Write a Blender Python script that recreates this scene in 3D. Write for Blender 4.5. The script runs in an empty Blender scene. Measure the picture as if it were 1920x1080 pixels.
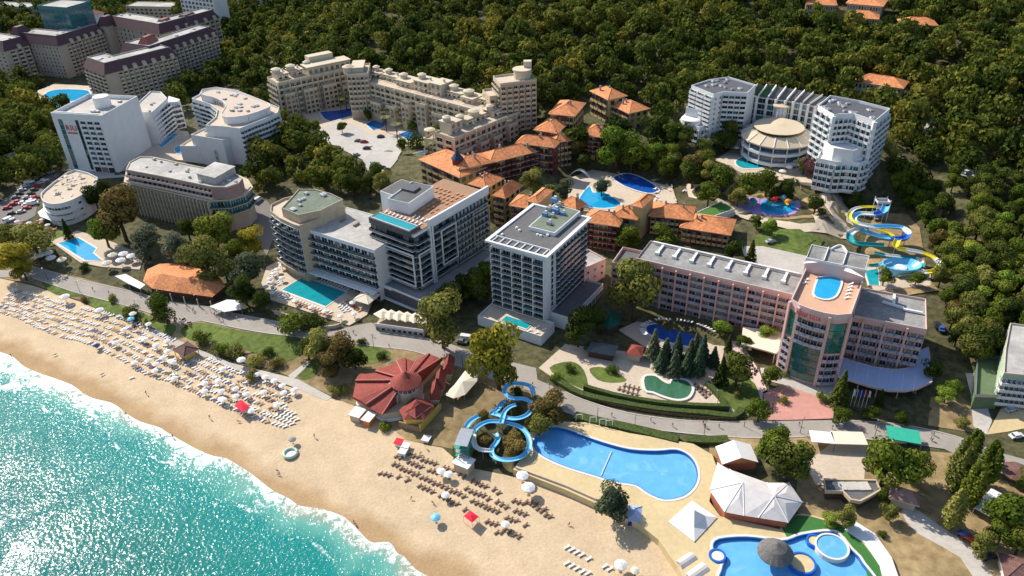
import bpy, math, random
import numpy as np
from mathutils import Matrix, Vector
from mathutils.geometry import tessellate_polygon
random.seed(7); rng = np.random.default_rng(7)
R = math.radians
sc = bpy.context.scene
COL = sc.collection

# ------------------------------------------------------------------ camera, world, sun, exposure
F, PIT, ROL, CZ = 1467.3, R(32.237), R(-1.707), 172.0
def _axes():
    up = (0, math.sin(PIT), math.cos(PIT)); c, s = math.cos(ROL), math.sin(ROL)
    return (c, s*up[1], s*up[2]), (-s, c*up[1], c*up[2]), (0, math.cos(PIT), -math.sin(PIT))
RT, UP, FW = _axes()
cam = bpy.data.cameras.new('camera'); co = bpy.data.objects.new('camera', cam); COL.objects.link(co)
cam.sensor_width = 36.0; cam.lens = F/1920*36; cam.clip_end = 6000; cam.clip_start = 1
co.matrix_world = Matrix(((RT[0], UP[0], -FW[0], 0), (RT[1], UP[1], -FW[1], 0), (RT[2], UP[2], -FW[2], CZ), (0, 0, 0, 1)))
sc.camera = co
SUN_AZ, SUN_EL = R(136), R(41)
w = bpy.data.worlds.new('World'); sc.world = w; w.use_nodes = True
nt = w.node_tree; bg = nt.nodes['Background']; bg.inputs[1].default_value = 0.125
sky = nt.nodes.new('ShaderNodeTexSky'); sky.sky_type = 'NISHITA'; sky.sun_disc = False
sky.sun_elevation = SUN_EL; sky.sun_rotation = math.pi/2-SUN_AZ; sky.altitude = 100
nt.links.new(sky.outputs[0], bg.inputs[0])
sl = bpy.data.lights.new('sun', 'SUN'); sl.energy = 4.5; sl.angle = R(.5); sl.color = (1, .93, .82)
so = bpy.data.objects.new('sun', sl); COL.objects.link(so)
sdir = Vector((math.cos(SUN_AZ)*math.cos(SUN_EL), math.sin(SUN_AZ)*math.cos(SUN_EL), math.sin(SUN_EL)))
so.rotation_euler = sdir.to_track_quat('Z', 'Y').to_euler(); so.location = sdir*400
vs = sc.view_settings; vs.view_transform = 'Standard'; vs.look = 'None'; vs.gamma = 1; vs.exposure = 0.4
sc.cycles.max_bounces = 5; sc.cycles.diffuse_bounces = 2; sc.cycles.glossy_bounces = 2
sc.cycles.transmission_bounces = 2; sc.cycles.transparent_max_bounces = 6
sc.cycles.sample_clamp_direct = 6; sc.cycles.sample_clamp_indirect = 4

# ------------------------------------------------------------------ survey: the land, and pixel -> point on the land
def ray(px, py):
    x = (px-960)/F; y = -(py-540)/F
    return tuple(FW[i]+x*RT[i]+y*UP[i] for i in range(3))
def P(px, py, z=5.0):
    r = ray(px, py); t = (z-CZ)/r[2]; return (r[0]*t, r[1]*t, z)
def ss(a, b, x):
    t = min(1, max(0, (x-a)/(b-a))); return t*t*(3-2*t)
def dist(x, y): return (x+184)*.529+(y-227)*.848
PADS = []
def pad(px, z, bl=14):
    q = [P(x, y, z)[:2] for x, y in px]; xs = [p[0] for p in q]; ys = [p[1] for p in q]; PADS.append((min(xs)-bl, max(xs)+bl, min(ys)-bl, max(ys)+bl, q, z, bl))
def terr(x, y):
    d = dist(x, y)
    if d < 60: return d*.0833
    h = terr0(x, y, d)
    for a, b, c, e, q, z, bl in PADS:
        if a < x < b and c < y < e:
            if inpoly(x, y, q): return z
            m = 1e9
            for i in range(len(q)):
                (x1, y1), (x2, y2) = q[i-1], q[i]; dx, dy = x2-x1, y2-y1; t = min(1, max(0, ((x-x1)*dx+(y-y1)*dy)/(dx*dx+dy*dy))); m = min(m, math.hypot(x-x1-dx*t, y-y1-dy*t))
            if m < bl: s = ss(0, bl, m); h = z*(1-s)+h*s
    return h
def terr0(x, y, d):
    if d < 130: return 5.0
    s = ss(-190, -70, x)
    hi = 5+.15*(min(d, 280)-130)+(45*(1-math.exp(-(d-280)/150)) if d > 280 else 0)
    return (5+.02*(d-130))*(1-s)+hi*s
def G(px, py, o=0.0):
    r = ray(px, py); t = 60.0; st = 4.0
    while t < 3000 and r[2]*t+CZ > terr(r[0]*t, r[1]*t): t += st
    a, b = t-st, t
    for _ in range(24):
        t = (a+b)/2
        if r[2]*t+CZ < terr(r[0]*t, r[1]*t): b = t
        else: a = t
    x, y = r[0]*t, r[1]*t
    return (x, y, terr(x, y)+o)
def inpoly(x, y, pl):
    c = False; n = len(pl); j = n-1
    for i in range(n):
        xi, yi = pl[i][0], pl[i][1]; xj, yj = pl[j][0], pl[j][1]
        if (yi > y) != (yj > y) and x < (xj-xi)*(y-yi)/(yj-yi)+xi: c = not c
        j = i
    return c
pad([(1060, 325), (1110, 312), (1180, 325), (1260, 345), (1290, 375), (1250, 395), (1180, 402), (1060, 390)], 12)
pad([(530, 215), (600, 196), (690, 186), (760, 225), (800, 245), (790, 285), (740, 285), (600, 245), (550, 240)], 13)
pad([(1340, 300), (1380, 272), (1500, 285), (1550, 305), (1560, 345), (1480, 345), (1400, 332)], 20)
pad([(1370, 375), (1400, 365), (1500, 365), (1510, 400), (1450, 410), (1390, 400)], 14.2)
pad([(1595, 385), (1700, 385), (1775, 480), (1775, 525), (1640, 550), (1590, 470)], 13)
pad([(260, 275), (320, 240), (355, 244), (365, 262), (350, 302), (300, 304), (250, 300)], 7.5)
KEEP = []                                     # ground taken by buildings, pools and roads: no tree is sown there
def keep(pl, m=0.0):
    cx = sum(p[0] for p in pl)/len(pl); cy = sum(p[1] for p in pl)/len(pl); q = []
    for p in pl:
        dx, dy = p[0]-cx, p[1]-cy; l = math.hypot(dx, dy) or 1; q.append((p[0]+dx/l*m, p[1]+dy/l*m))
    xs = [p[0] for p in q]; ys = [p[1] for p in q]
    KEEP.append((min(xs), max(xs), min(ys), max(ys), q))
def taken(x, y):
    for a, b, c, d, q in KEEP:
        if a <= x <= b and c <= y <= d and inpoly(x, y, q): return True
    return False
def smooth(pts, n=4, closed=True):
    o = []; m = len(pts)
    rg = range(m) if closed else range(m-1)
    for i in rg:
        if closed: p0, p1, p2, p3 = pts[i-1], pts[i], pts[(i+1) % m], pts[(i+2) % m]
        else: p0, p1, p2, p3 = pts[max(i-1, 0)], pts[i], pts[i+1], pts[min(i+2, m-1)]
        for k in range(n):
            t = k/n
            o.append(tuple(.5*((2*b)+(c-a)*t+(2*a-5*b+4*c-d)*t*t+(-a+3*b-3*c+d)*t**3) for a, b, c, d in zip(p0, p1, p2, p3)))
    if not closed: o.append(tuple(pts[-1]))
    return o

# ------------------------------------------------------------------ materials
MATS = {}
def mat(name, col, rough=.85, var=.12, scale=.6, bump=0, metal=0, spec=.3, col2=None, big=0, coord='Object'):
    if name in MATS: return MATS[name]
    m = bpy.data.materials.new(name); m.use_nodes = True; MATS[name] = m
    N = m.node_tree.nodes; L = m.node_tree.links; b = N['Principled BSDF']
    b.inputs['Roughness'].default_value = rough; b.inputs['Metallic'].default_value = metal
    b.inputs['Specular IOR Level'].default_value = spec
    m.diffuse_color = (*col, 1)
    tc = N.new('ShaderNodeTexCoord'); n1 = N.new('ShaderNodeTexNoise'); n1.inputs['Scale'].default_value = scale
    n1.inputs['Detail'].default_value = 6; n1.inputs['Roughness'].default_value = .65
    gm = N.new('ShaderNodeNewGeometry'); L.new(gm.outputs['Position'], n1.inputs['Vector'])
    rp = N.new('ShaderNodeValToRGB'); e = rp.color_ramp.elements
    e[0].position = .3; e[1].position = .72
    c2 = col2 or tuple(min(1, c*(1+var)) for c in col); c1 = tuple(c*(1-var) for c in col)
    e[0].color = (*c1, 1); e[1].color = (*c2, 1)
    L.new(n1.outputs['Fac'], rp.inputs['Fac'])
    out = rp.outputs['Color']
    if big:
        n2 = N.new('ShaderNodeTexNoise'); n2.inputs['Scale'].default_value = scale*.12; n2.inputs['Detail'].default_value = 3
        L.new(gm.outputs['Position'], n2.inputs['Vector'])
        mr = N.new('ShaderNodeMapRange'); mr.inputs['From Min'].default_value = .3; mr.inputs['From Max'].default_value = .7
        mr.inputs['To Min'].default_value = 1-big; mr.inputs['To Max'].default_value = 1+big; L.new(n2.outputs['Fac'], mr.inputs['Value'])
        vm = N.new('ShaderNodeVectorMath'); vm.operation = 'SCALE'; L.new(out, vm.inputs[0]); L.new(mr.outputs[0], vm.inputs['Scale']); out = vm.outputs[0]
    L.new(out, b.inputs['Base Color'])
    if bump:
        bp = N.new('ShaderNodeBump'); bp.inputs['Strength'].default_value = bump; bp.inputs['Distance'].default_value = .3
        L.new(n1.outputs['Fac'], bp.inputs['Height']); L.new(bp.outputs[0], b.inputs['Normal'])
    return m
def tiles(name, col, var=.25, s=2.2):
    """roof tiles: fine courses and blotchy weathering"""
    if name in MATS: return MATS[name]
    m = mat(name, col, .8, var, .9, big=.12); N = m.node_tree.nodes; L = m.node_tree.links; b = N['Principled BSDF']
    gm = N.new('ShaderNodeNewGeometry'); wv = N.new('ShaderNodeTexWave'); wv.bands_direction = 'Z'; wv.inputs['Scale'].default_value = s
    wv.inputs['Distortion'].default_value = 1.5; L.new(gm.outputs['Position'], wv.inputs['Vector'])
    vo = N.new('ShaderNodeTexVoronoi'); vo.inputs['Scale'].default_value = 1.6; L.new(gm.outputs['Position'], vo.inputs['Vector'])
    mx = N.new('ShaderNodeMix'); mx.data_type = 'RGBA'; mx.blend_type = 'MULTIPLY'; mx.inputs['Factor'].default_value = .3
    src = b.inputs['Base Color'].links[0].from_socket; L.new(src, mx.inputs['A']); L.new(vo.outputs['Color'], mx.inputs['B']); 
    hs = N.new('ShaderNodeHueSaturation'); hs.inputs['Saturation'].default_value = .0; L.new(vo.outputs['Color'], hs.inputs['Color']); L.new(hs.outputs[0], mx.inputs['B'])
    L.new(mx.outputs['Result'], b.inputs['Base Color'])
    bp = N.new('ShaderNodeBump'); bp.inputs['Strength'].default_value = .5; bp.inputs['Distance'].default_value = .12
    L.new(wv.outputs['Fac'], bp.inputs['Height']); L.new(bp.outputs[0], b.inputs['Normal'])
    return m
def glass(name, col=(.02, .035, .045), rough=.12, pane=True):
    if name in MATS: return MATS[name]
    m = mat(name, col, rough, .5, 1.2, spec=.8); return m
def foliage(name, cols, attr=None):
    """leaves: hue picked per tree (object random) or per-tree attribute, blotched by noise"""
    if name in MATS: return MATS[name]
    m = bpy.data.materials.new(name); m.use_nodes = True; MATS[name] = m
    N = m.node_tree.nodes; L = m.node_tree.links; b = N['Principled BSDF']
    b.inputs['Roughness'].default_value = .8; b.inputs['Specular IOR Level'].default_value = .08
    rp = N.new('ShaderNodeValToRGB'); cr = rp.color_ramp
    while len(cr.elements) < len(cols): cr.elements.new(.5)
    for i, c in enumerate(cols): cr.elements[i].position = (i+.0)/(len(cols)-1); cr.elements[i].color = (*c, 1)
    if attr:
        at = N.new('ShaderNodeAttribute'); at.attribute_name = attr; src = at.outputs['Fac']
    else:
        oi = N.new('ShaderNodeObjectInfo'); src = oi.outputs['Random']
    lf = N.new('ShaderNodeAttribute'); lf.attribute_name = 'leaf'
    ad = N.new('ShaderNodeMath'); ad.operation = 'MULTIPLY_ADD'; ad.inputs[1].default_value = .35; L.new(lf.outputs['Fac'], ad.inputs[0]); 
    mu = N.new('ShaderNodeMath'); mu.operation = 'MULTIPLY'; mu.inputs[1].default_value = .75; L.new(src, mu.inputs[0]); L.new(mu.outputs[0], ad.inputs[2])
    L.new(ad.outputs[0], rp.inputs['Fac'])
    mr = N.new('ShaderNodeMapRange'); mr.inputs['To Min'].default_value = .75; mr.inputs['To Max'].default_value = 1.35; L.new(lf.outputs['Fac'], mr.inputs['Value'])
    vm = N.new('ShaderNodeVectorMath'); vm.operation = 'SCALE'; L.new(rp.outputs[0], vm.inputs[0]); L.new(mr.outputs[0], vm.inputs['Scale'])
    L.new(vm.outputs[0], b.inputs['Base Color'])
    # thin leaves let some light through
    tr = N.new('ShaderNodeBsdfTranslucent'); L.new(vm.outputs[0], tr.inputs['Color'])
    ms = N.new('ShaderNodeMixShader'); ms.inputs[0].default_value = .3
    L.new(b.outputs[0], ms.inputs[1]); L.new(tr.outputs[0], ms.inputs[2]); L.new(ms.outputs[0], N['Material Output'].inputs['Surface'])
    return m

# ------------------------------------------------------------------ mesh builder
WL = {}
def tag(o, label=None, cat=None, group=None, kind=None):
    if label: o['label'] = label
    if cat: o['category'] = cat
    if group: o['group'] = group
    if kind: o['kind'] = kind
    return o
def empty(name, loc, label=None, cat=None, group=None):
    o = bpy.data.objects.new(name, None); COL.objects.link(o); o.location = loc; o.empty_display_size = .5
    WL[o.name] = Vector(loc); return tag(o, label, cat, group)
class MB:
    def __init__(s): s.v = []; s.f = []; s.m = []
    def add(s, vs, fs, m=0):
        b = len(s.v); s.v += [tuple(v) for v in vs]; s.f += [tuple(b+i for i in f) for f in fs]; s.m += [m]*len(fs); return s
    def prism(s, poly, z0, z1, m=0, mt=None, holes=(), bottom=False):
        """vertical prism over an xy polygon; z1 may be a list"""
        mt = m if mt is None else mt; loops = [list(poly)]+[list(h) for h in holes]
        for lp in loops:
            n = len(lp); b = len(s.v)
            s.v += [(p[0], p[1], z0) for p in lp]+[(p[0], p[1], z1) for p in lp]
            s.f += [(b+i, b+(i+1) % n, b+n+(i+1) % n, b+n+i) for i in range(n)]; s.m += [m]*n
        s.flat(poly, z1, mt, holes)
        if bottom: s.flat(poly, z0, m, holes)
        return s
    def flat(s, poly, z=None, m=0, holes=()):
        loops = [[Vector((p[0], p[1], p[2] if z is None else z)) for p in lp] for lp in [poly, *holes]]
        tris = tessellate_polygon(loops); fl = [v for lp in loops for v in lp]; b = len(s.v)
        s.v += [tuple(v) for v in fl]
        for t in tris:
            a, c, d = (fl[i] for i in t)
            if (c-a).cross(d-a).z < 0: t = (t[0], t[2], t[1])
            s.f.append(tuple(b+i for i in t)); s.m.append(m)
        return s
    def box(s, c, u, l, d, z0, z1, m=0):
        """box centred at xy c, length l along unit dir u, depth d across"""
        n = (-u[1], u[0]); P4 = [(c[0]+u[0]*a*l/2+n[0]*b*d/2, c[1]+u[1]*a*l/2+n[1]*b*d/2) for a, b in ((-1, -1), (1, -1), (1, 1), (-1, 1))]
        v = [(x, y, z0) for x, y in P4]+[(x, y, z1) for x, y in P4]
        return s.add(v, [(0, 3, 2, 1), (4, 5, 6, 7), (0, 1, 5, 4), (1, 2, 6, 5), (2, 3, 7, 6), (3, 0, 4, 7)], m)
    def abox(s, x0, x1, y0, y1, z0, z1, m=0):
        return s.box(((x0+x1)/2, (y0+y1)/2), (1, 0), x1-x0, y1-y0, z0, z1, m)
    def lathe(s, c, prof, n=12, m=0, sx=1, sy=1):
        b = len(s.v)
        for r, z in prof:
            for k in range(n):
                a = 2*math.pi*k/n; s.v.append((c[0]+r*math.cos(a)*sx, c[1]+r*math.sin(a)*sy, z))
        for j in range(len(prof)-1):
            for k in range(n): s.f.append((b+j*n+k, b+j*n+(k+1) % n, b+(j+1)*n+(k+1) % n, b+(j+1)*n+k)); s.m.append(m)
        s.f.append(tuple(b+(len(prof)-1)*n+k for k in range(n))); s.m.append(m)
        return s
    def tube(s, pts, r, n=6, m=0):
        b = len(s.v); rr = r if isinstance(r, (list, tuple)) else [r]*len(pts)
        for i, p in enumerate(pts):
            p = Vector(p); a = Vector(pts[max(i-1, 0)]); c = Vector(pts[min(i+1, len(pts)-1)]); t = (c-a).normalized()
            x = t.cross(Vector((0, 0, 1))); x = x.normalized() if x.length > .01 else Vector((1, 0, 0)); y = x.cross(t)
            for k in range(n):
                q = 2*math.pi*k/n; s.v.append(tuple(p+(x*math.cos(q)+y*math.sin(q))*rr[i]))
        for i in range(len(pts)-1):
            for k in range(n): s.f.append((b+i*n+k, b+i*n+(k+1) % n, b+(i+1)*n+(k+1) % n, b+(i+1)*n+k)); s.m.append(m)
        s.f.append(tuple(b+(len(pts)-1)*n+k for k in range(n))); s.m.append(m); s.f.append(tuple(b+k for k in reversed(range(n)))); s.m.append(m)
        return s
    def ribbon(s, pts, w, z0, z1, m=0, closed=False):
        """wall / kerb / rim of width w following xy points"""
        n = len(pts); L_, R_ = [], []
        for i in range(n):
            a = pts[i-1] if (i or closed) else pts[i]; c = pts[(i+1) % n] if (i < n-1 or closed) else pts[i]
            dx, dy = c[0]-a[0], c[1]-a[1]; l = math.hypot(dx, dy) or 1; nx, ny = -dy/l*w/2, dx/l*w/2
            L_.append((pts[i][0]+nx, pts[i][1]+ny)); R_.append((pts[i][0]-nx, pts[i][1]-ny))
        b = len(s.v); zz = (lambda i, z: z+(pts[i][2] if len(pts[i]) > 2 else 0))
        for i in range(n): s.v += [(*R_[i], zz(i, z0)), (*R_[i], zz(i, z1)), (*L_[i], zz(i, z1)), (*L_[i], zz(i, z0))]
        for i in range(n if closed else n-1):
            j = (i+1) % n
            for a, c in ((0, 1), (1, 2), (2, 3)): s.f.append((b+4*i+a, b+4*j+a, b+4*j+c, b+4*i+c)); s.m.append(m)
        if not closed:
            s.f.append((b, b+1, b+2, b+3)); s.m.append(m); e = b+4*(n-1); s.f.append((e+3, e+2, e+1, e)); s.m.append(m)
        return s
    def mesh(s, name, mats, off=(0, 0, 0), shade=False):
        me = bpy.data.meshes.new(name); o = Vector(off)
        me.from_pydata([(v[0]-o[0], v[1]-o[1], v[2]-o[2]) for v in s.v], [], s.f)
        for m in (mats if isinstance(mats, (list, tuple)) else [mats]): me.materials.append(m)
        me.polygons.foreach_set('material_index', s.m)
        if shade: me.polygons.foreach_set('use_smooth', [True]*len(s.f))
        me.update(); return me
    def build(s, name, mats, parent=None, label=None, cat=None, group=None, kind=None, shade=False, loc=None):
        off = WL[parent.name] if parent is not None else Vector(loc if loc else (0, 0, 0))
        me = s.mesh(name, mats, off, shade); o = bpy.data.objects.new(name, me); COL.objects.link(o)
        if parent is not None: o.parent = parent
        else: o.location = off
        WL[o.name] = off.copy() if parent is None else off
        return tag(o, label, cat, group, kind)
def put(name, me, loc, rz=0, parent=None, label=None, cat=None, group=None, scale=None, kind=None):
    o = bpy.data.objects.new(name, me); COL.objects.link(o)
    if parent is not None:
        o.parent = parent; loc = Vector(loc)-WL[parent.name]
    o.location = loc; o.rotation_euler = (0, 0, rz)
    if scale: o.scale = scale if isinstance(scale, (tuple, list)) else (scale,)*3
    WL[o.name] = Vector(loc) if parent is None else Vector(loc)+WL[parent.name]
    return tag(o, label, cat, group, kind)
def ctree(o, parent=None):
    c = o.copy(); COL.objects.link(c); c.parent = parent; WL[c.name] = WL[o.name]
    for ch in list(o.children): ctree(ch, c)
    return c
def cen(pl): return (sum(p[0] for p in pl)/len(pl), sum(p[1] for p in pl)/len(pl))
def unit(a, b):
    dx, dy = b[0]-a[0], b[1]-a[1]; l = math.hypot(dx, dy) or 1; return (dx/l, dy/l), l
def rect(A, B, C=None, z=10, depth=None):
    """4 world xy corners: front-left, front-right, back-right, back-left, squared up from traced roof corners"""
    a, b = P(*A, z), P(*B, z); u, l = unit(a, b); n = (-u[1], u[0])
    if depth is None: c = P(*C, z); depth = (c[0]-b[0])*n[0]+(c[1]-b[1])*n[1]
    return [(a[0], a[1]), (b[0], b[1]), (b[0]+n[0]*depth, b[1]+n[1]*depth), (a[0]+n[0]*depth, a[1]+n[1]*depth)]
def pw(px, z): return [P(x, y, z)[:2] for x, y in px]
def inset(pl, d):
    """shrink (d>0) a counter-clockwise polygon"""
    o = []; n = len(pl)
    for i in range(n):
        a, b, c = pl[i-1], pl[i], pl[(i+1) % n]; u, _ = unit(a, b); v, _ = unit(b, c)
        nx, ny = -(u[1]+v[1]), u[0]+v[0]; l = math.hypot(nx, ny) or 1; nx /= l; ny /= l
        k = d/max(.35, nx*-u[1]+ny*u[0]); o.append((b[0]+nx*k, b[1]+ny*k))
    return o
def ccw(pl):
    s = sum(pl[i-1][0]*pl[i][1]-pl[i][0]*pl[i-1][1] for i in range(len(pl))); return list(pl) if s > 0 else list(reversed(pl))
# ------------------------------------------------------------------ palette
M = dict(
 white=mat('white_render', (.74, .74, .73), .8, .06, .25, big=.04), cream=mat('cream_render', (.58, .5, .37), .85, .1, .3, big=.06),
 beige=mat('beige_stone', (.5, .41, .29), .85, .14, .5, big=.08), tan=mat('tan_stucco', (.55, .44, .3), .85, .1, .4, big=.06),
 taupe=mat('taupe_stucco', (.46, .38, .31), .85, .08, .3, big=.05), pink=mat('pink_render', (.7, .42, .36), .85, .08, .3, big=.05),
 pinkl=mat('pale_pink_render', (.68, .5, .46), .85, .06, .3), grey=mat('grey_concrete', (.3, .29, .28), .9, .14, .5, big=.1),
 dgrey=mat('dark_grey_cladding', (.1, .1, .11), .6, .2, .5), lgrey=mat('light_grey_roofing', (.42, .4, .37), .9, .22, .5, big=.25),
 felt=mat('grey_roof_felt', (.13, .13, .13), .9, .16, .7, big=.12), feltg=mat('greenish_roof_felt', (.17, .2, .15), .9, .2, .7, big=.15),
 rail=mat('white_railing', (.7, .71, .72), .5, .04, .5), glassrail2=glass('bluish_glass_railing', (.34, .38, .46), .3), glassrail=glass('glass_railing', (.07, .1, .115), .12),
 glass=glass('window_glass', (.018, .03, .04)), tglass=glass('teal_glass', (.03, .16, .17)), gglass=glass('green_glass', (.03, .14, .1), .06),
 bglass=glass('blue_glass', (.05, .1, .16)), curtain=mat('curtained_window', (.2, .19, .17), .4, .75, 1.1),
 orange=tiles('orange_roof_tiles', (.76, .28, .11), .4), red=tiles('dark_red_roof_tiles', (.3, .065, .05), .15), brown=tiles('brown_roof_shingles', (.17, .09, .075)),
 purple=mat('plum_mansard_roofing', (.1, .052, .058), .7, .15, .5), maroon=mat('maroon_render', (.2, .045, .035), .85, .12, .4),
 ochre=mat('ochre_render', (.5, .38, .18), .85, .1, .4), yellow=mat('yellow_wall_paint', (.6, .4, .1), .8, .1, .4),
 deck=mat('pale_stone_paving', (.56, .46, .35), .9, .12, .8, big=.08), ydeck=mat('yellow_paving', (.6, .47, .26), .9, .1, .7, big=.08),
 pdeck=mat('pink_paving', (.55, .27, .22), .9, .12, .7, big=.08), wdeck=mat('brown_timber_deck', (.34, .2, .12), .8, .2, 1.5),
 asphalt=mat('asphalt', (.19, .175, .16), .95, .12, .6, big=.1), path=mat('grey_promenade_paving', (.34, .305, .265), .95, .1, .8, bump=.2, big=.1),
 conc=mat('pale_concrete', (.5, .46, .41), .95, .12, .8, big=.1), lot=mat('pale_parking_surface', (.48, .45, .41), .95, .1, .4, big=.08),
 grass=mat('lawn_grass', (.085, .13, .022), .95, .35, .5, bump=.5, col2=(.15, .2, .04), big=.25), turf=mat('green_artificial_turf', (.05, .17, .04), .95, .1, 1),
 dry=mat('dry_grass_and_soil', (.28, .19, .09), .95, .35, .35, bump=.4, col2=(.4, .3, .15), big=.25), hedge=mat('hedge_leaves', (.035, .06, .012), .9, .5, 1.8, bump=1, col2=(.1, .14, .03)),
 under=mat('shrubby_ground_cover', (.05, .055, .022), .95, .4, .4, bump=1, col2=(.15, .135, .06), big=.3),
 sand=mat('beach_sand', (.56, .415, .26), .95, .08, 1.3, bump=.6, col2=(.65, .505, .33), big=.09),
 cloth=mat('white_canvas', (.8, .78, .75), .9, .03, .6), creamc=mat('cream_canvas', (.72, .64, .5), .9, .05, .4), dcloth=mat('weathered_tent_canvas', (.6, .56, .54), .9, .14, .4, big=.15),
 redc=mat('red_canvas', (.75, .02, .05), .8, .05, .6), bluec=mat('royal_blue_canvas', (.02, .03, .3), .8, .1, .6), lbluec=mat('pale_blue_canopy_sheet', (.38, .47, .66), .6, .05, .3, big=.05),
 greenc=mat('turquoise_awning', (.03, .38, .26), .8, .1, .5), brownw=mat('dark_brown_timber', (.09, .05, .035), .8, .3, 1.5), wood=mat('weathered_timber', (.3, .2, .12), .85, .3, 1.5),
 steel=mat('galvanised_steel', (.4, .42, .44), .4, .1, 1, metal=.6), black=mat('black_rubber', (.02, .02, .02), .9, .1, 1),
 bark=mat('tree_bark', (.09, .065, .045), .95, .3, 2), skin=mat('skin', (.42, .22, .14), .7, .1, 3), hair=mat('dark_hair', (.03, .02, .015), .8, .1, 3),
 slblue=mat('blue_slide_fibreglass', (.16, .52, .8), .35, .04, .5, spec=.5), sldeep=mat('deep_blue_slide_fibreglass', (.01, .13, .55), .35, .04, .5, spec=.5),
 slwhite=mat('white_slide_fibreglass', (.7, .72, .7), .35, .04, .5), slyel=mat('yellow_slide_fibreglass', (.7, .6, .03), .35, .04, .5), slteal=mat('teal_slide_fibreglass', (.02, .28, .3), .35, .04, .5),
 thatch=mat('grey_thatch', (.16, .15, .14), .95, .35, 2, bump=.6), purpp=mat('lilac_play_surface', (.4, .26, .6), .8, .1, .8),
 rim=mat('pool_coping', (.7, .66, .6), .8, .06, 1), sign=mat('red_lettering', (.6, .02, .04), .6, .05, 1), bluep=mat('faded_blue_unit', (.12, .25, .45), .6, .1, 1), felt2=mat('weathered_grey_roofing', (.27, .265, .25), .9, .25, .7, big=.3), orangep=mat('orange_paint', (.7, .2, .03), .6, .1, 1))
def pool_water(name, col, rough=.06, var=.15, lines=0, edge=None):
    if name in MATS: return MATS[name]
    m = mat(name, col, rough, var, .35, spec=.5, big=.06); N = m.node_tree.nodes; L = m.node_tree.links; b = N['Principled BSDF']
    gm = N.new('ShaderNodeNewGeometry'); n = N.new('ShaderNodeTexNoise'); n.inputs['Scale'].default_value = 1.1; n.inputs['Detail'].default_value = 3
    L.new(gm.outputs['Position'], n.inputs['Vector']); bp = N.new('ShaderNodeBump'); bp.inputs['Strength'].default_value = .12; bp.inputs['Distance'].default_value = .1
    L.new(n.outputs['Fac'], bp.inputs['Height']); L.new(bp.outputs[0], b.inputs['Normal'])
    if lines:      # scuffed, faded paint on the pool floor seen through the water
        v = N.new('ShaderNodeTexNoise'); v.inputs['Scale'].default_value = .16; v.inputs['Detail'].default_value = 8; v.inputs['Distortion'].default_value = 1.2
        L.new(gm.outputs['Position'], v.inputs['Vector']); r = N.new('ShaderNodeValToRGB'); r.color_ramp.elements[0].position = .53; r.color_ramp.elements[1].position = .7
        r.color_ramp.elements[1].color = (.6, .6, .6, 1); L.new(v.outputs['Fac'], r.inputs['Fac'])
        mx = N.new('ShaderNodeMix'); mx.data_type = 'RGBA'; L.new(r.outputs[0], mx.inputs['Factor']); src = b.inputs['Base Color'].links[0].from_socket
        L.new(src, mx.inputs['A']); mx.inputs['B'].default_value = (.27, .56, .82, 1); L.new(mx.outputs['Result'], b.inputs['Base Color'])
    return m
W_CYAN = pool_water('cyan_pool_water', (.015, .34, .62)); W_TEAL = pool_water('teal_pool_water', (.01, .3, .34)); W_BLUE = pool_water('blue_pool_water', (.01, .16, .45))
W_SHADED = pool_water('shaded_blue_pool_water', (.01, .085, .38)); W_GREEN = pool_water('green_stagnant_water', (.05, .15, .08)); W_LIGHT = pool_water('light_blue_pool_floor', (.13, .42, .78), .1, .1, 1)  # the darkest blue water has shadow put into its base colour

# ------------------------------------------------------------------ land, sea, sand
def terrain():
    xs = list(range(-900, 761, 8)); ys = list(range(60, 1301, 8))
    xs = [-4000, -2200, -1400]+xs+[1200, 2200, 4000]; ys = [-300, 0]+ys+[1700, 2600, 4500]
    v = [(x, y, terr(x, y)-.12) for y in ys for x in xs]; n = len(xs)
    f = [(j*n+i, j*n+i+1, (j+1)*n+i+1, (j+1)*n+i) for j in range(len(ys)-1) for i in range(n-1)]
    m = MB(); m.add(v, f); m.build('ground', M['under'], kind='structure', shade=True)
terrain()
SHORE = [(-90, 628), (-40, 648), (0, 660), (25, 670), (45, 687), (75, 700), (118, 715), (140, 725), (155, 737), (175, 747), (212, 757), (237, 775), (262, 790), (300, 802), (312, 810), (350, 832), (375, 845), (400, 855), (425, 860), (462, 882), (480, 895), (512, 920), (542, 935), (562, 948), (605, 955), (640, 967), (660, 982), (677, 1000), (697, 1017), (730, 1017), (745, 1037), (758, 1044), (780, 1068), (805, 1082), (850, 1110), (900, 1150)]
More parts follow.
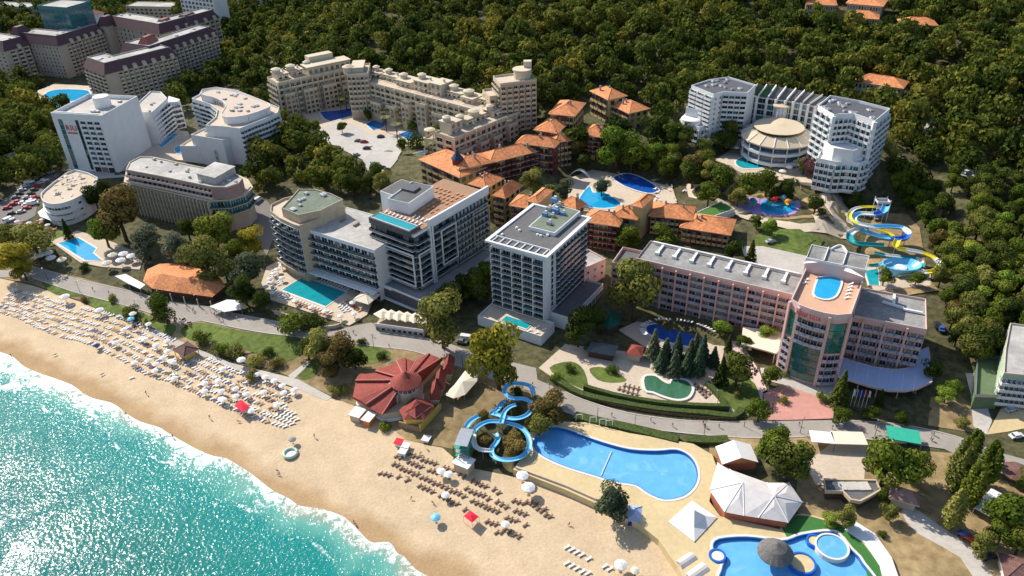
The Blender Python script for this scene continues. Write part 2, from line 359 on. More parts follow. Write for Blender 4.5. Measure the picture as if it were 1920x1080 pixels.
def sea():
    sh = [G(*p) for p in smooth(SHORE, 4, False)]
    a, b = sh[0], sh[-1]; u = (-.848, .529)
    sh = [(a[0]+u[0]*900, a[1]+u[1]*900, .4), (a[0]+u[0]*100, a[1]+u[1]*100, .4)]+sh+[(b[0]-u[0]*60, b[1]-u[1]*60, .4), (b[0]-u[0]*900, b[1]-u[1]*900, .4)]
    m = MB(); offs = [0, 1.2, 4, 9, 16, 30, 60, 140, 500, 2500]
    for o in offs:
        for p in sh: m.v.append((p[0]-.529*o, p[1]-.848*o, (terr(p[0], p[1])+.05)*max(0, 1-o/6)+.28*min(1, o/6)))
    n = len(sh)
    for j in range(len(offs)-1):
        for i in range(n-1): m.f.append((j*n+i, (j+1)*n+i, (j+1)*n+i+1, j*n+i+1)); m.m.append(0)
    S = bpy.data.materials.new('sea_water'); S.use_nodes = True; N = S.node_tree.nodes; L = S.node_tree.links; b_ = N['Principled BSDF']
    S['n'] = 1; S.diffuse_color = (.02, .4, .36, 1)
    at = N.new('ShaderNodeAttribute'); at.attribute_name = 'offshore'; gm = N.new('ShaderNodeNewGeometry')
    def noise(s, d=5, r=.6, dist_=0):
        n_ = N.new('ShaderNodeTexNoise'); n_.inputs['Scale'].default_value = s; n_.inputs['Detail'].default_value = d; n_.inputs['Roughness'].default_value = r; n_.inputs['Distortion'].default_value = dist_
        L.new(gm.outputs['Position'], n_.inputs['Vector']); return n_.outputs['Fac']
    def math_(op, a_, b2, c=None):
        x = N.new('ShaderNodeMath'); x.operation = op
        for i, q in enumerate((a_, b2, c)):
            if q is None: continue
            if isinstance(q, (int, float)): x.inputs[i].default_value = q
            else: L.new(q, x.inputs[i])
        return x.outputs[0]
    # body colour: green-teal deep water, paler near the beach, sandy at the very edge
    off = at.outputs['Fac']; dn = math_('MULTIPLY_ADD', noise(.035, 3), 22, off)
    rp = N.new('ShaderNodeValToRGB'); e = rp.color_ramp.elements; e[0].position = 0; e[0].color = (.36, .34, .24, 1)
    for p, c in ((.06, (.12, .36, .3)), (.13, (.004, .22, .2)), (.4, (.0, .15, .135)), (1, (.0, .11, .15))):
        x = e.new(p) if p < 1 else e[len(e)-1]; x.position = p; x.color = (*c, 1)
    L.new(math_('DIVIDE', math_('SUBTRACT', dn, 9), 100), rp.inputs['Fac'])
    # foam: solid band breaking into lace, plus a thin outer wave line
    lace = noise(.32, 9, .72, .8); big = noise(.045, 2)
    sx = N.new('ShaderNodeSeparateXYZ'); L.new(gm.outputs['Position'], sx.inputs[0]); wx = N.new('ShaderNodeMapRange'); wx.inputs['From Min'].default_value = -190; wx.inputs['From Max'].default_value = -50; wx.inputs['To Min'].default_value = 1.15; wx.inputs['To Max'].default_value = .5; L.new(sx.outputs['X'], wx.inputs['Value'])
    width = math_('MAXIMUM', math_('MULTIPLY', math_('MULTIPLY_ADD', big, 30, -6.0), wx.outputs[0]), 2.2)
    k = math_('DIVIDE', off, width); f1 = math_('SUBTRACT', 1.12, k)
    ff = N.new('ShaderNodeMapRange'); ff.inputs['From Min'].default_value = .36; ff.inputs['From Max'].default_value = .66
    L.new(math_('MULTIPLY_ADD', f1, .36, math_('MULTIPLY_ADD', lace, 2.1, -.86)), ff.inputs['Value'])
    inside = N.new('ShaderNodeMapRange'); inside.inputs['From Min'].default_value = 0; inside.inputs['From Max'].default_value = .35; L.new(f1, inside.inputs['Value'])
    fo = math_('MULTIPLY', ff.outputs[0], inside.outputs[0])
    # a thin breaking crest some metres out
    dl = math_('ABSOLUTE', math_('SUBTRACT', off, math_('MULTIPLY_ADD', noise(.05, 2), 20, 0)), 0); cr = N.new('ShaderNodeMapRange'); cr.inputs['From Min'].default_value = .9; cr.inputs['From Max'].default_value = .2; L.new(dl, cr.inputs['Value'])
    gt = N.new('ShaderNodeMapRange'); gt.inputs['From Min'].default_value = .5; gt.inputs['From Max'].default_value = .6; L.new(noise(.07, 4, .7), gt.inputs['Value']); fo = math_('MAXIMUM', fo, math_('MULTIPLY', math_('MULTIPLY', cr.outputs[0], gt.outputs[0]), .85))
    mx = N.new('ShaderNodeMix'); mx.data_type = 'RGBA'; L.new(fo, mx.inputs['Factor']); L.new(rp.outputs[0], mx.inputs['A']); mx.inputs['B'].default_value = (.74, .76, .76, 1)
    L.new(mx.outputs['Result'], b_.inputs['Base Color'])
    rg = math_('MULTIPLY_ADD', fo, .6, .085); b_.inputs['Roughness'].default_value = .6; b_.inputs['Specular IOR Level'].default_value = 0
    b_.inputs['Coat Weight'].default_value = 1; b_.inputs['Coat IOR'].default_value = 1.4; L.new(rg, b_.inputs['Coat Roughness'])
    # waves: swell + chop (drives the sun glitter)
    wind = N.new('ShaderNodeMapRange'); wind.inputs['From Min'].default_value = .4; wind.inputs['From Max'].default_value = .6; wind.inputs['To Min'].default_value = .27; wind.inputs['To Max'].default_value = 1.0; L.new(noise(.024, 3, .6, 1.0), wind.inputs['Value'])
    bp1 = N.new('ShaderNodeBump'); bp1.inputs['Distance'].default_value = .5; bp1.inputs['Strength'].default_value = .25; L.new(noise(.16, 2, .5, .4), bp1.inputs['Height'])
    bp2 = N.new('ShaderNodeBump'); bp2.inputs['Distance'].default_value = .56; L.new(wind.outputs[0], bp2.inputs['Strength']); L.new(noise(.95, 1.2, .5, .6), bp2.inputs['Height']); L.new(bp1.outputs[0], bp2.inputs['Normal'])
    L.new(bp2.outputs[0], b_.inputs['Coat Normal'])
    o = m.build('sea', S, kind='structure', shade=True)
    at_ = o.data.attributes.new('offshore', 'FLOAT', 'POINT'); at_.data.foreach_set('value', np.repeat(np.array(offs, dtype=np.float32), n))
sea()
def sheet(name, px, m, o=.04, sm=0, ext=None, holes=()):
    """flat ground surface traced in the photograph and laid on the land"""
    q = smooth(px, sm) if sm else px; pts = [G(*p) for p in q]; mb = MB()
    # fine triangulation so that it follows the slope
    mb.flat(pts, None, 0)
    return mb.build(name, m, kind='structure', loc=None), pts
def draped(name, px, m, o=.05, sm=0, step=6, k=None):
    q = smooth(px, sm) if sm else px; poly = [G(*p)[:2] for p in q]
    bm = MB(); xs = [p[0] for p in poly]; ys = [p[1] for p in poly]
    import bmesh
    b = bmesh.new(); vs = [b.verts.new((x, y, 0)) for x, y in poly]
    tr = tessellate_polygon([[Vector((x, y, 0)) for x, y in poly]])
    for t in tr:
        try: b.faces.new([vs[i] for i in t])
        except ValueError: pass
    for x in np.arange(min(xs)+step, max(xs), step): bmesh.ops.bisect_plane(b, geom=b.verts[:]+b.edges[:]+b.faces[:], plane_co=(x, 0, 0), plane_no=(1, 0, 0))
    for y in np.arange(min(ys)+step, max(ys), step): bmesh.ops.bisect_plane(b, geom=b.verts[:]+b.edges[:]+b.faces[:], plane_co=(0, y, 0), plane_no=(0, 1, 0))
    for v in b.verts: v.co.z = terr(v.co.x, v.co.y)+o
    for f in b.faces:
        f.normal_update()
        if f.normal.z < 0: f.normal_flip()
    me = bpy.data.meshes.new(name); b.to_mesh(me); b.free(); me.materials.append(m)
    ob = bpy.data.objects.new(name, me); COL.objects.link(ob); tag(ob, kind='structure')
    if k is not None: keep(poly, k)
    return poly
def sandmat():
    m = M['sand']; N = m.node_tree.nodes; L = m.node_tree.links; b = N['Principled BSDF']; gm = N.new('ShaderNodeNewGeometry')
    sp = N.new('ShaderNodeSeparateXYZ'); L.new(gm.outputs['Position'], sp.inputs[0]); n = N.new('ShaderNodeTexNoise'); n.inputs['Scale'].default_value = .09; n.inputs['Detail'].default_value = 4; L.new(gm.outputs['Position'], n.inputs['Vector'])
    a = N.new('ShaderNodeMath'); a.operation = 'MULTIPLY_ADD'; a.inputs[1].default_value = -.9; L.new(n.outputs['Fac'], a.inputs[0]); L.new(sp.outputs['Z'], a.inputs[2])
    r = N.new('ShaderNodeMapRange'); r.inputs['From Min'].default_value = .3; r.inputs['From Max'].default_value = .75; r.inputs['To Min'].default_value = 1; r.inputs['To Max'].default_value = 0; L.new(a.outputs[0], r.inputs['Value'])
    mx = N.new('ShaderNodeMix'); mx.data_type = 'RGBA'; mx.blend_type = 'MULTIPLY'; L.new(r.outputs[0], mx.inputs['Factor']); src = b.inputs['Base Color'].links[0].from_socket
    L.new(src, mx.inputs['A']); mx.inputs['B'].default_value = (.72, .62, .5, 1); L.new(mx.outputs['Result'], b.inputs['Base Color'])
sandmat()
draped('beach_sand', [(-90, 690), (-90, 500), (0, 522), (60, 535), (150, 566), (235, 603), (330, 645), (430, 692), (540, 725), (600, 742), (640, 752), (700, 775), (760, 825), (830, 840), (870, 875), (960, 893), (1060, 922), (1200, 965), (1250, 1010), (1290, 1085), (1310, 1150), (860, 1200), (760, 1130), (600, 1050), (400, 930), (200, 830), (0, 740)], M['sand'], .03, k=0)
# earth and lawns between beach and promenade
draped('dry_ground', [(430, 672), (500, 690), (560, 712), (640, 752), (700, 775), (760, 825), (850, 842), (900, 780), (1010, 740), (1000, 700), (880, 655), (740, 640), (600, 635), (560, 640), (520, 655)], M['dry'], .0, k=0)
draped('dry_ground', [(0, 470), (60, 500), (150, 520), (300, 560), (440, 590), (520, 605), (640, 628), (640, 640), (560, 640), (430, 670), (330, 640), (235, 600), (150, 563), (60, 532), (-60, 510), (-60, 460)], M['dry'], -.02, k=0)
GR = [[(78, 532), (100, 528), (158, 545), (150, 556), (105, 553)], [(165, 558), (200, 560), (235, 578), (270, 588), (300, 602), (330, 612), (318, 632), (290, 628), (225, 598), (180, 580)],
 [(340, 626), (345, 612), (378, 605), (430, 616), (480, 625), (560, 634), (566, 660), (540, 678), (500, 668), (455, 655), (400, 642), (365, 640)], [(645, 652), (690, 648), (728, 658), (730, 668), (700, 682), (650, 682)],
 [(560, 690), (600, 672), (590, 705), (565, 712)], [(0, 445), (60, 450), (70, 470), (20, 478), (-30, 470)], [(95, 442), (118, 432), (118, 450), (92, 462)]]
for g in GR: draped('lawn', g, M['grass'], .05, 3, k=0)
# promenade and lanes
draped('promenade_paving', [(-60, 505), (40, 507), (60, 500), (150, 525), (262, 550), (300, 563), (400, 577), (440, 588), (545, 608), (620, 620), (695, 605), (760, 625), (830, 640), (900, 665), (1005, 690), (1008, 712), (1060, 735), (1100, 752), (1180, 775), (1300, 790), (1430, 790), (1560, 788), (1680, 795), (1790, 818), (1860, 845), (1960, 872), (1960, 915), (1850, 880), (1770, 842), (1700, 832), (1560, 818), (1430, 822), (1310, 815), (1200, 802), (1100, 785), (1050, 768), (1000, 735), (930, 715), (870, 690), (780, 660), (720, 652), (640, 642), (560, 632), (480, 622), (380, 602), (340, 608), (290, 590), (235, 573), (140, 548), (60, 520), (-60, 520)], M['path'], .08, k=1.5)
draped('beach_walk', [(215, 592), (225, 590), (330, 636), (430, 680), (520, 702), (560, 712), (622, 745), (612, 752), (540, 722), (430, 690), (322, 645)], M['conc'], .1, k=0)
draped('sand_path', [(540, 705), (575, 678), (582, 681), (550, 712)], M['conc'], .09, k=0)
draped('service_lane', [(470, 380), (500, 376), (520, 400), (512, 450), (500, 480), (478, 440)], M['asphalt'], .1, k=1)
draped('red_paving', [(1430, 735), (1470, 722), (1530, 742), (1565, 752), (1562, 785), (1475, 788), (1440, 788)], M['pdeck'], .12, k=1)
draped('hotel_forecourt', [(1425, 690), (1460, 690), (1580, 712), (1550, 752), (1470, 722), (1430, 712)], M['conc'], .1, k=1)
draped('garden_path', [(1370, 640), (1390, 640), (1420, 690), (1440, 735), (1428, 740), (1405, 695), (1372, 655)], M['pinkl'], .12, k=.5)
draped('dirt_track', [(1810, 700), (1830, 700), (1860, 790), (1850, 815), (1825, 800), (1820, 740)], M['conc'], .1, k=1)
draped('dry_ground', [(1745, 745), (1800, 740), (1850, 800), (1850, 815), (1740, 798)], M['dry'], .06, k=0)
draped('dry_ground', [(1600, 985), (1640, 940), (1720, 920), (1800, 900), (1850, 900), (1980, 960), (1980, 1120), (1690, 1120), (1670, 1040)], M['dry'], .02, k=0)
draped('dirt_track', [(1690, 960), (1710, 950), (1760, 985), (1830, 1035), (1870, 1100), (1835, 1100), (1800, 1045), (1720, 1000)], M['conc'], .06, 2, k=0)
draped('courtyard_paving', [(1560, 830), (1625, 835), (1620, 905), (1530, 910), (1510, 870)], M['deck'], .06, k=0)
draped('dry_ground', [(1330, 815), (1420, 820), (1520, 815), (1560, 820), (1530, 910), (1450, 850), (1360, 870), (1330, 850)], M['dry'], .03, k=0)
draped('courtyard_paving', [(1850, 815), (1940, 800), (1960, 700), (1890, 700), (1880, 760)], M['ydeck'], .08, k=0)
# forecourts, car parks and clearings inland
draped('car_park', [(0, 380), (40, 350), (110, 318), (112, 330), (85, 345), (75, 370), (66, 405), (30, 425), (-20, 430)], M['asphalt'], .1, k=1)
draped('car_park', [(560, 232), (640, 228), (760, 262), (745, 300), (720, 330), (700, 345), (680, 300), (600, 262)], M['lot'], .15, k=1)
draped('hotel_forecourt', [(130, 318), (235, 310), (240, 332), (180, 336), (145, 326)], M['lot'], .1, k=0)
draped('dry_ground', [(1420, 440), (1500, 430), (1545, 450), (1520, 500), (1400, 470)], M['grass'], .1, k=0)
draped('hotel_forecourt', [(1390, 462), (1430, 462), (1520, 482), (1515, 520), (1440, 505), (1395, 480)], M['conc'], .14, k=0)
draped('clearing', [(1690, 225), (1740, 215), (1775, 232), (1760, 250), (1700, 240)], M['lot'], .15, k=-1)
draped('clearing', [(1780, 320), (1840, 345), (1860, 330), (1800, 305)], M['lot'], .15, k=-1)
draped('hillside_soil', [(1640, 400), (1720, 400), (1740, 520), (1760, 545), (1650, 560), (1610, 480)], M['dry'], .12, k=0)
draped('palace_garden', [(530, 215), (600, 198), (690, 188), (740, 215), (800, 240), (820, 262), (760, 262), (640, 228), (560, 235)], M['deck'], .1, k=0)
draped('resort_path', [(1170, 305), (1180, 300), (1290, 345), (1400, 395), (1500, 420), (1600, 435), (1598, 450), (1500, 436), (1400, 412), (1310, 372), (1235, 345)], M['deck'], .15, k=0)
draped('lawn', [(1330, 372), (1440, 410), (1560, 420), (1590, 400), (1560, 352), (1480, 345), (1380, 340)], M['dry'], .06, k=0)
draped('resort_terrace', [(1500, 355), (1560, 350), (1602, 385), (1600, 440), (1530, 430), (1520, 400)], M['deck'], .12, k=0)
draped('dry_ground', [(1500, 830), (1800, 850), (1880, 900), (1990, 930), (1990, 1130), (1690, 1130), (1580, 985), (1490, 960)], M['dry'], -.04, k=0)
draped('lawn', [(1430, 430), (1500, 430), (1530, 450), (1500, 470), (1420, 455)], M['grass'], .2, k=0)
draped('hotel_garden', [(1010, 690), (1060, 645), (1180, 660), (1320, 690), (1430, 715), (1430, 780), (1300, 780), (1180, 765), (1060, 725)], M['deck'], .05, k=0)
for g in ([(1030, 690), (1070, 678), (1095, 695), (1100, 730), (1060, 715)], [(1105, 692), (1135, 690), (1175, 712), (1150, 718), (1120, 712)], [(1330, 725), (1380, 705), (1415, 720), (1425, 765), (1390, 785), (1375, 768)]): draped('lawn', g, M['grass'], .12, 3, k=0)
# ------------------------------------------------------------------ trees
def leafcloud(kind, n, size, rs):
    """centres, normals, shade value of n leaf clumps for a tree 10 m tall"""
    g = np.random.default_rng(rs)
    if kind == 'broad':
        k = int(g.integers(9, 14)); th = g.uniform(0, 2*np.pi, k); rr = g.uniform(.9, 3.0, k); c = np.stack([rr*np.cos(th), rr*np.sin(th), g.uniform(3.6, 8.4, k)-rr*.3], 1)
        c[0] = (0, 0, 7.4); c[1] = (.8, -.6, 4.6); c[2] = (-.9, .5, 4.2); r = g.uniform(1.35, 2.3, k)
        b = g.integers(0, k, n); d = g.normal(size=(n, 3)); d /= np.linalg.norm(d, axis=1)[:, None]; rad = r[b]*g.uniform(.72, 1.05, n)
        C = c[b]+d*rad[:, None]*np.array([1, 1, .8]); lf = g.uniform(0, 1, k)[b]*.6+g.uniform(0, .4, n); nn = d
    elif kind == 'conifer':
        t = g.uniform(0, 1, n)**.75; z = 9.8-t*8.8; tier = (np.floor(t*9)+.5)/9; a = g.uniform(0, 2*np.pi, n); br = .75+.25*np.sin(a*7+tier*20)
        R_ = (.15+2.5*(tier*.8+t*.2))*br*g.uniform(.35, 1, n)**.5
        C = np.stack([R_*np.cos(a), R_*np.sin(a), z-.18*R_], 1); nn = np.stack([np.cos(a)*.6, np.sin(a)*.6, np.full(n, .9)], 1); lf = g.uniform(0, 1, n)*.5+.35*br*g.uniform(0, 1, n)
    elif kind == 'poplar':
        k = 5; ax = g.uniform(-.9, .9, (k, 2)); top = g.uniform(7.5, 10, k); b = g.integers(0, k, n); t = g.uniform(0, 1, n); z = 1.2+t*(top[b]-1.2)
        R_ = (.25+1.15*np.sin(np.pi*np.clip(t, .05, 1)**.7))*g.uniform(.5, 1, n); a = g.uniform(0, 2*np.pi, n)
        C = np.stack([ax[b, 0]+R_*np.cos(a), ax[b, 1]+R_*np.sin(a), z], 1); nn = np.stack([np.cos(a), np.sin(a), np.full(n, .35)], 1); lf = g.uniform(0, 1, n)
    elif kind == 'bush':
        k = 6; c = np.stack([g.uniform(-2, 2, k), g.uniform(-2, 2, k), g.uniform(1.2, 3.2, k)], 1); r = g.uniform(1.3, 2.4, k); b = g.integers(0, k, n)
        d = g.normal(size=(n, 3)); d /= np.linalg.norm(d, axis=1)[:, None]; C = c[b]+d*(r[b]*g.uniform(.7, 1, n))[:, None]; C[:, 2] = np.maximum(C[:, 2], .2); lf = g.uniform(0, 1, n)*.6+g.uniform(0, 1, k)[b]*.4; nn = d
    return C, nn, lf
def leafmesh(kind, n, size, rs):
    C, nn, lf = leafcloud(kind, n, size, rs); g = np.random.default_rng(rs+99)
    nn = nn+g.normal(size=nn.shape)*.3; nn /= np.linalg.norm(nn, axis=1)[:, None]
    t = np.cross(nn, g.normal(size=nn.shape)); t /= np.linalg.norm(t, axis=1)[:, None]; s = np.cross(nn, t)
    a = (size*g.uniform(.6, 1.25, n))[:, None]; b = (size*g.uniform(.45, 1, n))[:, None]
    V = np.stack([C-t*a, C-s*b*.9+t*a*.1, C+t*a, C+s*b], 1).reshape(-1, 3)
    return V.astype(np.float32), np.repeat(lf, 4).astype(np.float32)
def npmesh(name, V, lf, m, tint=None):
    me = bpy.data.meshes.new(name); n = len(V)//4; me.vertices.add(n*4); me.loops.add(n*4); me.polygons.add(n)
    me.vertices.foreach_set('co', V.ravel()); me.loops.foreach_set('vertex_index', np.arange(n*4, dtype=np.int32)); me.polygons.foreach_set('loop_start', np.arange(0, n*4, 4, dtype=np.int32))
    me.materials.append(m); a = me.attributes.new('leaf', 'FLOAT', 'POINT'); a.data.foreach_set('value', lf)
    if tint is not None: a = me.attributes.new('tint', 'FLOAT', 'POINT'); a.data.foreach_set('value', tint)
    me.update(calc_edges=True); me.validate(); return me
FC = dict(
 dark=[(.02, .034, .007), (.034, .05, .009), (.052, .07, .012), (.08, .09, .015)], mid=[(.035, .055, .008), (.06, .085, .01), (.09, .115, .014), (.13, .145, .02)],
 yellow=[(.13, .125, .015), (.19, .17, .018), (.25, .21, .024), (.32, .25, .035)], olive=[(.07, .08, .018), (.11, .115, .025), (.15, .15, .035), (.2, .19, .045)],
 brown=[(.08, .06, .02), (.11, .085, .025), (.14, .1, .03), (.13, .12, .03)], bright=[(.06, .1, .012), (.1, .15, .018), (.13, .19, .025), (.19, .24, .035)],
 grey=[(.05, .065, .035), (.07, .085, .045), (.09, .105, .06), (.12, .13, .08)], blue=[(.02, .045, .025), (.035, .065, .035), (.05, .085, .045), (.08, .12, .06)], purple=[(.06, .03, .03), (.09, .04, .045), (.12, .06, .06), (.15, .09, .08)])
FM = {k: foliage('foliage_'+k, [tuple(min(1, q*1.5) for q in c) for c in v]) for k, v in FC.items()}
FOREST = foliage('foliage_forest', [(.03, .048, .009), (.046, .07, .012), (.068, .096, .015), (.1, .125, .02), (.14, .155, .025), (.2, .185, .028), (.27, .22, .035)], attr='tint')
CR = {}
def crown_mesh(kind, color, var):
    k = (kind, color, var)
    if k not in CR:
        n, s = dict(broad=(3000, .3), conifer=(2200, .28), poplar=(2600, .27), bush=(1300, .28))[kind]
        V, lf = leafmesh(kind, n, s, 100*var+{'broad': 1, 'conifer': 2, 'poplar': 3, 'bush': 4}[kind]); CR[k] = npmesh('crown', V, lf, FM[color])
    return CR[k]
TRK = {}
def trunk_mesh(kind, var):
    if (kind, var) not in TRK:
        g = random.Random(var); m = MB(); top = 7.5 if kind != 'bush' else 2.2; r = .28 if kind != 'bush' else .12
        m.tube([(0, 0, -.8), (.05, 0, top*.3), (.1, .05, top*.6), (0, 0, top)], [r*1.25, r, r*.7, r*.25], 7)
        if kind in ('broad', 'bush'):
            for i in range(5):
                a = i*1.3+g.random(); z = top*(.35+.1*i); l = top*.3
                m.tube([(0.05, 0, z), (math.cos(a)*l*.6, math.sin(a)*l*.6, z+l*.45), (math.cos(a)*l, math.sin(a)*l, z+l*.6)], [r*.5, r*.35, r*.12], 5)
        TRK[kind, var] = m.mesh('trunk', M['bark'], shade=True)
    return TRK[kind, var]
NT = [0]
def tree(x, y, h, kind, color, label, group=None, name=None, wide=1.0):
    nm = name or {'broad': 'broadleaf_tree', 'conifer': 'conifer_tree', 'poplar': 'poplar_tree', 'bush': 'bush'}[kind]
    z = terr(x, y); v = random.randint(0, 4 if kind == 'broad' else 3); t = empty(nm, (x, y, z), label, 'bush' if kind == 'bush' else 'tree', group); t.rotation_euler[2] = random.uniform(0, 6.28)
    s = h/(10 if kind != 'bush' else 5); sc_ = (s*wide, s*wide, s)
    for n_, me in (('crown', crown_mesh(kind, color, v)), ('trunk', trunk_mesh(kind, v))):
        o = bpy.data.objects.new(n_, me); COL.objects.link(o); o.parent = t; o.scale = sc_
    NT[0] += 1; return t
CW = dict(broad=7.0, conifer=5.0, poplar=3.6, bush=6.5)
def ptree(cx, cy, wpx, kind, color, label, hk=1.0, group=None, name=None):
    """tree whose crown is centred at the photo pixel with the given crown width"""
    g = G(cx, cy); H = 8
    for _ in range(4):
        z = terr(g[0], g[1]); g = P(cx, cy, z+H*.58); dep = sum(a*b for a, b in zip((g[0], g[1], g[2]-CZ), FW)); r = wpx*dep/F
        base = CW[kind]*(1.0 if kind != 'bush' else 1); s = r/base; H = s*(10 if kind != 'bush' else 5)*hk
    return tree(g[0], g[1], H, kind, color, label, group, name, wide=1/hk)
# ------------------------------------------------------------------ small things: beds, sunshades, people, cars
def lounger_mesh(frame, pad):
    m = MB(); m.box((0, 0), (1, 0), 1.25, .62, .26, .34, 0); m.box((0, 0), (1, 0), 1.2, .55, .34, .4, 1)
    m.add([(.6, -.3, .3), (.6, .3, .3), (1.15, .3, .68), (1.15, -.3, .68), (.6, -.3, .42), (.6, .3, .42), (1.1, .3, .78), (1.1, -.3, .78)], [(0, 1, 5, 4), (1, 2, 6, 5), (2, 3, 7, 6), (3, 0, 4, 7), (3, 2, 1, 0), (4, 5, 6, 7)], 1)
    for x, y in ((-.5, -.26), (-.5, .26), (.75, -.26), (.75, .26)): m.box((x, y), (1, 0), .07, .07, 0, .28, 0)
    return m.mesh('sun_lounger', [frame, pad])
LNG = dict(tan=lounger_mesh(M['white'], mat('tan_towel', (.45, .3, .2), .9, .2, 3)), white=lounger_mesh(M['white'], M['cloth']), brown=lounger_mesh(M['brownw'], mat('brown_wicker', (.2, .115, .075), .8, .3, 3)), blue=lounger_mesh(M['white'], mat('blue_towel', (.06, .1, .3), .9, .2, 3)), orange=lounger_mesh(M['wood'], mat('orange_cushion', (.65, .3, .14), .9, .15, 2)))
BEDS = []
def bed(col, loc, rz, label, group): BEDS.append((loc[0]**2+loc[1]**2, col, tuple(loc), rz, label, group))
def flush_beds():
    BEDS.sort(key=lambda b: b[0]); rest = MB(); mats = []
    for i, (_, col, loc, rz, label, group) in enumerate(BEDS):
        me = LNG[col]
        if i < 292: put('sun_lounger', me, loc, rz, label=label, cat='sun lounger', group=group); continue
        c, s = math.cos(rz), math.sin(rz); b = len(rest.v); rest.v += [(loc[0]+v.co.x*c-v.co.y*s, loc[1]+v.co.x*s+v.co.y*c, loc[2]+v.co.z) for v in me.vertices]; rest.f += [tuple(b+k for k in p.vertices) for p in me.polygons]; ix = []
        for m in me.materials:
            if m not in mats: mats.append(m)
            ix.append(mats.index(m))
        rest.m += [ix[p.material_index] for p in me.polygons]
    rest.build('distant_sun_loungers', mats, label='hundreds of small sun loungers in long rows on the far beach and the hotel terraces', cat='sun loungers', kind='stuff')
def parasol_parts(can, r=1.25, h=2.5, n=8, sq=False):
    m = MB(); n = 4 if sq else n; m.lathe((0, 0), [(r, h-.55), (r, h-.5), (r*.5, h-.18), (.06, h)], n, 0); m.lathe((0, 0), [(r*1.0, h-.72), (r, h-.55)], n, 0)
    p = MB(); p.tube([(0, 0, 0), (0, 0, h+.1)], .045, 6); p.lathe((0, 0), [(.32, 0), (.3, .12), (.05, .16)], 8)
    return m.mesh('canopy', [can]), p.mesh('pole', [M['wood']])
PAR = {k: parasol_parts(c) for k, c in dict(white=M['cloth'], red=M['redc'], blue=M['slblue'], cream=M['creamc'], navy=mat('navy_canvas', (.03, .05, .16), .9), green=M['greenc'], thatch=M['thatch'], grey=mat('grey_canvas', (.3, .29, .28), .9)).items()}
def parasol(x, y, z, col, label, group=None, s=1.0, cat='parasol', name='parasol'):
    t = empty(name, (x, y, z), label, cat, group); a = random.uniform(0, 1.5)
    for nm, me in zip(('canopy', 'pole'), PAR[col]):
        o = bpy.data.objects.new(nm, me); COL.objects.link(o); o.parent = t; o.scale = (s, s, s); o.rotation_euler[2] = a
    return t
def person_mesh(top, bottom, pose, rs=0):
    """one skinned body; clothing bands are given by material"""
    g = random.Random(rs); st = .22 if pose == 'walk' else .03
    if pose == 'lie': J = [(0, 0, .5), (0, .22, .5), (0, .52, .53), (0, .68, .55), (0, .82, .57)]; arms = [(.2, .5, .52), (.3, .25, .5), (.3, 0, .48)]; legs = [(.1, -.1, .5), (.11, -.5, .5), (.12, -.9, .48), (.12, -.95, .56)]
    elif pose == 'sit': J = [(0, 0, .5), (0, -.02, .72), (0, 0, 1.0), (0, .02, 1.14), (0, .04, 1.27)]; arms = [(.19, 0, 1.0), (.26, .05, .75), (.2, .25, .62)]; legs = [(.1, .05, .48), (.12, .45, .5), (.12, .48, .08), (.12, .6, .04)]
    else: J = [(0, 0, .95), (0, 0, 1.15), (0, 0, 1.42), (0, .01, 1.53), (0, .02, 1.65)]; arms = [(.2, 0, 1.42), (.26, -st*.6, 1.13), (.25, .05, .86)]; legs = [(.1, 0, .9), (.11, st, .5), (.11, st*.3, .07), (.11, st*.3+.14, .03)]
    V = list(J); Ed = [(0, 1), (1, 2), (2, 3), (3, 4)]; rad = [.14, .13, .15, .06, .105]
    for sx in (-1, 1):
        b = len(V)
        for k, p in enumerate(arms): V.append((p[0]*sx, p[1]*(sx if pose == 'walk' and k else 1), p[2]))
        Ed += [(2, b), (b, b+1), (b+1, b+2)]; rad += [.065, .05, .038]; b = len(V)
        for k, p in enumerate(legs): V.append((p[0]*sx, p[1]*(sx if pose == 'walk' and k else 1)+(.14 if pose == 'walk' and k == 3 and sx < 0 else 0), p[2]))
        Ed += [(0, b), (b, b+1), (b+1, b+2), (b+2, b+3)]; rad += [.1, .08, .05, .045]
    me = bpy.data.meshes.new('p'); me.from_pydata(V, Ed, []); o = bpy.data.objects.new('p', me); COL.objects.link(o)
    md = o.modifiers.new('s', 'SKIN'); me.skin_vertices[0].data[0].use_root = True
    for i, r in enumerate(rad): me.skin_vertices[0].data[i].radius = (r, r)
    o.modifiers.new('u', 'SUBSURF').levels = 1
    bpy.context.view_layer.update(); dg = bpy.context.evaluated_depsgraph_get(); e = bpy.data.meshes.new_from_object(o.evaluated_get(dg)); bpy.data.objects.remove(o); e.name = 'person'
    e.materials.clear()
    for q in (M['skin'], top, bottom, M['hair']): e.materials.append(q)
    for p in e.polygons:
        c = p.center; k = 0
        if pose == 'lie': hd, ht, hip_ = c.y > .84, .2 < c.y < .6 and abs(c.x) < .22, -.25 < c.y < .15
        elif pose == 'sit': hd, ht, hip_ = c.z > 1.28, .66 < c.z < 1.08 and abs(c.x) < .22, .38 < c.z < .64 and c.y < .35
        else: hd, ht, hip_ = c.z > 1.69 or (c.z > 1.58 and c.y < -.01), 1.02 < c.z < 1.5 and abs(c.x) < .24, .62 < c.z < 1.02 and abs(c.x) < .22
        k = 3 if hd else 1 if ht else 2 if hip_ else 0
        p.material_index = k; p.use_smooth = True
    return e
SH = [mat('shirt_'+n, c, .9, .1, 3) for n, c in (('white', (.7, .7, .7)), ('red', (.5, .03, .03)), ('blue', (.04, .1, .4)), ('black', (.02, .02, .02)), ('yellow', (.6, .5, .05)), ('green', (.05, .25, .1)))]
PPL = {}
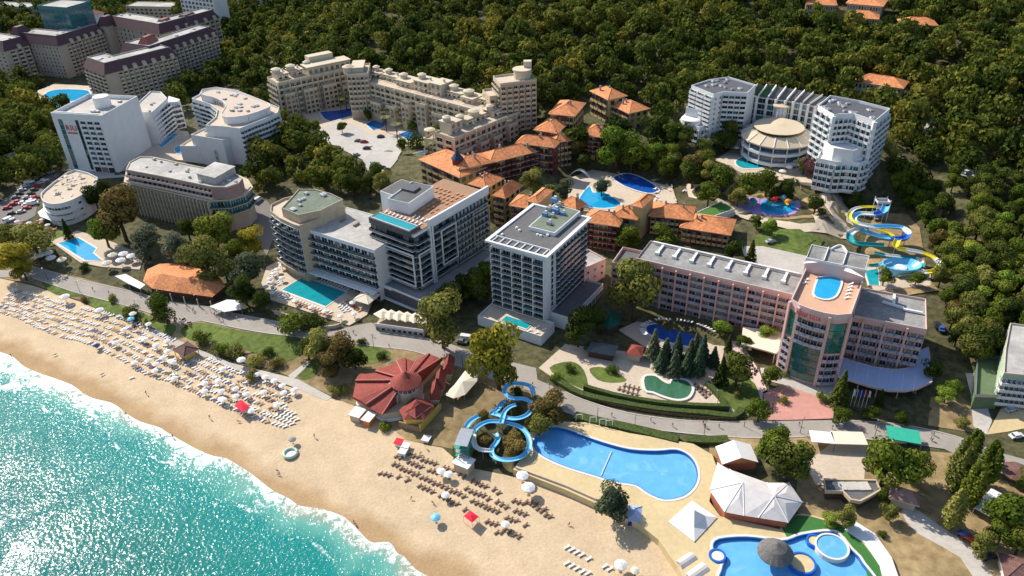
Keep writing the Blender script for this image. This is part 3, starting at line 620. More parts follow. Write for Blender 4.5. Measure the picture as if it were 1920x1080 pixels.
def person(x, y, z, pose, k, label, group=None, rz=None):
    key = (pose, k % 6)
    if key not in PPL: PPL[key] = person_mesh(M['skin'] if k % 3 == 0 and pose == 'lie' else SH[k % 6], SH[(k*5+2) % 6], pose, k)
    return put('person', PPL[key], (x, y, z), random.uniform(0, 6.28) if rz is None else rz, label=label, cat='person', group=group)
def car_mesh(col, van=False):
    m = MB(); L_, W_ = (4.3, 1.8) if not van else (5.4, 2.0); h1, h2 = (.85, 1.45) if not van else (1.1, 2.2)
    prof = [(-L_/2, .35), (-L_/2, h1*.9), (-L_/2+.15, h1), (-L_/2+(.55 if not van else .1), h1+.03), (-L_/2+(1.0 if not van else .25), h2), (L_*.12 if not van else L_*.26, h2), (L_*.28 if not van else L_*.38, h1+.05), (L_/2-.1, h1*.88), (L_/2, h1*.6), (L_/2, .35)]
    n = len(prof); b = [(x, s*W_/2*(.86 if z > h1+.1 else 1), z) for s in (-1, 1) for x, z in prof]
    m.add(b, [tuple(range(n-1, -1, -1)), tuple(range(n, 2*n))]+[(i, (i+1) % n, n+(i+1) % n, n+i) for i in range(n)], 0)
    gx0, gx1 = (-L_/2+1.05, L_*.13) if not van else (L_*.0, L_*.3)
    for s in (-1, 1): m.box(((gx0+gx1)/2, s*W_/2*.9), (1, 0), gx1-gx0, .06, h1+.12, h2-.12, 1)
    for (x0, z0), (x1, z1) in ((prof[3], prof[4]), (prof[6], prof[5])):
        o = -.03 if x0 < 0 else .03; a, c = .12, .9; m.add([(x0+(x1-x0)*t+o, s*W_/2*.78, z0+(z1-z0)*t+.03) for t in (a, c) for s in (-1, 1)], [(0, 1, 3, 2)] if x0 < 0 else [(1, 0, 2, 3)], 1)
    for x in (-L_*.3, L_*.3):
        for s in (-1, 1):
            c = (x, s*(W_/2-.08)); v = [(x+.33*math.cos(a), c[1]+s*.1*e, .33+.33*math.sin(a)) for e in (0, 1) for a in [k*math.pi/5 for k in range(10)]]
            m.add(v, [tuple(range(10)), tuple(range(19, 9, -1))]+[(i, (i+1) % 10, 10+(i+1) % 10, 10+i) for i in range(10)], 2)
    return m.mesh('car', [col, M['glass'], M['black']])
CC = {n: car_mesh(mat('car_paint_'+n, c, .3, .02, 1, spec=.6)) for n, c in dict(white=(.7, .7, .7), silver=(.4, .41, .43), black=(.03, .03, .035), red=(.35, .02, .02), blue=(.05, .12, .35), grey=(.15, .16, .17)).items()}
CC['van'] = car_mesh(MATS['car_paint_white'], True)
def car(px, py, col, rz, label, group=None):
    g = G(px, py, .12); return put('parked_van' if col == 'van' else 'parked_car', CC[col], g, R(rz), label=label, cat='van' if col == 'van' else 'car', group=group)
def poolset(px, wm, zt=None, rimw=.9, label='', sm=3, h=.12, deckpx=None, deckm=None, dz=.0, dlabel=None, drop=4, group=None):
    """a pool with coping; on sloping ground it sits in a level terrace"""
    g = G(*px[0]); zs = [G(*p)[2] for p in (deckpx or px)]; z = (max(zs) if zt is None else zt)+dz
    q = smooth(px, sm) if sm else px; pl = ccw(pw(q, z)); T = empty('swimming_pool', (*cen(pl), z), label, 'swimming pool', group)
    MB().prism(pl, z-.5, z+h*.5).build('water', [wm], T); MB().ribbon(inset(pl, -rimw/2), rimw, z-.4, z+h, 0, True).build('coping', [M['rim']], T)
    keep(pl, 4)
    if deckpx:
        dp = ccw(pw(deckpx, z)); MB().prism(dp, z-drop, z-.01).build('pool_terrace', [deckm or M['deck']], kind='structure'); keep(dp, 0)
    return pl, z
# ------------------------------------------------------------------ building kit
UNIT = {}
def umesh(key, fn):
    if key not in UNIT: UNIT[key] = fn()
    return UNIT[key]
def window_mesh(w, h, fr, gl, mull=1):
    """framed pane, local x along the wall, -y outwards, origin at bottom centre"""
    def mk():
        m = MB(); t = .09; m.box((0, -.02), (1, 0), w, .06, 0, h, 1)
        m.box((-w/2-t/2, -.06), (1, 0), t, .2, -t, h+t, 0); m.box((w/2+t/2, -.06), (1, 0), t, .2, -t, h+t, 0)
        m.box((0, -.08), (1, 0), w, .26, -t, 0, 0); m.box((0, -.06), (1, 0), w, .2, h, h+t, 0)
        for i in range(mull): m.box((w*((i+1)/(mull+1)-.5), -.055), (1, 0), .07, .09, 0, h, 0)
        return m.mesh('window', [fr, gl])
    return umesh(('w', round(w, 2), round(h, 2), fr.name, gl.name, mull), mk)
def balcony_mesh(w, h, d, sl, rl, fin=0, door=None, kind='solid', fh=None):
    """slab with parapet or railing, side walls optional"""
    def mk():
        m = MB(); m.box((0, -d/2), (1, 0), w, d, -.1, .12, 0)
        m.box((0, -d+.05), (1, 0), w-.02, .08, .12, 1.05, 1)
        if kind == 'bars': m.box((0, -d+.05), (1, 0), w, .12, 1.05, 1.13, 0)
        for sx in (-1, 1): m.box((sx*(w/2-.05), -d/2), (1, 0), .08, d-.1, .12, 1.05, 1)
        if fin:
            for sx in (-1, 1): m.box((sx*(w/2+.06), -fin/2), (1, 0), .16, fin, -.1, fh or h, 0)
        return m.mesh('balcony', [sl, rl])
    return umesh(('b', round(w, 2), round(h, 2), d, sl.name, rl.name, fin, kind), mk)
CNT = {}
REST = {}
def part(T, name, me, loc, rz, parent=None):
    """first 100 of a kind on a thing are parts of their own, the rest are collected"""
    k = (T.name, name); CNT[k] = CNT.get(k, 0)+1
    if CNT[k] <= 96: return put(name, me, loc, rz, T)
    REST.setdefault(k, (T, []))[1].append((me, loc, rz))
def flush():
    for (tn, name), (T, L_) in REST.items():
        m = MB(); mats = []
        for me, loc, rz in L_:
            c, s = math.cos(rz), math.sin(rz); b = len(m.v); idx = []
            for mm in me.materials:
                if mm not in mats: mats.append(mm)
                idx.append(mats.index(mm))
            for v in me.vertices: m.v.append((loc[0]+v.co.x*c-v.co.y*s, loc[1]+v.co.x*s+v.co.y*c, loc[2]+v.co.z))
            for p in me.polygons: m.f.append(tuple(b+i for i in p.vertices)); m.m.append(idx[p.material_index])
        m.build('remaining_'+name+'s', mats, T, kind='stuff')
    REST.clear()
def facade(T, A, B, z0, z1, nb, nf, st):
    """st: dict(win=(rel width, rel height, sill), fr, gl, bal=(depth, slab, rail), fin, skip, bw)"""
    u, l = unit(A, B); n = (u[1], -u[0]); rz = math.atan2(u[1], u[0]); w = l/nb; h = (z1-z0)/nf
    ww, wh, sill = st.get('win', (.7, .6, .25)); fr = st.get('fr', M['white']); gl = st.get('gl', M['glass']); bal = st.get('bal')
    bev = st.get('every', 1); off = .03
    for j in range(nf):
        for i in range(nb):
            if st.get('skip') and st['skip'](i, j): continue
            t = (i+.5)*w; x, y = A[0]+u[0]*t+n[0]*off, A[1]+u[1]*t+n[1]*off; z = z0+j*h
            alt = st.get('gl2', M['curtain']); g_ = alt if random.random() < st.get('mix', .3) else gl
            part(T, 'window', window_mesh(w*ww, h*wh, fr, g_, st.get('mull', 1)), (x, y, z+h*sill), rz)
            if bal and not (st.get('bskip') and st['bskip'](i, j)):
                part(T, 'balcony', balcony_mesh(w*st.get('bw', 1)-.04, h, bal[0], bal[1], bal[2], st.get('fin', 0), fh=h-.12), (A[0]+u[0]*t+n[0]*.02, A[1]+u[1]*t+n[1]*.02, z+.02), rz)
def body(T, pl, z0, z1, wm, rm, par=.9, name='wall', pm=None, rname='roof', pw_=.3, base=3):
    """wall prism, roof sheet and parapet for a flat-roofed block"""
    pl = ccw(pl); MB().prism(pl, z0-base, z1, 0).build(name, [wm], T)
    MB().prism(inset(pl, .25), z1+.004, z1+.06, 0).build(rname, [rm], T)
    if par: MB().ribbon(inset(pl, pw_/2-.02), pw_, z1-.3, z1+par, 0, True).build('parapet', [pm or wm], T)
    keep(pl, 2.5); return pl
def edge(pl, i): return pl[i], pl[(i+1) % len(pl)]
def roof_bits(T, pl, z, n, seed=1, big=1):
    g = random.Random(seed); pl = ccw(pl); xs = [p[0] for p in pl]; ys = [p[1] for p in pl]; u, _ = unit(pl[0], pl[1]); k = 0; q = inset(pl, 1.8)
    for _ in range(n*12):
        x, y = g.uniform(min(xs), max(xs)), g.uniform(min(ys), max(ys))
        if not inpoly(x, y, q): continue
        m = MB(); a, b, h = g.uniform(.8, 1.6)*big, g.uniform(.8, 1.4)*big, g.uniform(.6, 1.1)
        m.box((x, y), u, a, b, z+.15, z+h, 0); m.box((x, y), u, a*.8, b*.8, z+h, z+h+.06, 1); m.lathe((x+u[0]*a*.15, y+u[1]*a*.15), [(.28, z+h+.06), (.28, z+h+.16)], 8, 1)
        for sx in (-1, 1): m.box((x+u[0]*a*.4*sx, y+u[1]*a*.4*sx), u, .12, b, z+.05, z+.15, 1)
        m.build('roof_unit', [M['lgrey'] if k % 2 else M['white'], M['steel']], T); k += 1
        if k >= n: break
def hip(T, pl, z, h, mt, over=.9, ridge=None, name='roof', eave=None, soff=True):
    """hipped roof over 4 corners (ccw, edge 0 = front)"""
    pl = inset(ccw(pl), -over); a, b, c, d = pl; l0 = unit(a, b)[1]; l1 = unit(b, c)[1]; m = MB()
    mid = lambda p, q, t=.5: (p[0]+(q[0]-p[0])*t, p[1]+(q[1]-p[1])*t)
    if l0 >= l1:
        t = min(.5, l1/2/l0); r1 = mid(mid(a, d), mid(b, c), t); r2 = mid(mid(a, d), mid(b, c), 1-t); F_ = [(0, 1, 5, 4), (1, 2, 5), (2, 3, 4, 5), (3, 0, 4)]
    else:
        t = min(.5, l0/2/l1); r1 = mid(mid(a, b), mid(d, c), t); r2 = mid(mid(a, b), mid(d, c), 1-t); F_ = [(0, 1, 4), (1, 2, 5, 4), (2, 3, 5), (3, 0, 4, 5)]
    v = [(*p, z) for p in (a, b, c, d)]+[(*r1, z+h), (*r2, z+h)]; m.add(v, F_, 0)
    m.add([(*p, z-.25) for p in (a, b, c, d)]+[(*p, z-.002) for p in (a, b, c, d)], [(0, 1, 5, 4), (1, 2, 6, 5), (2, 3, 7, 6), (3, 0, 4, 7), (3, 2, 1, 0)], 1)
    o = m.build(name, [mt, eave or M['cream']], T)
    rg = MB(); rg.tube([(*r1, z+h+.03), (*r2, z+h+.03)], .13, 5)
    for p, q in ((a, r1), (d, r1) if l0 >= l1 else (b, r1), (b, r2) if l0 >= l1 else (c, r2), (c, r2) if l0 >= l1 else (d, r2)): rg.tube([(*p, z+.03), (*q, z+h+.03)], .11, 4)
    rg.build('ridge_tiles', [mt], o); return o
def base_z(pl): return min(terr(*p) for p in pl)

# ================================================================== white seven-storey-plus tower in the middle
def white_tower():
    z = 36.3; pl = rect((915, 451), (1023.5, 481), (1104, 409), z); c = cen(pl); b = 5.0
    T = empty('hotel_tower', (*c, b), 'white hotel tower with balconies on all sides and a grey flat roof, centre', 'hotel')
    u, l = unit(pl[0], pl[1]); core = inset(pl, .9); MB().prism(core, b-1, z-.6, 0).build('wall', [M['white']], T)
    over = inset(pl, -1.0); MB().ribbon(inset(over, .7), 1.6, z-.55, z+.25, 0, True).build('cornice', [M['white']], T)
    MB().prism(inset(over, 1.3), z-.5, z-.25, 0).build('roof', [M['felt']], T)
    a, bb = pl[0], pl[1]; n = (-u[1], u[0])
    for i in range(8):      # open pergola frame along the front of the roof
        t = l*(i+.5)/8; p = (a[0]+u[0]*t, a[1]+u[1]*t)
        MB().box((p[0]+n[0]*2.2, p[1]+n[1]*2.2), n, 3.6, .35, z-.2, z+.2).build('roof_beam', [M['white']], T)
    MB().box((a[0]+u[0]*l/2+n[0]*4.2, a[1]+u[1]*l/2+n[1]*4.2), u, l-1.5, .3, z-.24, z+.5).build('roof_upstand', [M['white']], T)
    # raised plant room and its clutter
    ph = pw([(991, 426), (1040, 438), (1088, 397), (1040, 383)], z+1); ph = ccw(ph); MB().prism(ph, z-.25, z+1.3).build('plant_room', [M['white']], T); MB().prism(inset(ph, .35), z+1.3, z+1.34).build('plant_room_roof', [M['feltg']], T)
    for k, (x, y, s) in enumerate([(1030, 392, 1.3), (1042, 396, 1.6), (1048, 384, 1.1), (1022, 402, 1.2), (1036, 404, 1), (1056, 400, 1), (1030, 418, 1.1), (1040, 376, 1.5)]):
        p = P(x, y, z+2); m = MB(); m.box(p[:2], u, 1.6*s, 1.1*s, z+1.34, z+1.4+1.1*s, k % 2); m.box((p[0]+.3, p[1]+.4), u, .7*s, .5*s, z+1.4+1.1*s, z+1.9+1.2*s, 2); m.tube([(p[0]-1.2*s, p[1], z+1.7), (p[0]+1.5*s, p[1]+.5, z+1.7)], .12, 5, 0); m.build('roof_unit', [M['steel'], M['bluep'], M['white']], T)
    for x, y in [(969, 427), (974, 432), (1008, 440), (1014, 442), (1027, 441), (1054, 413), (942, 440)]:
        p = P(x, y, z); MB().lathe(p[:2], [(.55, z-.25), (.55, z+.35), (.3, z+.5)], 8).build('roof_vent', [M['white']], T)
    st = dict(win=(.8, .7, .08), fr=M['white'], gl=M['glass'], gl2=M['bglass'], mull=2, bal=(1.25, M['white'], M['glassrail']), fin=1.2, bw=.94)
    z0 = b+4.2; z1 = z-2.2
    q = core
    facade(T, q[0], q[1], z0, z1, 5, 10, st)
    c1 = (q[1][0]+(q[2][0]-q[1][0])*.22, q[1][1]+(q[2][1]-q[1][1])*.22)
    facade(T, q[1], c1, z0, z1, 2, 10, dict(win=(.5, .8, .1), gl=M['glass'], mull=0))
    facade(T, c1, q[2], z0, z1, 9, 10, dict(st, fin=.6, win=(.85, .72, .06)))
    facade(T, q[3], q[0], z0, z1, 7, 10, dict(st, fin=.3))
    for i in range(4):
        t = l*(.18+.22*i)
    MB().box((q[1][0]+n[0]*1.4+u[0]*.08, q[1][1]+n[1]*1.4+u[1]*.08), n, 2.6, .5, b, z-.6).build('corner_pier', [M['white']], T)
    keep(pl, 3)
    # ground-floor podium: terrace with small pool in front, low wing to the right
    f = [(q[0][0]-n[0]*10-u[0]*1, q[0][1]-n[1]*10-u[1]*1), (q[1][0]-n[0]*10+u[0]*4, q[1][1]-n[1]*10+u[1]*4), (q[1][0]-n[0]*.1+u[0]*4, q[1][1]-n[1]*.1+u[1]*4), (q[0][0]-n[0]*.1-u[0]*1, q[0][1]-n[1]*.1-u[1]*1)]
    MB().prism(f, b-1, b+3.2).build('podium', [M['white']], T); MB().prism(inset(f, .5), b+3.2, b+3.26).build('terrace', [M['deck']], T); MB().ribbon(inset(f, .15), .25, b+3.2, b+4.1, 0, True).build('terrace_rail', [M['rail']], T); keep(f, 1)
    pc = [(f[0][0]+u[0]*a_+n[0]*b_, f[0][1]+u[1]*a_+n[1]*b_) for a_, b_ in ((9, 2), (20, 2), (20, 6), (9, 6))]
    MB().prism(pc, b+3.26, b+3.4).build('terrace_pool', [W_TEAL], T); MB().ribbon(pc, .5, b+3.26, b+3.5, 0, True).build('pool_edge', [M['rim']], T)
    for i in range(9):
        x, y = f[0][0]+u[0]*(21+i*1.5)+n[0]*(1.5+(i % 2)*3.2), f[0][1]+u[1]*(21+i*1.5)+n[1]*(1.5+(i % 2)*3.2)
        if not inpoly(x, y, inset(f, 1)): continue
        bed('white', (x, y, b+3.26), math.atan2(u[1], u[0])+R(60), 'white sun lounger on the small terrace at the foot of the white tower', 'loungers on the tower terrace')
    m0 = (q[1][0]+n[0]*3, q[1][1]+n[1]*3); wg = [m0, (m0[0]+u[0]*9, m0[1]+u[1]*9), (m0[0]+u[0]*9+n[0]*27, m0[1]+u[1]*9+n[1]*27), (m0[0]+n[0]*27, m0[1]+n[1]*27)]
    MB().prism(wg, b-1, b+5).build('annexe', [M['white']], T); MB().prism(inset(wg, .4), b+5, b+5.06).build('annexe_roof', [M['felt']], T); MB().ribbon(inset(wg, .12), .3, b+4.8, b+5.8, 0, True).build('annexe_parapet', [M['white']], T); keep(wg, 1)
    facade(T, wg[1], wg[2], b, b+4.6, 8, 1, dict(win=(.86, .7, .1), mull=1))
    return T

# ================================================================== casino hotel with roof pool, low wing and curved end
def pool_hotel():
    z = 35.5; pl = rect((690, 409), (776, 440), (905, 356), z); b = 5.0; c = cen(pl)
    T = empty('hotel_block', (*c, b), 'dark glass hotel block with a long turquoise rooftop pool and a sunbathing deck', 'hotel')
    q = inset(pl, .6); MB().prism(q, b-1, z-.3).build('wall', [M['dgrey']], T); keep(pl, 3)
    u, l = unit(pl[0], pl[1]); n = (-u[1], u[0]); dd = unit(pl[1], pl[2])[1]
    MB().ribbon(inset(pl, .3), .6, z-1.4, z-.3, 0, True).build('cornice', [M['white']], T)
    MB().prism(inset(pl, .4), z-.3, z, 0).build('roof_deck', [M['wdeck']], T)
    pp = [(pl[0][0]+u[0]*a_+n[0]*b_, pl[0][1]+u[1]*a_+n[1]*b_) for a_, b_ in ((1.5, -.6), (l-1.5, -.6), (l-1.5, 4.8), (1.5, 4.8))]
    MB().ribbon(pp, .7, z-1.2, z+1.2, 0, True).build('pool_wall', [M['dgrey']], T); MB().ribbon(inset(pp, .45), .3, z+.6, z+1.28, 0, True).build('pool_edge', [M['rim']], T)
    MB().prism(inset(pp, .3), z, z+1.05).build('roof_pool', [W_TEAL], T)
    # stair block on the far left of the deck
    sb = ccw(pw([(727, 372), (766, 381), (813, 349), (772, 340)], z+5)); MB().prism(sb, z, z+4.4).build('stair_block', [M['white']], T); MB().prism(inset(sb, .4), z+4.4, z+4.5).build('stair_block_roof', [M['felt']], T); MB().ribbon(inset(sb, .1), .3, z+4.1, z+5, 0, True).build('stair_block_parapet', [M['white']], T)
    s2 = ccw(pw([(712, 353), (740, 362), (780, 340), (752, 331)], z+5)); MB().prism(s2, b+8, z+3.8).build('lift_block', [M['white']], T); MB().prism(inset(s2, .3), z+3.8, z+3.9).build('lift_block_roof', [M['felt']], T)
    sk = ccw(pw([(752, 352), (775, 358), (788, 349), (765, 342)], z+5.6)); MB().prism(sk, z+4.5, z+5.4).build('skylight', [M['dgrey']], T)
    rr = MB(); A = (pl[1][0]+n[0]*8, pl[1][1]+n[1]*8); B = pl[2]
    rr.ribbon([A, B], .9, z-.4, z+2.6); rr.build('side_screen', [M['white']], T)
    # bands of glass and white slab edges
    st = dict(win=(.94, .78, .06), fr=M['dgrey'], gl=M['glass'], gl2=M['curtain'], mix=.35, mull=1, bal=(1.5, M['white'], M['glassrail']), bw=1)
    z0 = b+7; z1 = z-2; A1 = pl[1]; m1 = (A1[0]+n[0]*dd*.15, A1[1]+n[1]*dd*.15); m2 = (A1[0]+n[0]*dd*.2, A1[1]+n[1]*dd*.2)
    facade(T, q[0], q[1], z0, z1, 8, 8, st); qa = q[1]; qd = unit(q[1], q[2])[1]
    e = lambda t: (qa[0]+n[0]*qd*t, qa[1]+n[1]*qd*t)
    facade(T, e(0), e(.16), z0, z1, 3, 8, st); facade(T, e(.22), e(.5), z0, z1+.6, 6, 8, dict(st, bal=(1.3, M['white'], M['glassrail']))); facade(T, e(.52), e(.98), z0, z1+.6, 9, 8, dict(st, fin=1.0))
    for t in (.175, .205): p = e(t); MB().box((p[0]+u[0]*.5, p[1]+u[1]*.5), n, .8, 1.6, b+3, z-.4).build('white_fin', [M['white']], T)
    # picture frames standing proud of the balconies
    def frame(a_, b_, za, zb, nn, mm):
        m = MB(); uu, ll = unit(a_, b_); o = 1.75
        a2 = (a_[0]+nn[0]*o, a_[1]+nn[1]*o); b2 = (b_[0]+nn[0]*o, b_[1]+nn[1]*o)
        for p in (a2, b2): m.box(p, uu, .4, .5, za, zb)
        mid_ = ((a2[0]+b2[0])/2, (a2[1]+b2[1])/2); m.box(mid_, uu, ll-.4, .5, zb-.4, zb); m.box(mid_, uu, ll-.4, .5, za, za+.4); m.build('facade_frame', [mm], T)
    fr0 = (q[0][0]+u[0]*l*.32, q[0][1]+u[1]*l*.32)
    frame(fr0, q[1], z0+1, z1-6.5, (-n[0], -n[1]), M['white']); frame(e(0), e(.15), z0+1, z1-6.5, u, M['white']); frame(e(.3), e(.5), z0+4, z1-2, u, M['white']); frame(e(.75), e(.98), z0+4, z1-3, u, M['tan'])
    # podium
    pd = [(pl[0][0]-n[0]*5-u[0]*1, pl[0][1]-n[1]*5-u[1]*1), (pl[1][0]-n[0]*5+u[0]*7, pl[1][1]-n[1]*5+u[1]*7), (pl[2][0]+u[0]*7-n[0]*4, pl[2][1]+u[1]*7-n[1]*4), (pl[2][0]-n[0]*4, pl[2][1]-n[1]*4), (pl[3][0]-n[0]*4, pl[3][1]-n[1]*4), (pl[0][0]-u[0]*1, pl[0][1]-u[1]*1)]
    pd = ccw(pd); MB().prism(pd, b-1, b+5.4).build('podium', [M['dgrey']], T); MB().prism(inset(pd, .5), b+5.4, b+5.5).build('podium_roof', [M['grey']], T); MB().ribbon(inset(pd, .2), .5, b+4.8, b+6.2, 0, True).build('podium_parapet', [M['white']], T); keep(pd, 1.5)
    MB().ribbon([pd[0], pd[1], pd[2]], 2.4, b+.3, b+.8).build('podium_plinth', [M['white']], T)
    # rows of beds on the deck
    a0 = math.atan2(u[1], u[0])
    for i in range(int((l-3)/2.0)):
        for j in range(2):
            x, y = pl[0][0]+u[0]*(2.5+i*2)+n[0]*(7+j*3.2), pl[0][1]+u[1]*(2.5+i*2)+n[1]*(7+j*3.2)
            if inpoly(x, y, inset(sb, -1)) or inpoly(x, y, inset(s2, -1)): continue
            bed('white', (x, y, z+.02), a0+R(90), 'white sun lounger beside the long rooftop pool', 'white loungers on the roof deck')
    for i in range(int(l/2.2)-1):
        for j in range(3, int((dd-14)/3)):
            x, y = pl[0][0]+u[0]*(2+i*2.2)+n[0]*(8+j*3), pl[0][1]+u[1]*(2+i*2.2)+n[1]*(8+j*3)
            if inpoly(x, y, inset(sb, -1.5)) or inpoly(x, y, inset(s2, -1.5)) or random.random() < .12: continue
            bed('orange', (x, y, z+.02), a0+R(90), 'orange-cushioned lounger on the brown roof deck behind the rooftop pool', 'orange loungers on the roof deck')
    # low wing
    zw = 27.6; wp = rect((577, 431), (702, 470), (650, 389), zw); wp = wp[:2]+[wp[2], wp[3]]
    W2 = empty('hotel_wing', (*cen(wp), b), 'low white wing with a pale flat roof linking the pool block and the curved block', 'hotel')
    body(W2, wp, b, zw, M['white'], M['lgrey'], .25)
    facade(W2, wp[0], wp[1], b+6, zw-.6, 10, 5, dict(win=(.8, .75, .06), gl=M['glass'], gl2=M['curtain'], bal=(1.4, M['white'], M['glassrail']), mull=1))
    facade(W2, wp[0], wp[1], b, b+4.6, 10, 1, dict(win=(.9, .8, .02), gl=M['glass'], mull=1)); MB().ribbon([(wp[0][0]-n[0]*2, wp[0][1]-n[1]*2), (wp[1][0]-n[0]*2, wp[1][1]-n[1]*2)], 3.4, b+4.4, b+4.9).build('canopy', [M['white']], W2)
    for x, y in [(643, 412), (668, 420)]: p = P(x, y, zw+.6); MB().box(p[:2], unit(wp[1], wp[2])[0], 3, .9, zw+.06, zw+.9).build('roof_unit', [M['wood']], W2)
    # curved block
    zc = 33.5; out = [(505, 386), (522, 399), (548, 411), (558, 414), (600, 399), (645, 377), (622, 364), (590, 356), (560, 355), (530, 362), (506, 374)]
    cp = ccw(pw(out, zc)); C3 = empty('hotel_block', (*cen(cp), b), 'beige curved-front block with a green roof left of the low wing', 'hotel')
    MB().prism(cp, b-1, zc-3.2).build('wall', [M['beige']], C3); keep(cp, 3); MB().prism(inset(cp, .2), zc-3.2, zc-3.1).build('roof_terrace', [M['deck']], C3); MB().ribbon(inset(cp, .15), .3, zc-3.6, zc-2.2, 0, True).build('parapet', [M['beige']], C3)
    up = ccw(pw([(528, 391), (560, 404), (600, 396), (643, 375), (620, 364), (590, 356), (560, 356), (548, 370)], zc+.6)); MB().prism(up, zc-3.1, zc+.4).build('top_storey', [M['beige']], C3); MB().prism(inset(up, .3), zc+.4, zc+.5).build('roof', [M['feltg']], C3); MB().ribbon(inset(up, .1), .3, zc+.2, zc+1, 0, True).build('top_parapet', [M['beige']], C3)
    roof_bits(C3, up, zc+.5, 6, 5, 1.5)
    fr_ = pw(smooth([(505, 386), (522, 399), (548, 411), (558, 414)], 2, False), zc)
    for i in range(len(fr_)-1): facade(C3, fr_[i], fr_[i+1], b+5, zc-3.4, 1, 7, dict(win=(.86, .72, .08), gl=M['glass'], bal=(1.3, M['white'], M['glassrail'])))
    MB().ribbon([(p[0], p[1]) for p in fr_], 3.2, b+4, b+4.9).build('ground_floor_canopy', [M['beige']], C3)
    return T
# ================================================================== pink hotel
def text_obj(T, s, size, a, b, z, n, mt, name='sign_lettering'):
    """raised letters on a wall between xy a and b facing n; meshes, not fonts left live"""
    cu = bpy.data.curves.new('t', 'FONT'); cu.body = s; cu.size = size; cu.extrude = .08; cu.align_x = 'CENTER'; cu.offset = .0 if len(s) < 4 else .02; cu.space_character = 1.15
    o = bpy.data.objects.new('t', cu); COL.objects.link(o); bpy.context.view_layer.update()
    me = bpy.data.meshes.new_from_object(o.evaluated_get(bpy.context.evaluated_depsgraph_get())); bpy.data.objects.remove(o)
    me.name = name; me.materials.clear(); me.materials.append(mt); u, l = unit(a, b); c = ((a[0]+b[0])/2+n[0]*.25, (a[1]+b[1])/2+n[1]*.25, z)
    o = bpy.data.objects.new(name, me); COL.objects.link(o); off = WL[T.name]; o.parent = T
    xs = [v.co.x for v in me.vertices]; k = l/(max(xs)-min(xs)) if xs else 1
    o.matrix_local = Matrix.Translation(Vector(c)-off) @ Matrix(((u[0], 0, n[0], 0), (u[1], 0, n[1], 0), (0, 1, 0, 0), (0, 0, 0, 1))) @ Matrix.Diagonal((k, 1, 1, 1)); WL[o.name] = Vector(c)
    return o
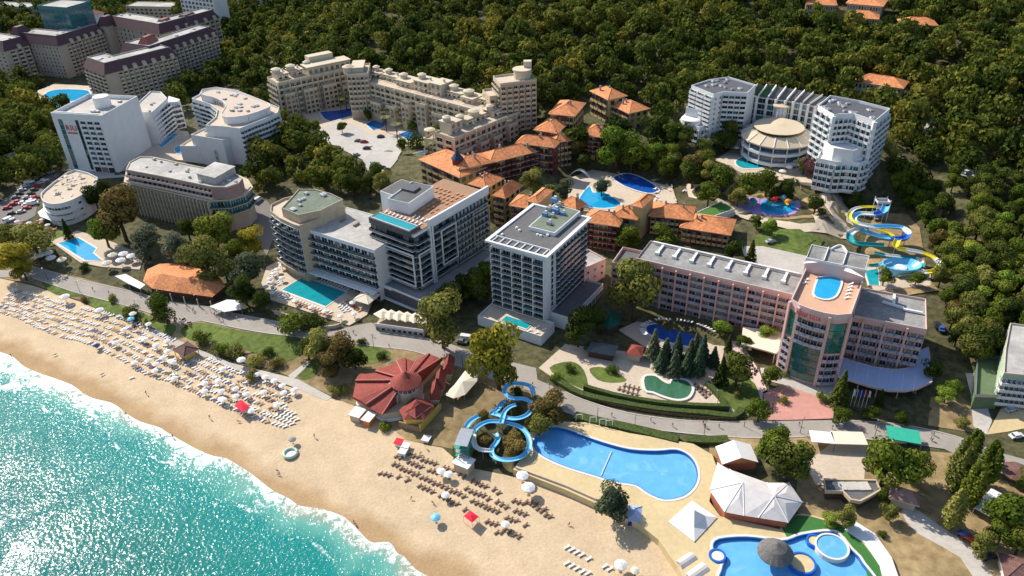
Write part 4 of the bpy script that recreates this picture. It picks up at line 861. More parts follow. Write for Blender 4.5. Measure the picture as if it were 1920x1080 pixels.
def pink_hotel():
    z = 24.6; b = 5.2; pl = rect((1193, 487), (1490, 556), (1505, 512), z); pl = rect((1193, 487), (1490, 556), z=z, depth=15)
    T = empty('hotel_wing', (*cen(pl), b), 'long pink hotel wing with bays of windows and a grey roof crossed by white ducts', 'hotel')
    body(T, pl, b, z, M['pink'], M['felt2'], .7, pm=M['pinkl'])
    u, l = unit(pl[0], pl[1]); n = (-u[1], u[0])
    facade(T, pl[0], pl[1], b+.8, z-.9, 22, 6, dict(win=(.86, .62, .14), fr=M['pink'], gl=M['glass'], gl2=M['curtain'], mix=.5, bal=(.6, M['pink'], M['glassrail2']), bw=1, mull=1))
    for i in range(12):
        p = (pl[0][0]+u[0]*l*i/11-n[0]*.6, pl[0][1]+u[1]*l*i/11-n[1]*.6); MB().box(p, u, .5, 1.3, b-.5, z-.35).build('pilaster', [M['pink']], T)
    for i in range(8):
        t = l*(.1+.115*i); p = (pl[0][0]+u[0]*t+n[0]*10.5, pl[0][1]+u[1]*t+n[1]*10.5); m = MB(); m.box(p, n, 7.0, .9, z+.35, z+.95); m.box((p[0]-n[0]*3.7, p[1]-n[1]*3.7), n, 1.2, 1.6, z+.1, z+1.2); m.build('roof_duct', [M['white']], T)
    c = (pl[3][0]+u[0]*l/2-n[0]*1.0, pl[3][1]+u[1]*l/2-n[1]*1.0); MB().box(c, u, l-3, .7, z+.95, z+1.3).build('roof_duct', [M['white']], T)
    # annexe on the left end
    an = rect((1147, 497), (1190, 506), z=19.5, depth=13); A = empty('hotel_annexe', (*cen(an), b), 'lower pink annexe with a sunken grey roof left of the long pink wing', 'hotel')
    body(A, an, b, 19.5, M['pink'], M['felt'], 1.3, pm=M['pinkl']); facade(A, an[0], an[1], b+.8, 18.8, 3, 5, dict(win=(.6, .5, .25), fr=M['pink']))
    pk = rect((1096, 500), (1136, 482), z=17, depth=10); K = empty('service_block', (*cen(pk), b), 'small pale pink block with square windows just right of the white tower', 'building'); body(K, pk, b+1, 15.5, M['pinkl'], M['lgrey'], .9)
    facade(K, pk[1], pk[2], b+1, 15, 2, 3, dict(win=(.25, .4, .3), mull=0)); facade(K, pk[0], pk[1], b+1, 15, 3, 3, dict(win=(.25, .4, .3), mull=0))
    # central bowed tower with roof pool
    z = 33.5; S = [(1484, 560), (1500, 571), (1520, 579), (1545, 586), (1570, 590), (1596, 588), (1622, 515), (1570, 500), (1515, 494)]
    pl = ccw(pw(S, z)); D = empty('hotel_tower', (*cen(pl), b), 'pink bow-fronted hotel tower with green curtain glass, red lettering and a blue rooftop pool', 'hotel')
    MB().prism(pl, b-1, z-1.6).build('wall', [M['pink']], D); MB().prism(inset(pl, .25), z-1.6, z-1.5).build('roof_deck', [mat('peach_deck', (.6, .36, .24), .85, .08, .6)], D); MB().ribbon(inset(pl, .1), .35, z-2, z, 0, True).build('parapet', [M['pinkl']], D); keep(pl, 3)
    f = pw(smooth([(1484, 560), (1500, 571), (1520, 579), (1545, 586), (1570, 590), (1596, 588)], 2, False), z); nseg = len(f)-1
    for i in range(nseg):
        a, e = f[i], f[i+1]; uu, ll = unit(a, e); nn = (uu[1], -uu[0])
        seg = 'L' if i < 2 else 'C' if i < 7 else 'R'
        def band(z0, z1, nf, st): facade(D, a, e, z0, z1, 1, nf, st)
        bal = dict(win=(.94, .6, .14), fr=M['pink'], gl=M['glass'], gl2=M['bglass'], bal=(.8, M['pinkl'], M['glassrail2']), mull=1); cur = lambda h: dict(win=(.97, .93, .03), fr=M['gglass'], gl=M['gglass'], gl2=M['tglass'], mix=.35, mull=3)
        if seg == 'C': band(z-13.5, z-3.6, 3, bal); band(b+1, z-13.6, 5, cur(3))
        elif seg == 'L': band(z-13, z-3.6, 3, cur(3)); band(b+1, z-13.2, 5, bal)
        else: band(z-15, z-3.6, 4, cur(3)); band(b+1, z-15.2, 4, bal)
    for k in (0, 2, 7, nseg): p = f[k]; q = f[min(k+1, nseg)] if k < nseg else f[k-1]; uu, _ = unit(p, q); MB().box(p, uu, .9, 1.5, b, z-1).build('pilaster', [M['pink']], D)
    a, e = f[2], f[6]; uu, _ = unit(a, e); nn = (uu[1], -uu[0]); off = 1.6
    text_obj(D, 'hotel LILIA', 2.3, (a[0]+nn[0]*off, a[1]+nn[1]*off), (e[0]+nn[0]*off, e[1]+nn[1]*off), z-2.6, nn, M['sign'])
    pc = ccw(pw(smooth([(1533, 527), (1537, 522), (1557, 520), (1576, 525), (1574, 540), (1566, 556), (1552, 562), (1536, 560), (1526, 552)], 2), z-1.5)); MB().prism(pc, z-1.6, z-1.2).build('roof_pool', [W_CYAN], D); MB().ribbon(inset(pc, -.3), .7, z-1.55, z-1.1, 0, True).build('pool_edge', [M['rim']], D)
    for k, (x, y) in enumerate([(1506, 532), (1510, 526), (1592, 540), (1590, 546), (1588, 553), (1586, 560), (1594, 534)]): p = P(x, y, z-1.5); bed('white', p, R(20), 'white lounger beside the rooftop pool of the pink tower', 'loungers on the pink tower roof')
    # rear block with sails
    z2 = 37; rb = rect((1511, 485), (1623, 508), z=z2, depth=10); B = empty('hotel_rear_block', (*cen(rb), b), 'raised pink and grey rear block with a curved grey roof behind the rooftop pool', 'hotel'); body(B, rb, b, z2, M['pinkl'], M['felt2'], .5, pm=M['white'])
    uu, ll = unit(rb[0], rb[1]); nb_ = (-uu[1], uu[0]); arc = [(rb[3][0]+uu[0]*ll*(.35+.27*t)+nb_[0]*(4*math.sin(math.pi*t)-1), rb[3][1]+uu[1]*ll*(.35+.27*t)+nb_[1]*(4*math.sin(math.pi*t)-1)) for t in [k/8 for k in range(9)]]
    MB().prism(ccw(arc), z2-6, z2+.3).build('curved_stair_head', [M['lgrey']], B); MB().ribbon(arc, .4, z2, z2+1).build('curved_parapet', [M['white']], B)
    for t in (.3, .62): p = (rb[0][0]+uu[0]*ll*t+nb_[0]*5, rb[0][1]+uu[1]*ll*t+nb_[1]*5); MB().box(p, nb_, 10, .3, z2+.1, z2+.9).build('roof_divider', [M['white']], B)
    for k, tri in enumerate([[(1505, 494), (1545, 491), (1513, 489)], [(1540, 493), (1585, 501), (1540, 486)], [(1582, 507), (1622, 521), (1588, 500)]]):
        v = [P(x, y, z+3.2) for x, y in tri]; m = MB(); m.add(v+[(p[0], p[1], p[2]-.06) for p in v], [(0, 1, 2), (5, 4, 3), (0, 3, 4, 1), (1, 4, 5, 2), (2, 5, 3, 0)]); o = m.build('shade_sail', [M['cloth']], label=['leftmost', 'middle', 'rightmost'][k]+' white shade sail stretched above the rooftop pool of the pink tower', cat='shade sail', group='sails over the roof pool')
    # right wing
    z3 = 24; rw = rect((1600, 595), (1737, 621), z=z3, depth=19); E = empty('hotel_wing', (*cen(rw), b), 'short pink wing with a stepped grey roof at the right of the bow-fronted tower', 'hotel'); body(E, rw, b, z3, M['pink'], M['felt2'], .8, pm=M['pinkl'])
    facade(E, rw[0], rw[1], b+2, z3-.8, 10, 5, dict(win=(.82, .6, .15), fr=M['pink'], gl=M['glass'], gl2=M['curtain'], mix=.45, bal=(.7, M['pink'], M['glassrail2']), bw=.9, mull=1)); facade(E, rw[1], rw[2], b+2, z3-.8, 4, 5, dict(win=(.5, .5, .2), fr=M['pink']))
    for t in (.15, .45, .75): uu, ll = unit(rw[0], rw[1]); p = (rw[0][0]+uu[0]*ll*t, rw[0][1]+uu[1]*ll*t); MB().box(p, uu, .7, 1.6, b, z3).build('pilaster', [M['pink']], E)
    for (x, y), (x2, y2) in (((1655, 565), (1694, 577)), ((1677, 552), (1676, 570)), ((1694, 579), (1730, 586))): p, q = P(x, y, z3+.8), P(x2, y2, z3+.8); MB().ribbon([p[:2], q[:2]], .8, z3+.3, z3+1).build('roof_duct', [M['white']], E)
    # curved pale canopy in front
    zc = 9.5; cp = [(1574, 668), (1600, 677), (1640, 688), (1680, 693), (1703, 690), (1713, 678), (1721, 658), (1741, 650), (1747, 690), (1748, 716), (1722, 728), (1698, 733), (1665, 732), (1630, 724), (1572, 706)]
    q = ccw(pw(cp, zc)); K = empty('entrance_canopy', (*cen(q), b), 'large pale blue sheet canopy curving round the foot of the right pink wing', 'canopy'); MB().prism(q, zc-.35, zc, bottom=True).build('canopy_sheet', [M['lbluec']], K); MB().ribbon(inset(q, .1), .3, zc-.6, zc+.15, 0, True).build('edge_beam', [M['pinkl']], K)
    for x, y in [(1580, 706), (1615, 719), (1650, 730), (1690, 733), (1725, 727), (1744, 714)]: p = P(x, y, zc); MB().tube([(p[0], p[1]+1.5, terr(p[0], p[1])), (p[0], p[1]+1.5, zc-.3)], .22).build('column', [M['pink']], K)
    for s in range(7): a_, b_ = P(1585+s*22, 678+s*4, zc), P(1580+s*22, 706+s*5, zc); MB().ribbon([a_[:2], b_[:2]], .1, zc, zc+.06).build('seam', [M['white']], K)
    keep(q, 1)
    r = ccw(pw([(1393, 612), (1468, 622), (1462, 655), (1455, 662), (1390, 644)], 10)); Z = empty('terrace_restaurant', (*cen(r), b), 'cream-roofed garden pavilion between the long pink wing and the bowed tower', 'pavilion'); MB().prism(r, 9.4, 9.9, bottom=True).build('roof', [M['creamc']], Z)
    for p in inset(r, .6): MB().tube([(p[0], p[1], b-.5), (p[0], p[1], 9.4)], .15).build('column', [M['white']], Z)
    MB().prism(inset(r, 4), b, 9).build('wall', [M['maroon']], Z); keep(r, 1)

# ================================================================== white stepped resort with domed rotunda
def resort():
    W = M['white']; bal = dict(win=(.84, .66, .1), fr=M['white'], gl=M['glass'], gl2=M['tglass'], mix=.4, bal=(1.4, M['white'], M['rail']), fin=.9, bw=.9, mull=1)
    # left tower
    z = 48; b = 23; p1 = ccw(pw([(1296, 163), (1338, 180), (1356, 175), (1401, 177), (1417, 162), (1366, 147), (1330, 152)], z)); T = empty('resort_tower', (*cen(p1), b), 'white stepped resort tower with a jagged dark roof left of the long arc', 'hotel'); body(T, p1, b, z, W, M['dgrey'], .9); roof_bits(T, p1, z, 12, 3, 1.2)
    q = pw([(1296, 163), (1338, 180), (1356, 175), (1401, 177)], z)
    facade(T, q[0], q[1], b+8, z-.5, 3, 8, dict(bal, gl=M['curtain'])); facade(T, q[1], q[2], b+2, z-.5, 2, 9, dict(win=(.3, .4, .3))); facade(T, q[2], q[3], b+2, z-.5, 4, 9, bal)
    s1 = ccw(pw([(1286, 205), (1322, 212), (1335, 207), (1340, 200), (1300, 195)], 38)); MB().prism(s1, b-3, 38).build('stepped_terrace', [W], T); MB().ribbon(inset(s1, .1), .3, 37.6, 39, 0, True).build('terrace_parapet', [W], T)
    s2 = ccw(pw([(1274, 228), (1312, 242), (1335, 232), (1340, 215), (1290, 210)], 32)); MB().prism(s2, b-3, 32).build('stepped_terrace', [W], T); MB().ribbon(inset(s2, .1), .3, 31.6, 33, 0, True).build('terrace_parapet', [W], T); cpx = P(1297, 226, 33.2); MB().lathe(cpx[:2], [(5.2, 32.1), (5.2, 34.4), (4.4, 34.8)], 20, 0).build('round_lantern', [W], T)
    f2 = pw([(1274, 228), (1312, 242), (1335, 232)], 32); facade(T, f2[0], f2[1], b-1, 31.5, 4, 3, bal); facade(T, f2[1], f2[2], b-1, 31.5, 3, 3, bal); keep(s2, 3)
    s3 = ccw(pw([(1262, 240), (1285, 252), (1300, 246), (1285, 228)], 28)); MB().prism(s3, b-4, 28).build('stepped_terrace', [W], T); keep(s3, 3); f3 = pw([(1262, 240), (1285, 252)], 28); facade(T, f3[0], f3[1], b-3, 27.5, 3, 3, bal)
    # long arc with sloping skylit roof
    z = 43; N_ = [(1403, 178), (1440, 183), (1475, 188), (1505, 193), (1531, 199)]; f = pw(N_, z); bk = [P(x, y, z+5)[:2] for x, y in [(1420, 160), (1455, 162), (1492, 168), (1525, 175), (1560, 184)]]
    A = empty('resort_arc', (*cen(f), b), 'long curved white resort building with a dark ribbed sloping roof between the two towers', 'hotel')
    MB().prism(ccw(f+bk[::-1]), b-3, z-.3).build('wall', [W], A); keep(ccw(f+bk[::-1]), 3); rm = MB(); rb = MB()
    for i in range(4):
        v = [(*f[i], z), (*f[i+1], z), (*bk[i+1], z+5), (*bk[i], z+5)]; rm.add(v, [(0, 1, 2, 3)], 1 if i == 0 else 0)
        bkz = [(*bk[i], z-.4), (*bk[i+1], z-.4)]; rm.add([v[3], v[2], bkz[1], bkz[0]], [(0, 1, 2, 3)])
        facade(A, f[i], f[i+1], b+2, z-.4, 2, 6, dict(win=(.86, .8, .08), fr=W, gl=M['glass'], gl2=M['tglass'], mull=1))
    rm.build('roof', [M['felt'], mat('green_copper_roof', (.05, .13, .06), .8)], A)
    for i in range(9):
        t = i/8*4; k = min(3, int(t)); r = t-k; a = [f[k][j]+(f[k+1][j]-f[k][j])*r for j in (0, 1)]; c = [bk[k][j]+(bk[k+1][j]-bk[k][j])*r for j in (0, 1)]; uu, ll = unit(a, c)
        m = MB(); nx, ny = -uu[1]*.35, uu[0]*.35; m.add([(a[0]+nx, a[1]+ny, z-.2), (a[0]-nx, a[1]-ny, z-.2), (c[0]-nx, c[1]-ny, z+4.8), (c[0]+nx, c[1]+ny, z+4.8), (a[0]+nx, a[1]+ny, z+.9), (a[0]-nx, a[1]-ny, z+.9), (c[0]-nx, c[1]-ny, z+5.9), (c[0]+nx, c[1]+ny, z+5.9)], [(4, 5, 6, 7), (0, 4, 7, 3), (1, 2, 6, 5), (0, 1, 5, 4), (3, 7, 6, 2)]); m.build('roof_rib', [W], A)
        p = (a[0], a[1]); MB().box((a[0]-uu[0]*.5, a[1]-uu[1]*.5), uu, 1.2, .6, b, z).build('pier', [W], A)
    # right tower
    z = 50; p2 = ccw(pw([(1533, 202), (1563, 220), (1575, 218), (1600, 217), (1640, 231), (1668, 208), (1610, 193), (1556, 183)], z)); S = empty('resort_tower', (*cen(p2), b), 'larger white stepped resort tower with jagged roof and bulging balconies at the right end', 'hotel'); body(S, p2, b, z, W, M['dgrey'], 1.2); roof_bits(S, p2, z, 18, 9, 1.4)
    q = pw([(1533, 202), (1563, 220), (1575, 218), (1600, 217), (1640, 231), (1668, 208)], z); facade(S, q[0], q[1], b, z-.5, 3, 9, bal); facade(S, q[1], q[3], b+10, z-1, 4, 6, bal); facade(S, q[3], q[4], b+6, z-1, 4, 7, bal); facade(S, q[4], q[5], b, z-1, 4, 9, dict(bal, gl=M['glass']))
    for a_ in (q[1], q[4]): MB().box(a_, (1, 0), 1.6, 1.6, b, z+.6).build('corner_pier', [W], S)
    s1 = ccw(pw([(1545, 268), (1563, 282), (1600, 287), (1622, 278), (1628, 262), (1560, 250)], 38)); MB().prism(s1, b-3, 38).build('stepped_terrace', [W], S); MB().ribbon(inset(s1, .1), .3, 37.6, 39.2, 0, True).build('terrace_parapet', [W], S)
    cpx = P(1586, 288, 34.5); MB().lathe(cpx[:2], [(7.5, 30), (7.5, 34.3), (6.8, 34.6)], 24).build('round_terrace', [W], S)
    lw = ccw(pw([(1531, 300), (1548, 303), (1566, 307), (1590, 306), (1612, 309), (1628, 302), (1632, 280), (1545, 275)], 33)); MB().prism(lw, b-4, 33).build('lower_block', [W], S); MB().ribbon(inset(lw, .1), .3, 32.6, 34, 0, True).build('terrace_parapet', [W], S); keep(lw, 3)
    f = pw([(1531, 300), (1548, 303), (1566, 307), (1590, 306), (1612, 309), (1628, 302)], 33)
    for i in range(5): facade(S, f[i], f[i+1], b-2.5, 32.6, 2, 4, dict(bal, bal=(1.6, M['white'], M['white'])))
    # rotunda
    c = P(1459, 246, 33); g = 19; D = -3; O = empty('rotunda', (c[0], c[1], g), 'round banded rotunda with a two-tier beige conical roof in front of the resort arc', 'rotunda'); tn = mat('sandy_roof_sheet', (.58, .48, .34), .85, .06, .5); rr = 16.0
    MB().lathe(c[:2], [(rr*.93, g-4), (rr*.93, 34+D)], 16).build('wall', [M['bglass']], O); MB().lathe(c[:2], [(rr*.98, 24.5+D), (rr*1.02, 24.5+D), (rr*1.02, 26+D), (rr*.98, 26+D)], 16).build('floor_band', [M['white']], O); MB().lathe(c[:2], [(rr*1.0, g-3), (rr*1.0, 22.4+D), (rr*.9, 22.4+D)], 16).build('base', [M['beige']], O)
    MB().lathe(c[:2], [(rr*.98, 29.3+D), (rr*1.03, 29.3+D), (rr*1.03, 30.6+D), (rr*.98, 30.6+D)], 16).build('floor_band', [M['white']], O); MB().lathe(c[:2], [(rr*1.06, 33.4+D), (rr*1.07, 34.1+D), (rr*.74, 37.0+D), (rr*.7, 36.9+D)], 16).build('lower_roof', [tn], O)
    MB().lathe(c[:2], [(rr*.62, 36.4+D), (rr*.62, 38.4+D)], 16).build('drum', [M['brownw']], O); MB().lathe(c[:2], [(rr*.72, 38.3+D), (rr*.73, 38.6+D), (rr*.1, 40.0+D)], 24).build('upper_roof', [tn], O)
    for k in range(16):
        a = 2*math.pi*k/16; d = (math.cos(a), math.sin(a)); m = MB(); m.tube([(c[0]+d[0]*rr*1.07, c[1]+d[1]*rr*1.07, 34.2+D), (c[0]+d[0]*rr*.74, c[1]+d[1]*rr*.74, 37.1+D)], .25, 5); m.tube([(c[0]+d[0]*rr*.99, c[1]+d[1]*rr*.99, g-1), (c[0]+d[0]*rr*.99, c[1]+d[1]*rr*.99, 34+D)], .25, 5); m.build('rib', [M['white']], O)
    keep([(c[0]+rr*1.2*math.cos(k), c[1]+rr*1.2*math.sin(k)) for k in range(6)], 4)
    t = P(1467, 194, 41); X = empty('observation_turret', (t[0], t[1], g), 'small round turret with a flat beige disc roof behind the rotunda', 'turret'); MB().lathe(t[:2], [(3.6, g), (3.0, 40)], 14).build('shaft', [M['white']], X); MB().lathe(t[:2], [(4.4, 39.8), (4.4, 40.5), (.3, 41.3)], 18).build('disc_roof', [tn], X)
    for k in range(8): a = k*math.pi/4; MB().tube([(t[0]+3.7*math.cos(a), t[1]+3.7*math.sin(a), 32), (t[0]+3.7*math.cos(a), t[1]+3.7*math.sin(a), 40)], .25, 5).build('column', [M['white']], X)

# ================================================================== the beige palace hotel: four ranges round a pool court
def palace():
    bg_, st = M['beige'], dict(win=(.62, .62, .15), fr=M['cream'], gl=M['glass'], bal=(1.0, M['cream'], M['cream']), bw=.8, mull=1)
    def rng(A, B, dep, z, b, label, nb, nf, side=None, sidef=None, seed=0, top=True):
        pl = rect(A, B, z=z, depth=dep); T = empty('palace_hotel_range', (*cen(pl), b), label, 'hotel'); body(T, pl, b, z, bg_, M['deck'], .9, base=8, pm=M['cream'])
        facade(T, pl[0], pl[1], b, z-.5, nb, nf, st); u, l = unit(pl[0], pl[1]); n = (-u[1], u[0])
        if side: facade(T, pl[1], pl[2], b, z-.5, side, nf, st)
        if sidef: facade(T, pl[3], pl[0], b, z-.5, sidef, nf, st)
        for i in range(0, nb+1, 2): t = l*i/nb; p = (pl[0][0]+u[0]*t-n[0]*.4, pl[0][1]+u[1]*t-n[1]*.4); MB().box(p, u, .7, 1.0, b-2, z+.4).build('pilaster', [M['cream']], T)
        MB().ribbon([(pl[0][0]-n[0]*.5, pl[0][1]-n[1]*.5), (pl[1][0]-n[0]*.5, pl[1][1]-n[1]*.5)], 1.2, z-3.6, z-3.1).build('cornice', [M['cream']], T)
        g = random.Random(seed+50); f0 = [(pl[0][0]-n[0]*3.6, pl[0][1]-n[1]*3.6), (pl[1][0]-n[0]*3.6, pl[1][1]-n[1]*3.6), pl[1], pl[0]]; t = 2.0   # stepped front bays with terraces
        while t < l-7 and top:
            wd = g.uniform(5, 9); h = z-g.choice([3.2, 6.4, 6.4, 9.6]); a_ = (f0[0][0]+u[0]*t, f0[0][1]+u[1]*t); e_ = (a_[0]+u[0]*wd, a_[1]+u[1]*wd); q_ = [a_, e_, (e_[0]+n[0]*3.5, e_[1]+n[1]*3.5), (a_[0]+n[0]*3.5, a_[1]+n[1]*3.5)]
            MB().prism(q_, b-6, h).build('front_bay', [bg_], T); MB().ribbon(inset(q_, .1), .25, h-.3, h+1, 0, True).build('bay_parapet', [M['cream']], T); k_ = max(1, round((h-b)/3.1)); facade(T, a_, e_, b, h-.3, max(2, int(wd/2.6)), k_, dict(st, bal=None, win=(.6, .62, .16)))
            if g.random() < .5: m = MB(); [m.box((a_[0]+u[0]*(.5+k*(wd-1)/4)+n[0]*1.8, a_[1]+u[1]*(.5+k*(wd-1)/4)+n[1]*1.8), n, 3.2, .22, h+2.5, h+2.75) for k in range(5)]; m.build('pergola', [M['cream']], T)
            t += wd+g.uniform(2.5, 6)
        if top:
            g = random.Random(seed); t = 3
            while t < l-9:
                wd = g.uniform(6, 12); dp = g.uniform(.35, .6)*dep; h = g.uniform(2.8, 3.4)*g.choice([1, 1, 2]); cx = (pl[0][0]+u[0]*(t+wd/2)+n[0]*(dep-dp/2-.6), pl[0][1]+u[1]*(t+wd/2)+n[1]*(dep-dp/2-.6)); m = MB(); m.box(cx, u, wd, dp, z, z+h, 0); m.build('penthouse', [M['cream']], T)
                r = MB(); r.box(cx, u, wd+1, dp+1, z+h, z+h+.3, 0); r.build('penthouse_roof', [M['cream']], T)
                fx = (cx[0]-n[0]*dp/2, cx[1]-n[1]*dp/2); facade(T, (fx[0]-u[0]*wd/2, fx[1]-u[1]*wd/2), (fx[0]+u[0]*wd/2, fx[1]+u[1]*wd/2), z+.1, z+h, max(2, int(wd/3)), max(1, int(h/2.8)), dict(win=(.5, .6, .15), fr=M['cream'], mull=0))
                c2 = (cx[0]-n[0]*(dp/2+1.6), cx[1]-n[1]*(dp/2+1.6)); pg = MB()
                for k in range(5): pg.box((c2[0]+u[0]*(k-2)*wd/5, c2[1]+u[1]*(k-2)*wd/5), n, 2.6, .25, z+2.5, z+2.75)
                pg.build('pergola', [M['cream']], T); 
                if g.random() < .5: m = MB(); rd = g.uniform(1.8, 2.8); m.lathe((cx[0]-u[0]*wd*.3, cx[1]-u[1]*wd*.3), [(rd, z+h), (rd, z+h+2.4), (rd+.4, z+h+2.5), (rd*.5, z+h+3.2)], 12); m.build('roof_turret', [M['cream']], T)
                if g.random() < .6: px_ = (cx[0]+u[0]*wd*.3, cx[1]+u[1]*wd*.3); MB().box(px_, u, .9, .9, z+h+.3, z+h+1.9).build('chimney', [M['cream']], T)
                t += wd+g.uniform(1.5, 4)
        return T, pl, u, n, l
    rng((520, 158), (655, 128), 15, 33.5, 13, 'left range of the beige palace hotel, facing the long pool with stepped penthouses', 13, 6, 3, 4, 1)
    z = 40; pl = rect((575, 122), (655, 106), z=z, depth=9); T = empty('palace_hotel_penthouse', (*cen(pl), 33.6), 'upper terrace storeys standing on the left beige palace range', 'penthouse'); MB().prism(pl, 33.7, 38).build('wall', [M['cream']], T); MB().prism(inset(pl, -.5), 38, 38.5).build('roof', [M['cream']], T); facade(T, pl[0], pl[1], 34, 37.6, 8, 1, dict(win=(.5, .6, .15), fr=M['cream'])); p3 = rect((578, 106), (623, 97), z=42, depth=6); MB().prism(p3, 38.5, 41.5).build('top_room', [M['cream']], T)
    rng((668, 150), (905, 212), 16, 33.5, 18, 'long rear range of the beige palace hotel with a crowd of penthouses and pergolas', 24, 5, 2, 2, 4)
    rng((850, 262), (985, 207), 13, 31.5, 14, 'right range of the beige palace hotel beside the orange roofs', 14, 5, 2, 2, 8)
    z = 39; pl = rect((650, 142), (690, 140), z=z, depth=20); W = empty('palace_hotel_corner', (*cen(pl), 18), 'higher corner block joining the left and rear beige palace ranges', 'hotel'); body(W, pl, 17, z, bg_, M['deck'], 1, base=8, pm=M['cream']); facade(W, pl[0], pl[1], 18, z-.5, 5, 7, st); facade(W, pl[1], pl[2], 18, z-.5, 4, 7, st); q_ = inset(ccw(pl), 3); MB().prism(q_, z, z+3.2).build('penthouse', [M['cream']], W); MB().prism(inset(q_, -.6), z+3.2, z+3.6).build('penthouse_roof', [M['cream']], W); c = cen(pl); MB().lathe((c[0]-5, c[1]-5), [(3, z), (3, z+3.6), (3.5, z+3.7), (1, z+4.8)], 14).build('roof_turret', [M['cream']], W)
    z = 24; pl = rect((795, 262), (858, 272), z=z, depth=13); Q = empty('palace_hotel_range', (*cen(pl), 12), 'low front range of the beige palace hotel with two round garden kiosks on its roof', 'hotel'); body(Q, pl, 12, z, bg_, M['deck'], .9, pm=M['cream']); facade(Q, pl[0], pl[1], 12, z-.5, 8, 4, st); facade(Q, pl[3], pl[0], 12, z-.5, 4, 4, st)
    for x, y in ((806, 248), (836, 252)): p = P(x, y, z+3); m = MB(); m.lathe(p[:2], [(2.9, z+4.2), (2.9, z+4.6), (1.6, z+5.2)], 14); [m.tube([(p[0]+2.4*math.cos(a), p[1]+2.4*math.sin(a), z), (p[0]+2.4*math.cos(a), p[1]+2.4*math.sin(a), z+4.3)], .2, 5) for a in [k*.785 for k in range(8)]]; m.build('rooftop_kiosk', [M['cream']], Q)
    z = 47; pl = rect((938, 160), (1006, 152), z=z, depth=14); V = empty('palace_hotel_tower', (*cen(pl), 20), 'tall beige corner tower of the palace hotel topped by a round drum', 'hotel'); body(V, pl, 20, z, bg_, M['deck'], 1, pm=M['cream']); facade(V, pl[0], pl[1], 22, z-.6, 6, 9, st); facade(V, pl[3], pl[0], 22, z-.6, 4, 9, st); c = cen(pl); MB().lathe((c[0]+4, c[1]+2), [(4.4, z), (4.4, z+4.2), (5, z+4.3), (5, z+4.9)], 18).build('drum', [M['cream']], V); MB().box((c[0]+7, c[1]+5), (1, 0), 4, 3.5, z, z+8).build('lift_head', [M['cream']], V)
    z = 40; pl = rect((918, 184), (960, 178), z=z, depth=12); V2 = empty('palace_hotel_tower', (*cen(pl), 20), 'lower stepped shoulder beside the tall beige corner tower', 'hotel'); body(V2, pl, 20, z, bg_, M['deck'], 1, pm=M['cream']); facade(V2, pl[0], pl[1], 22, z-.6, 4, 6, st)
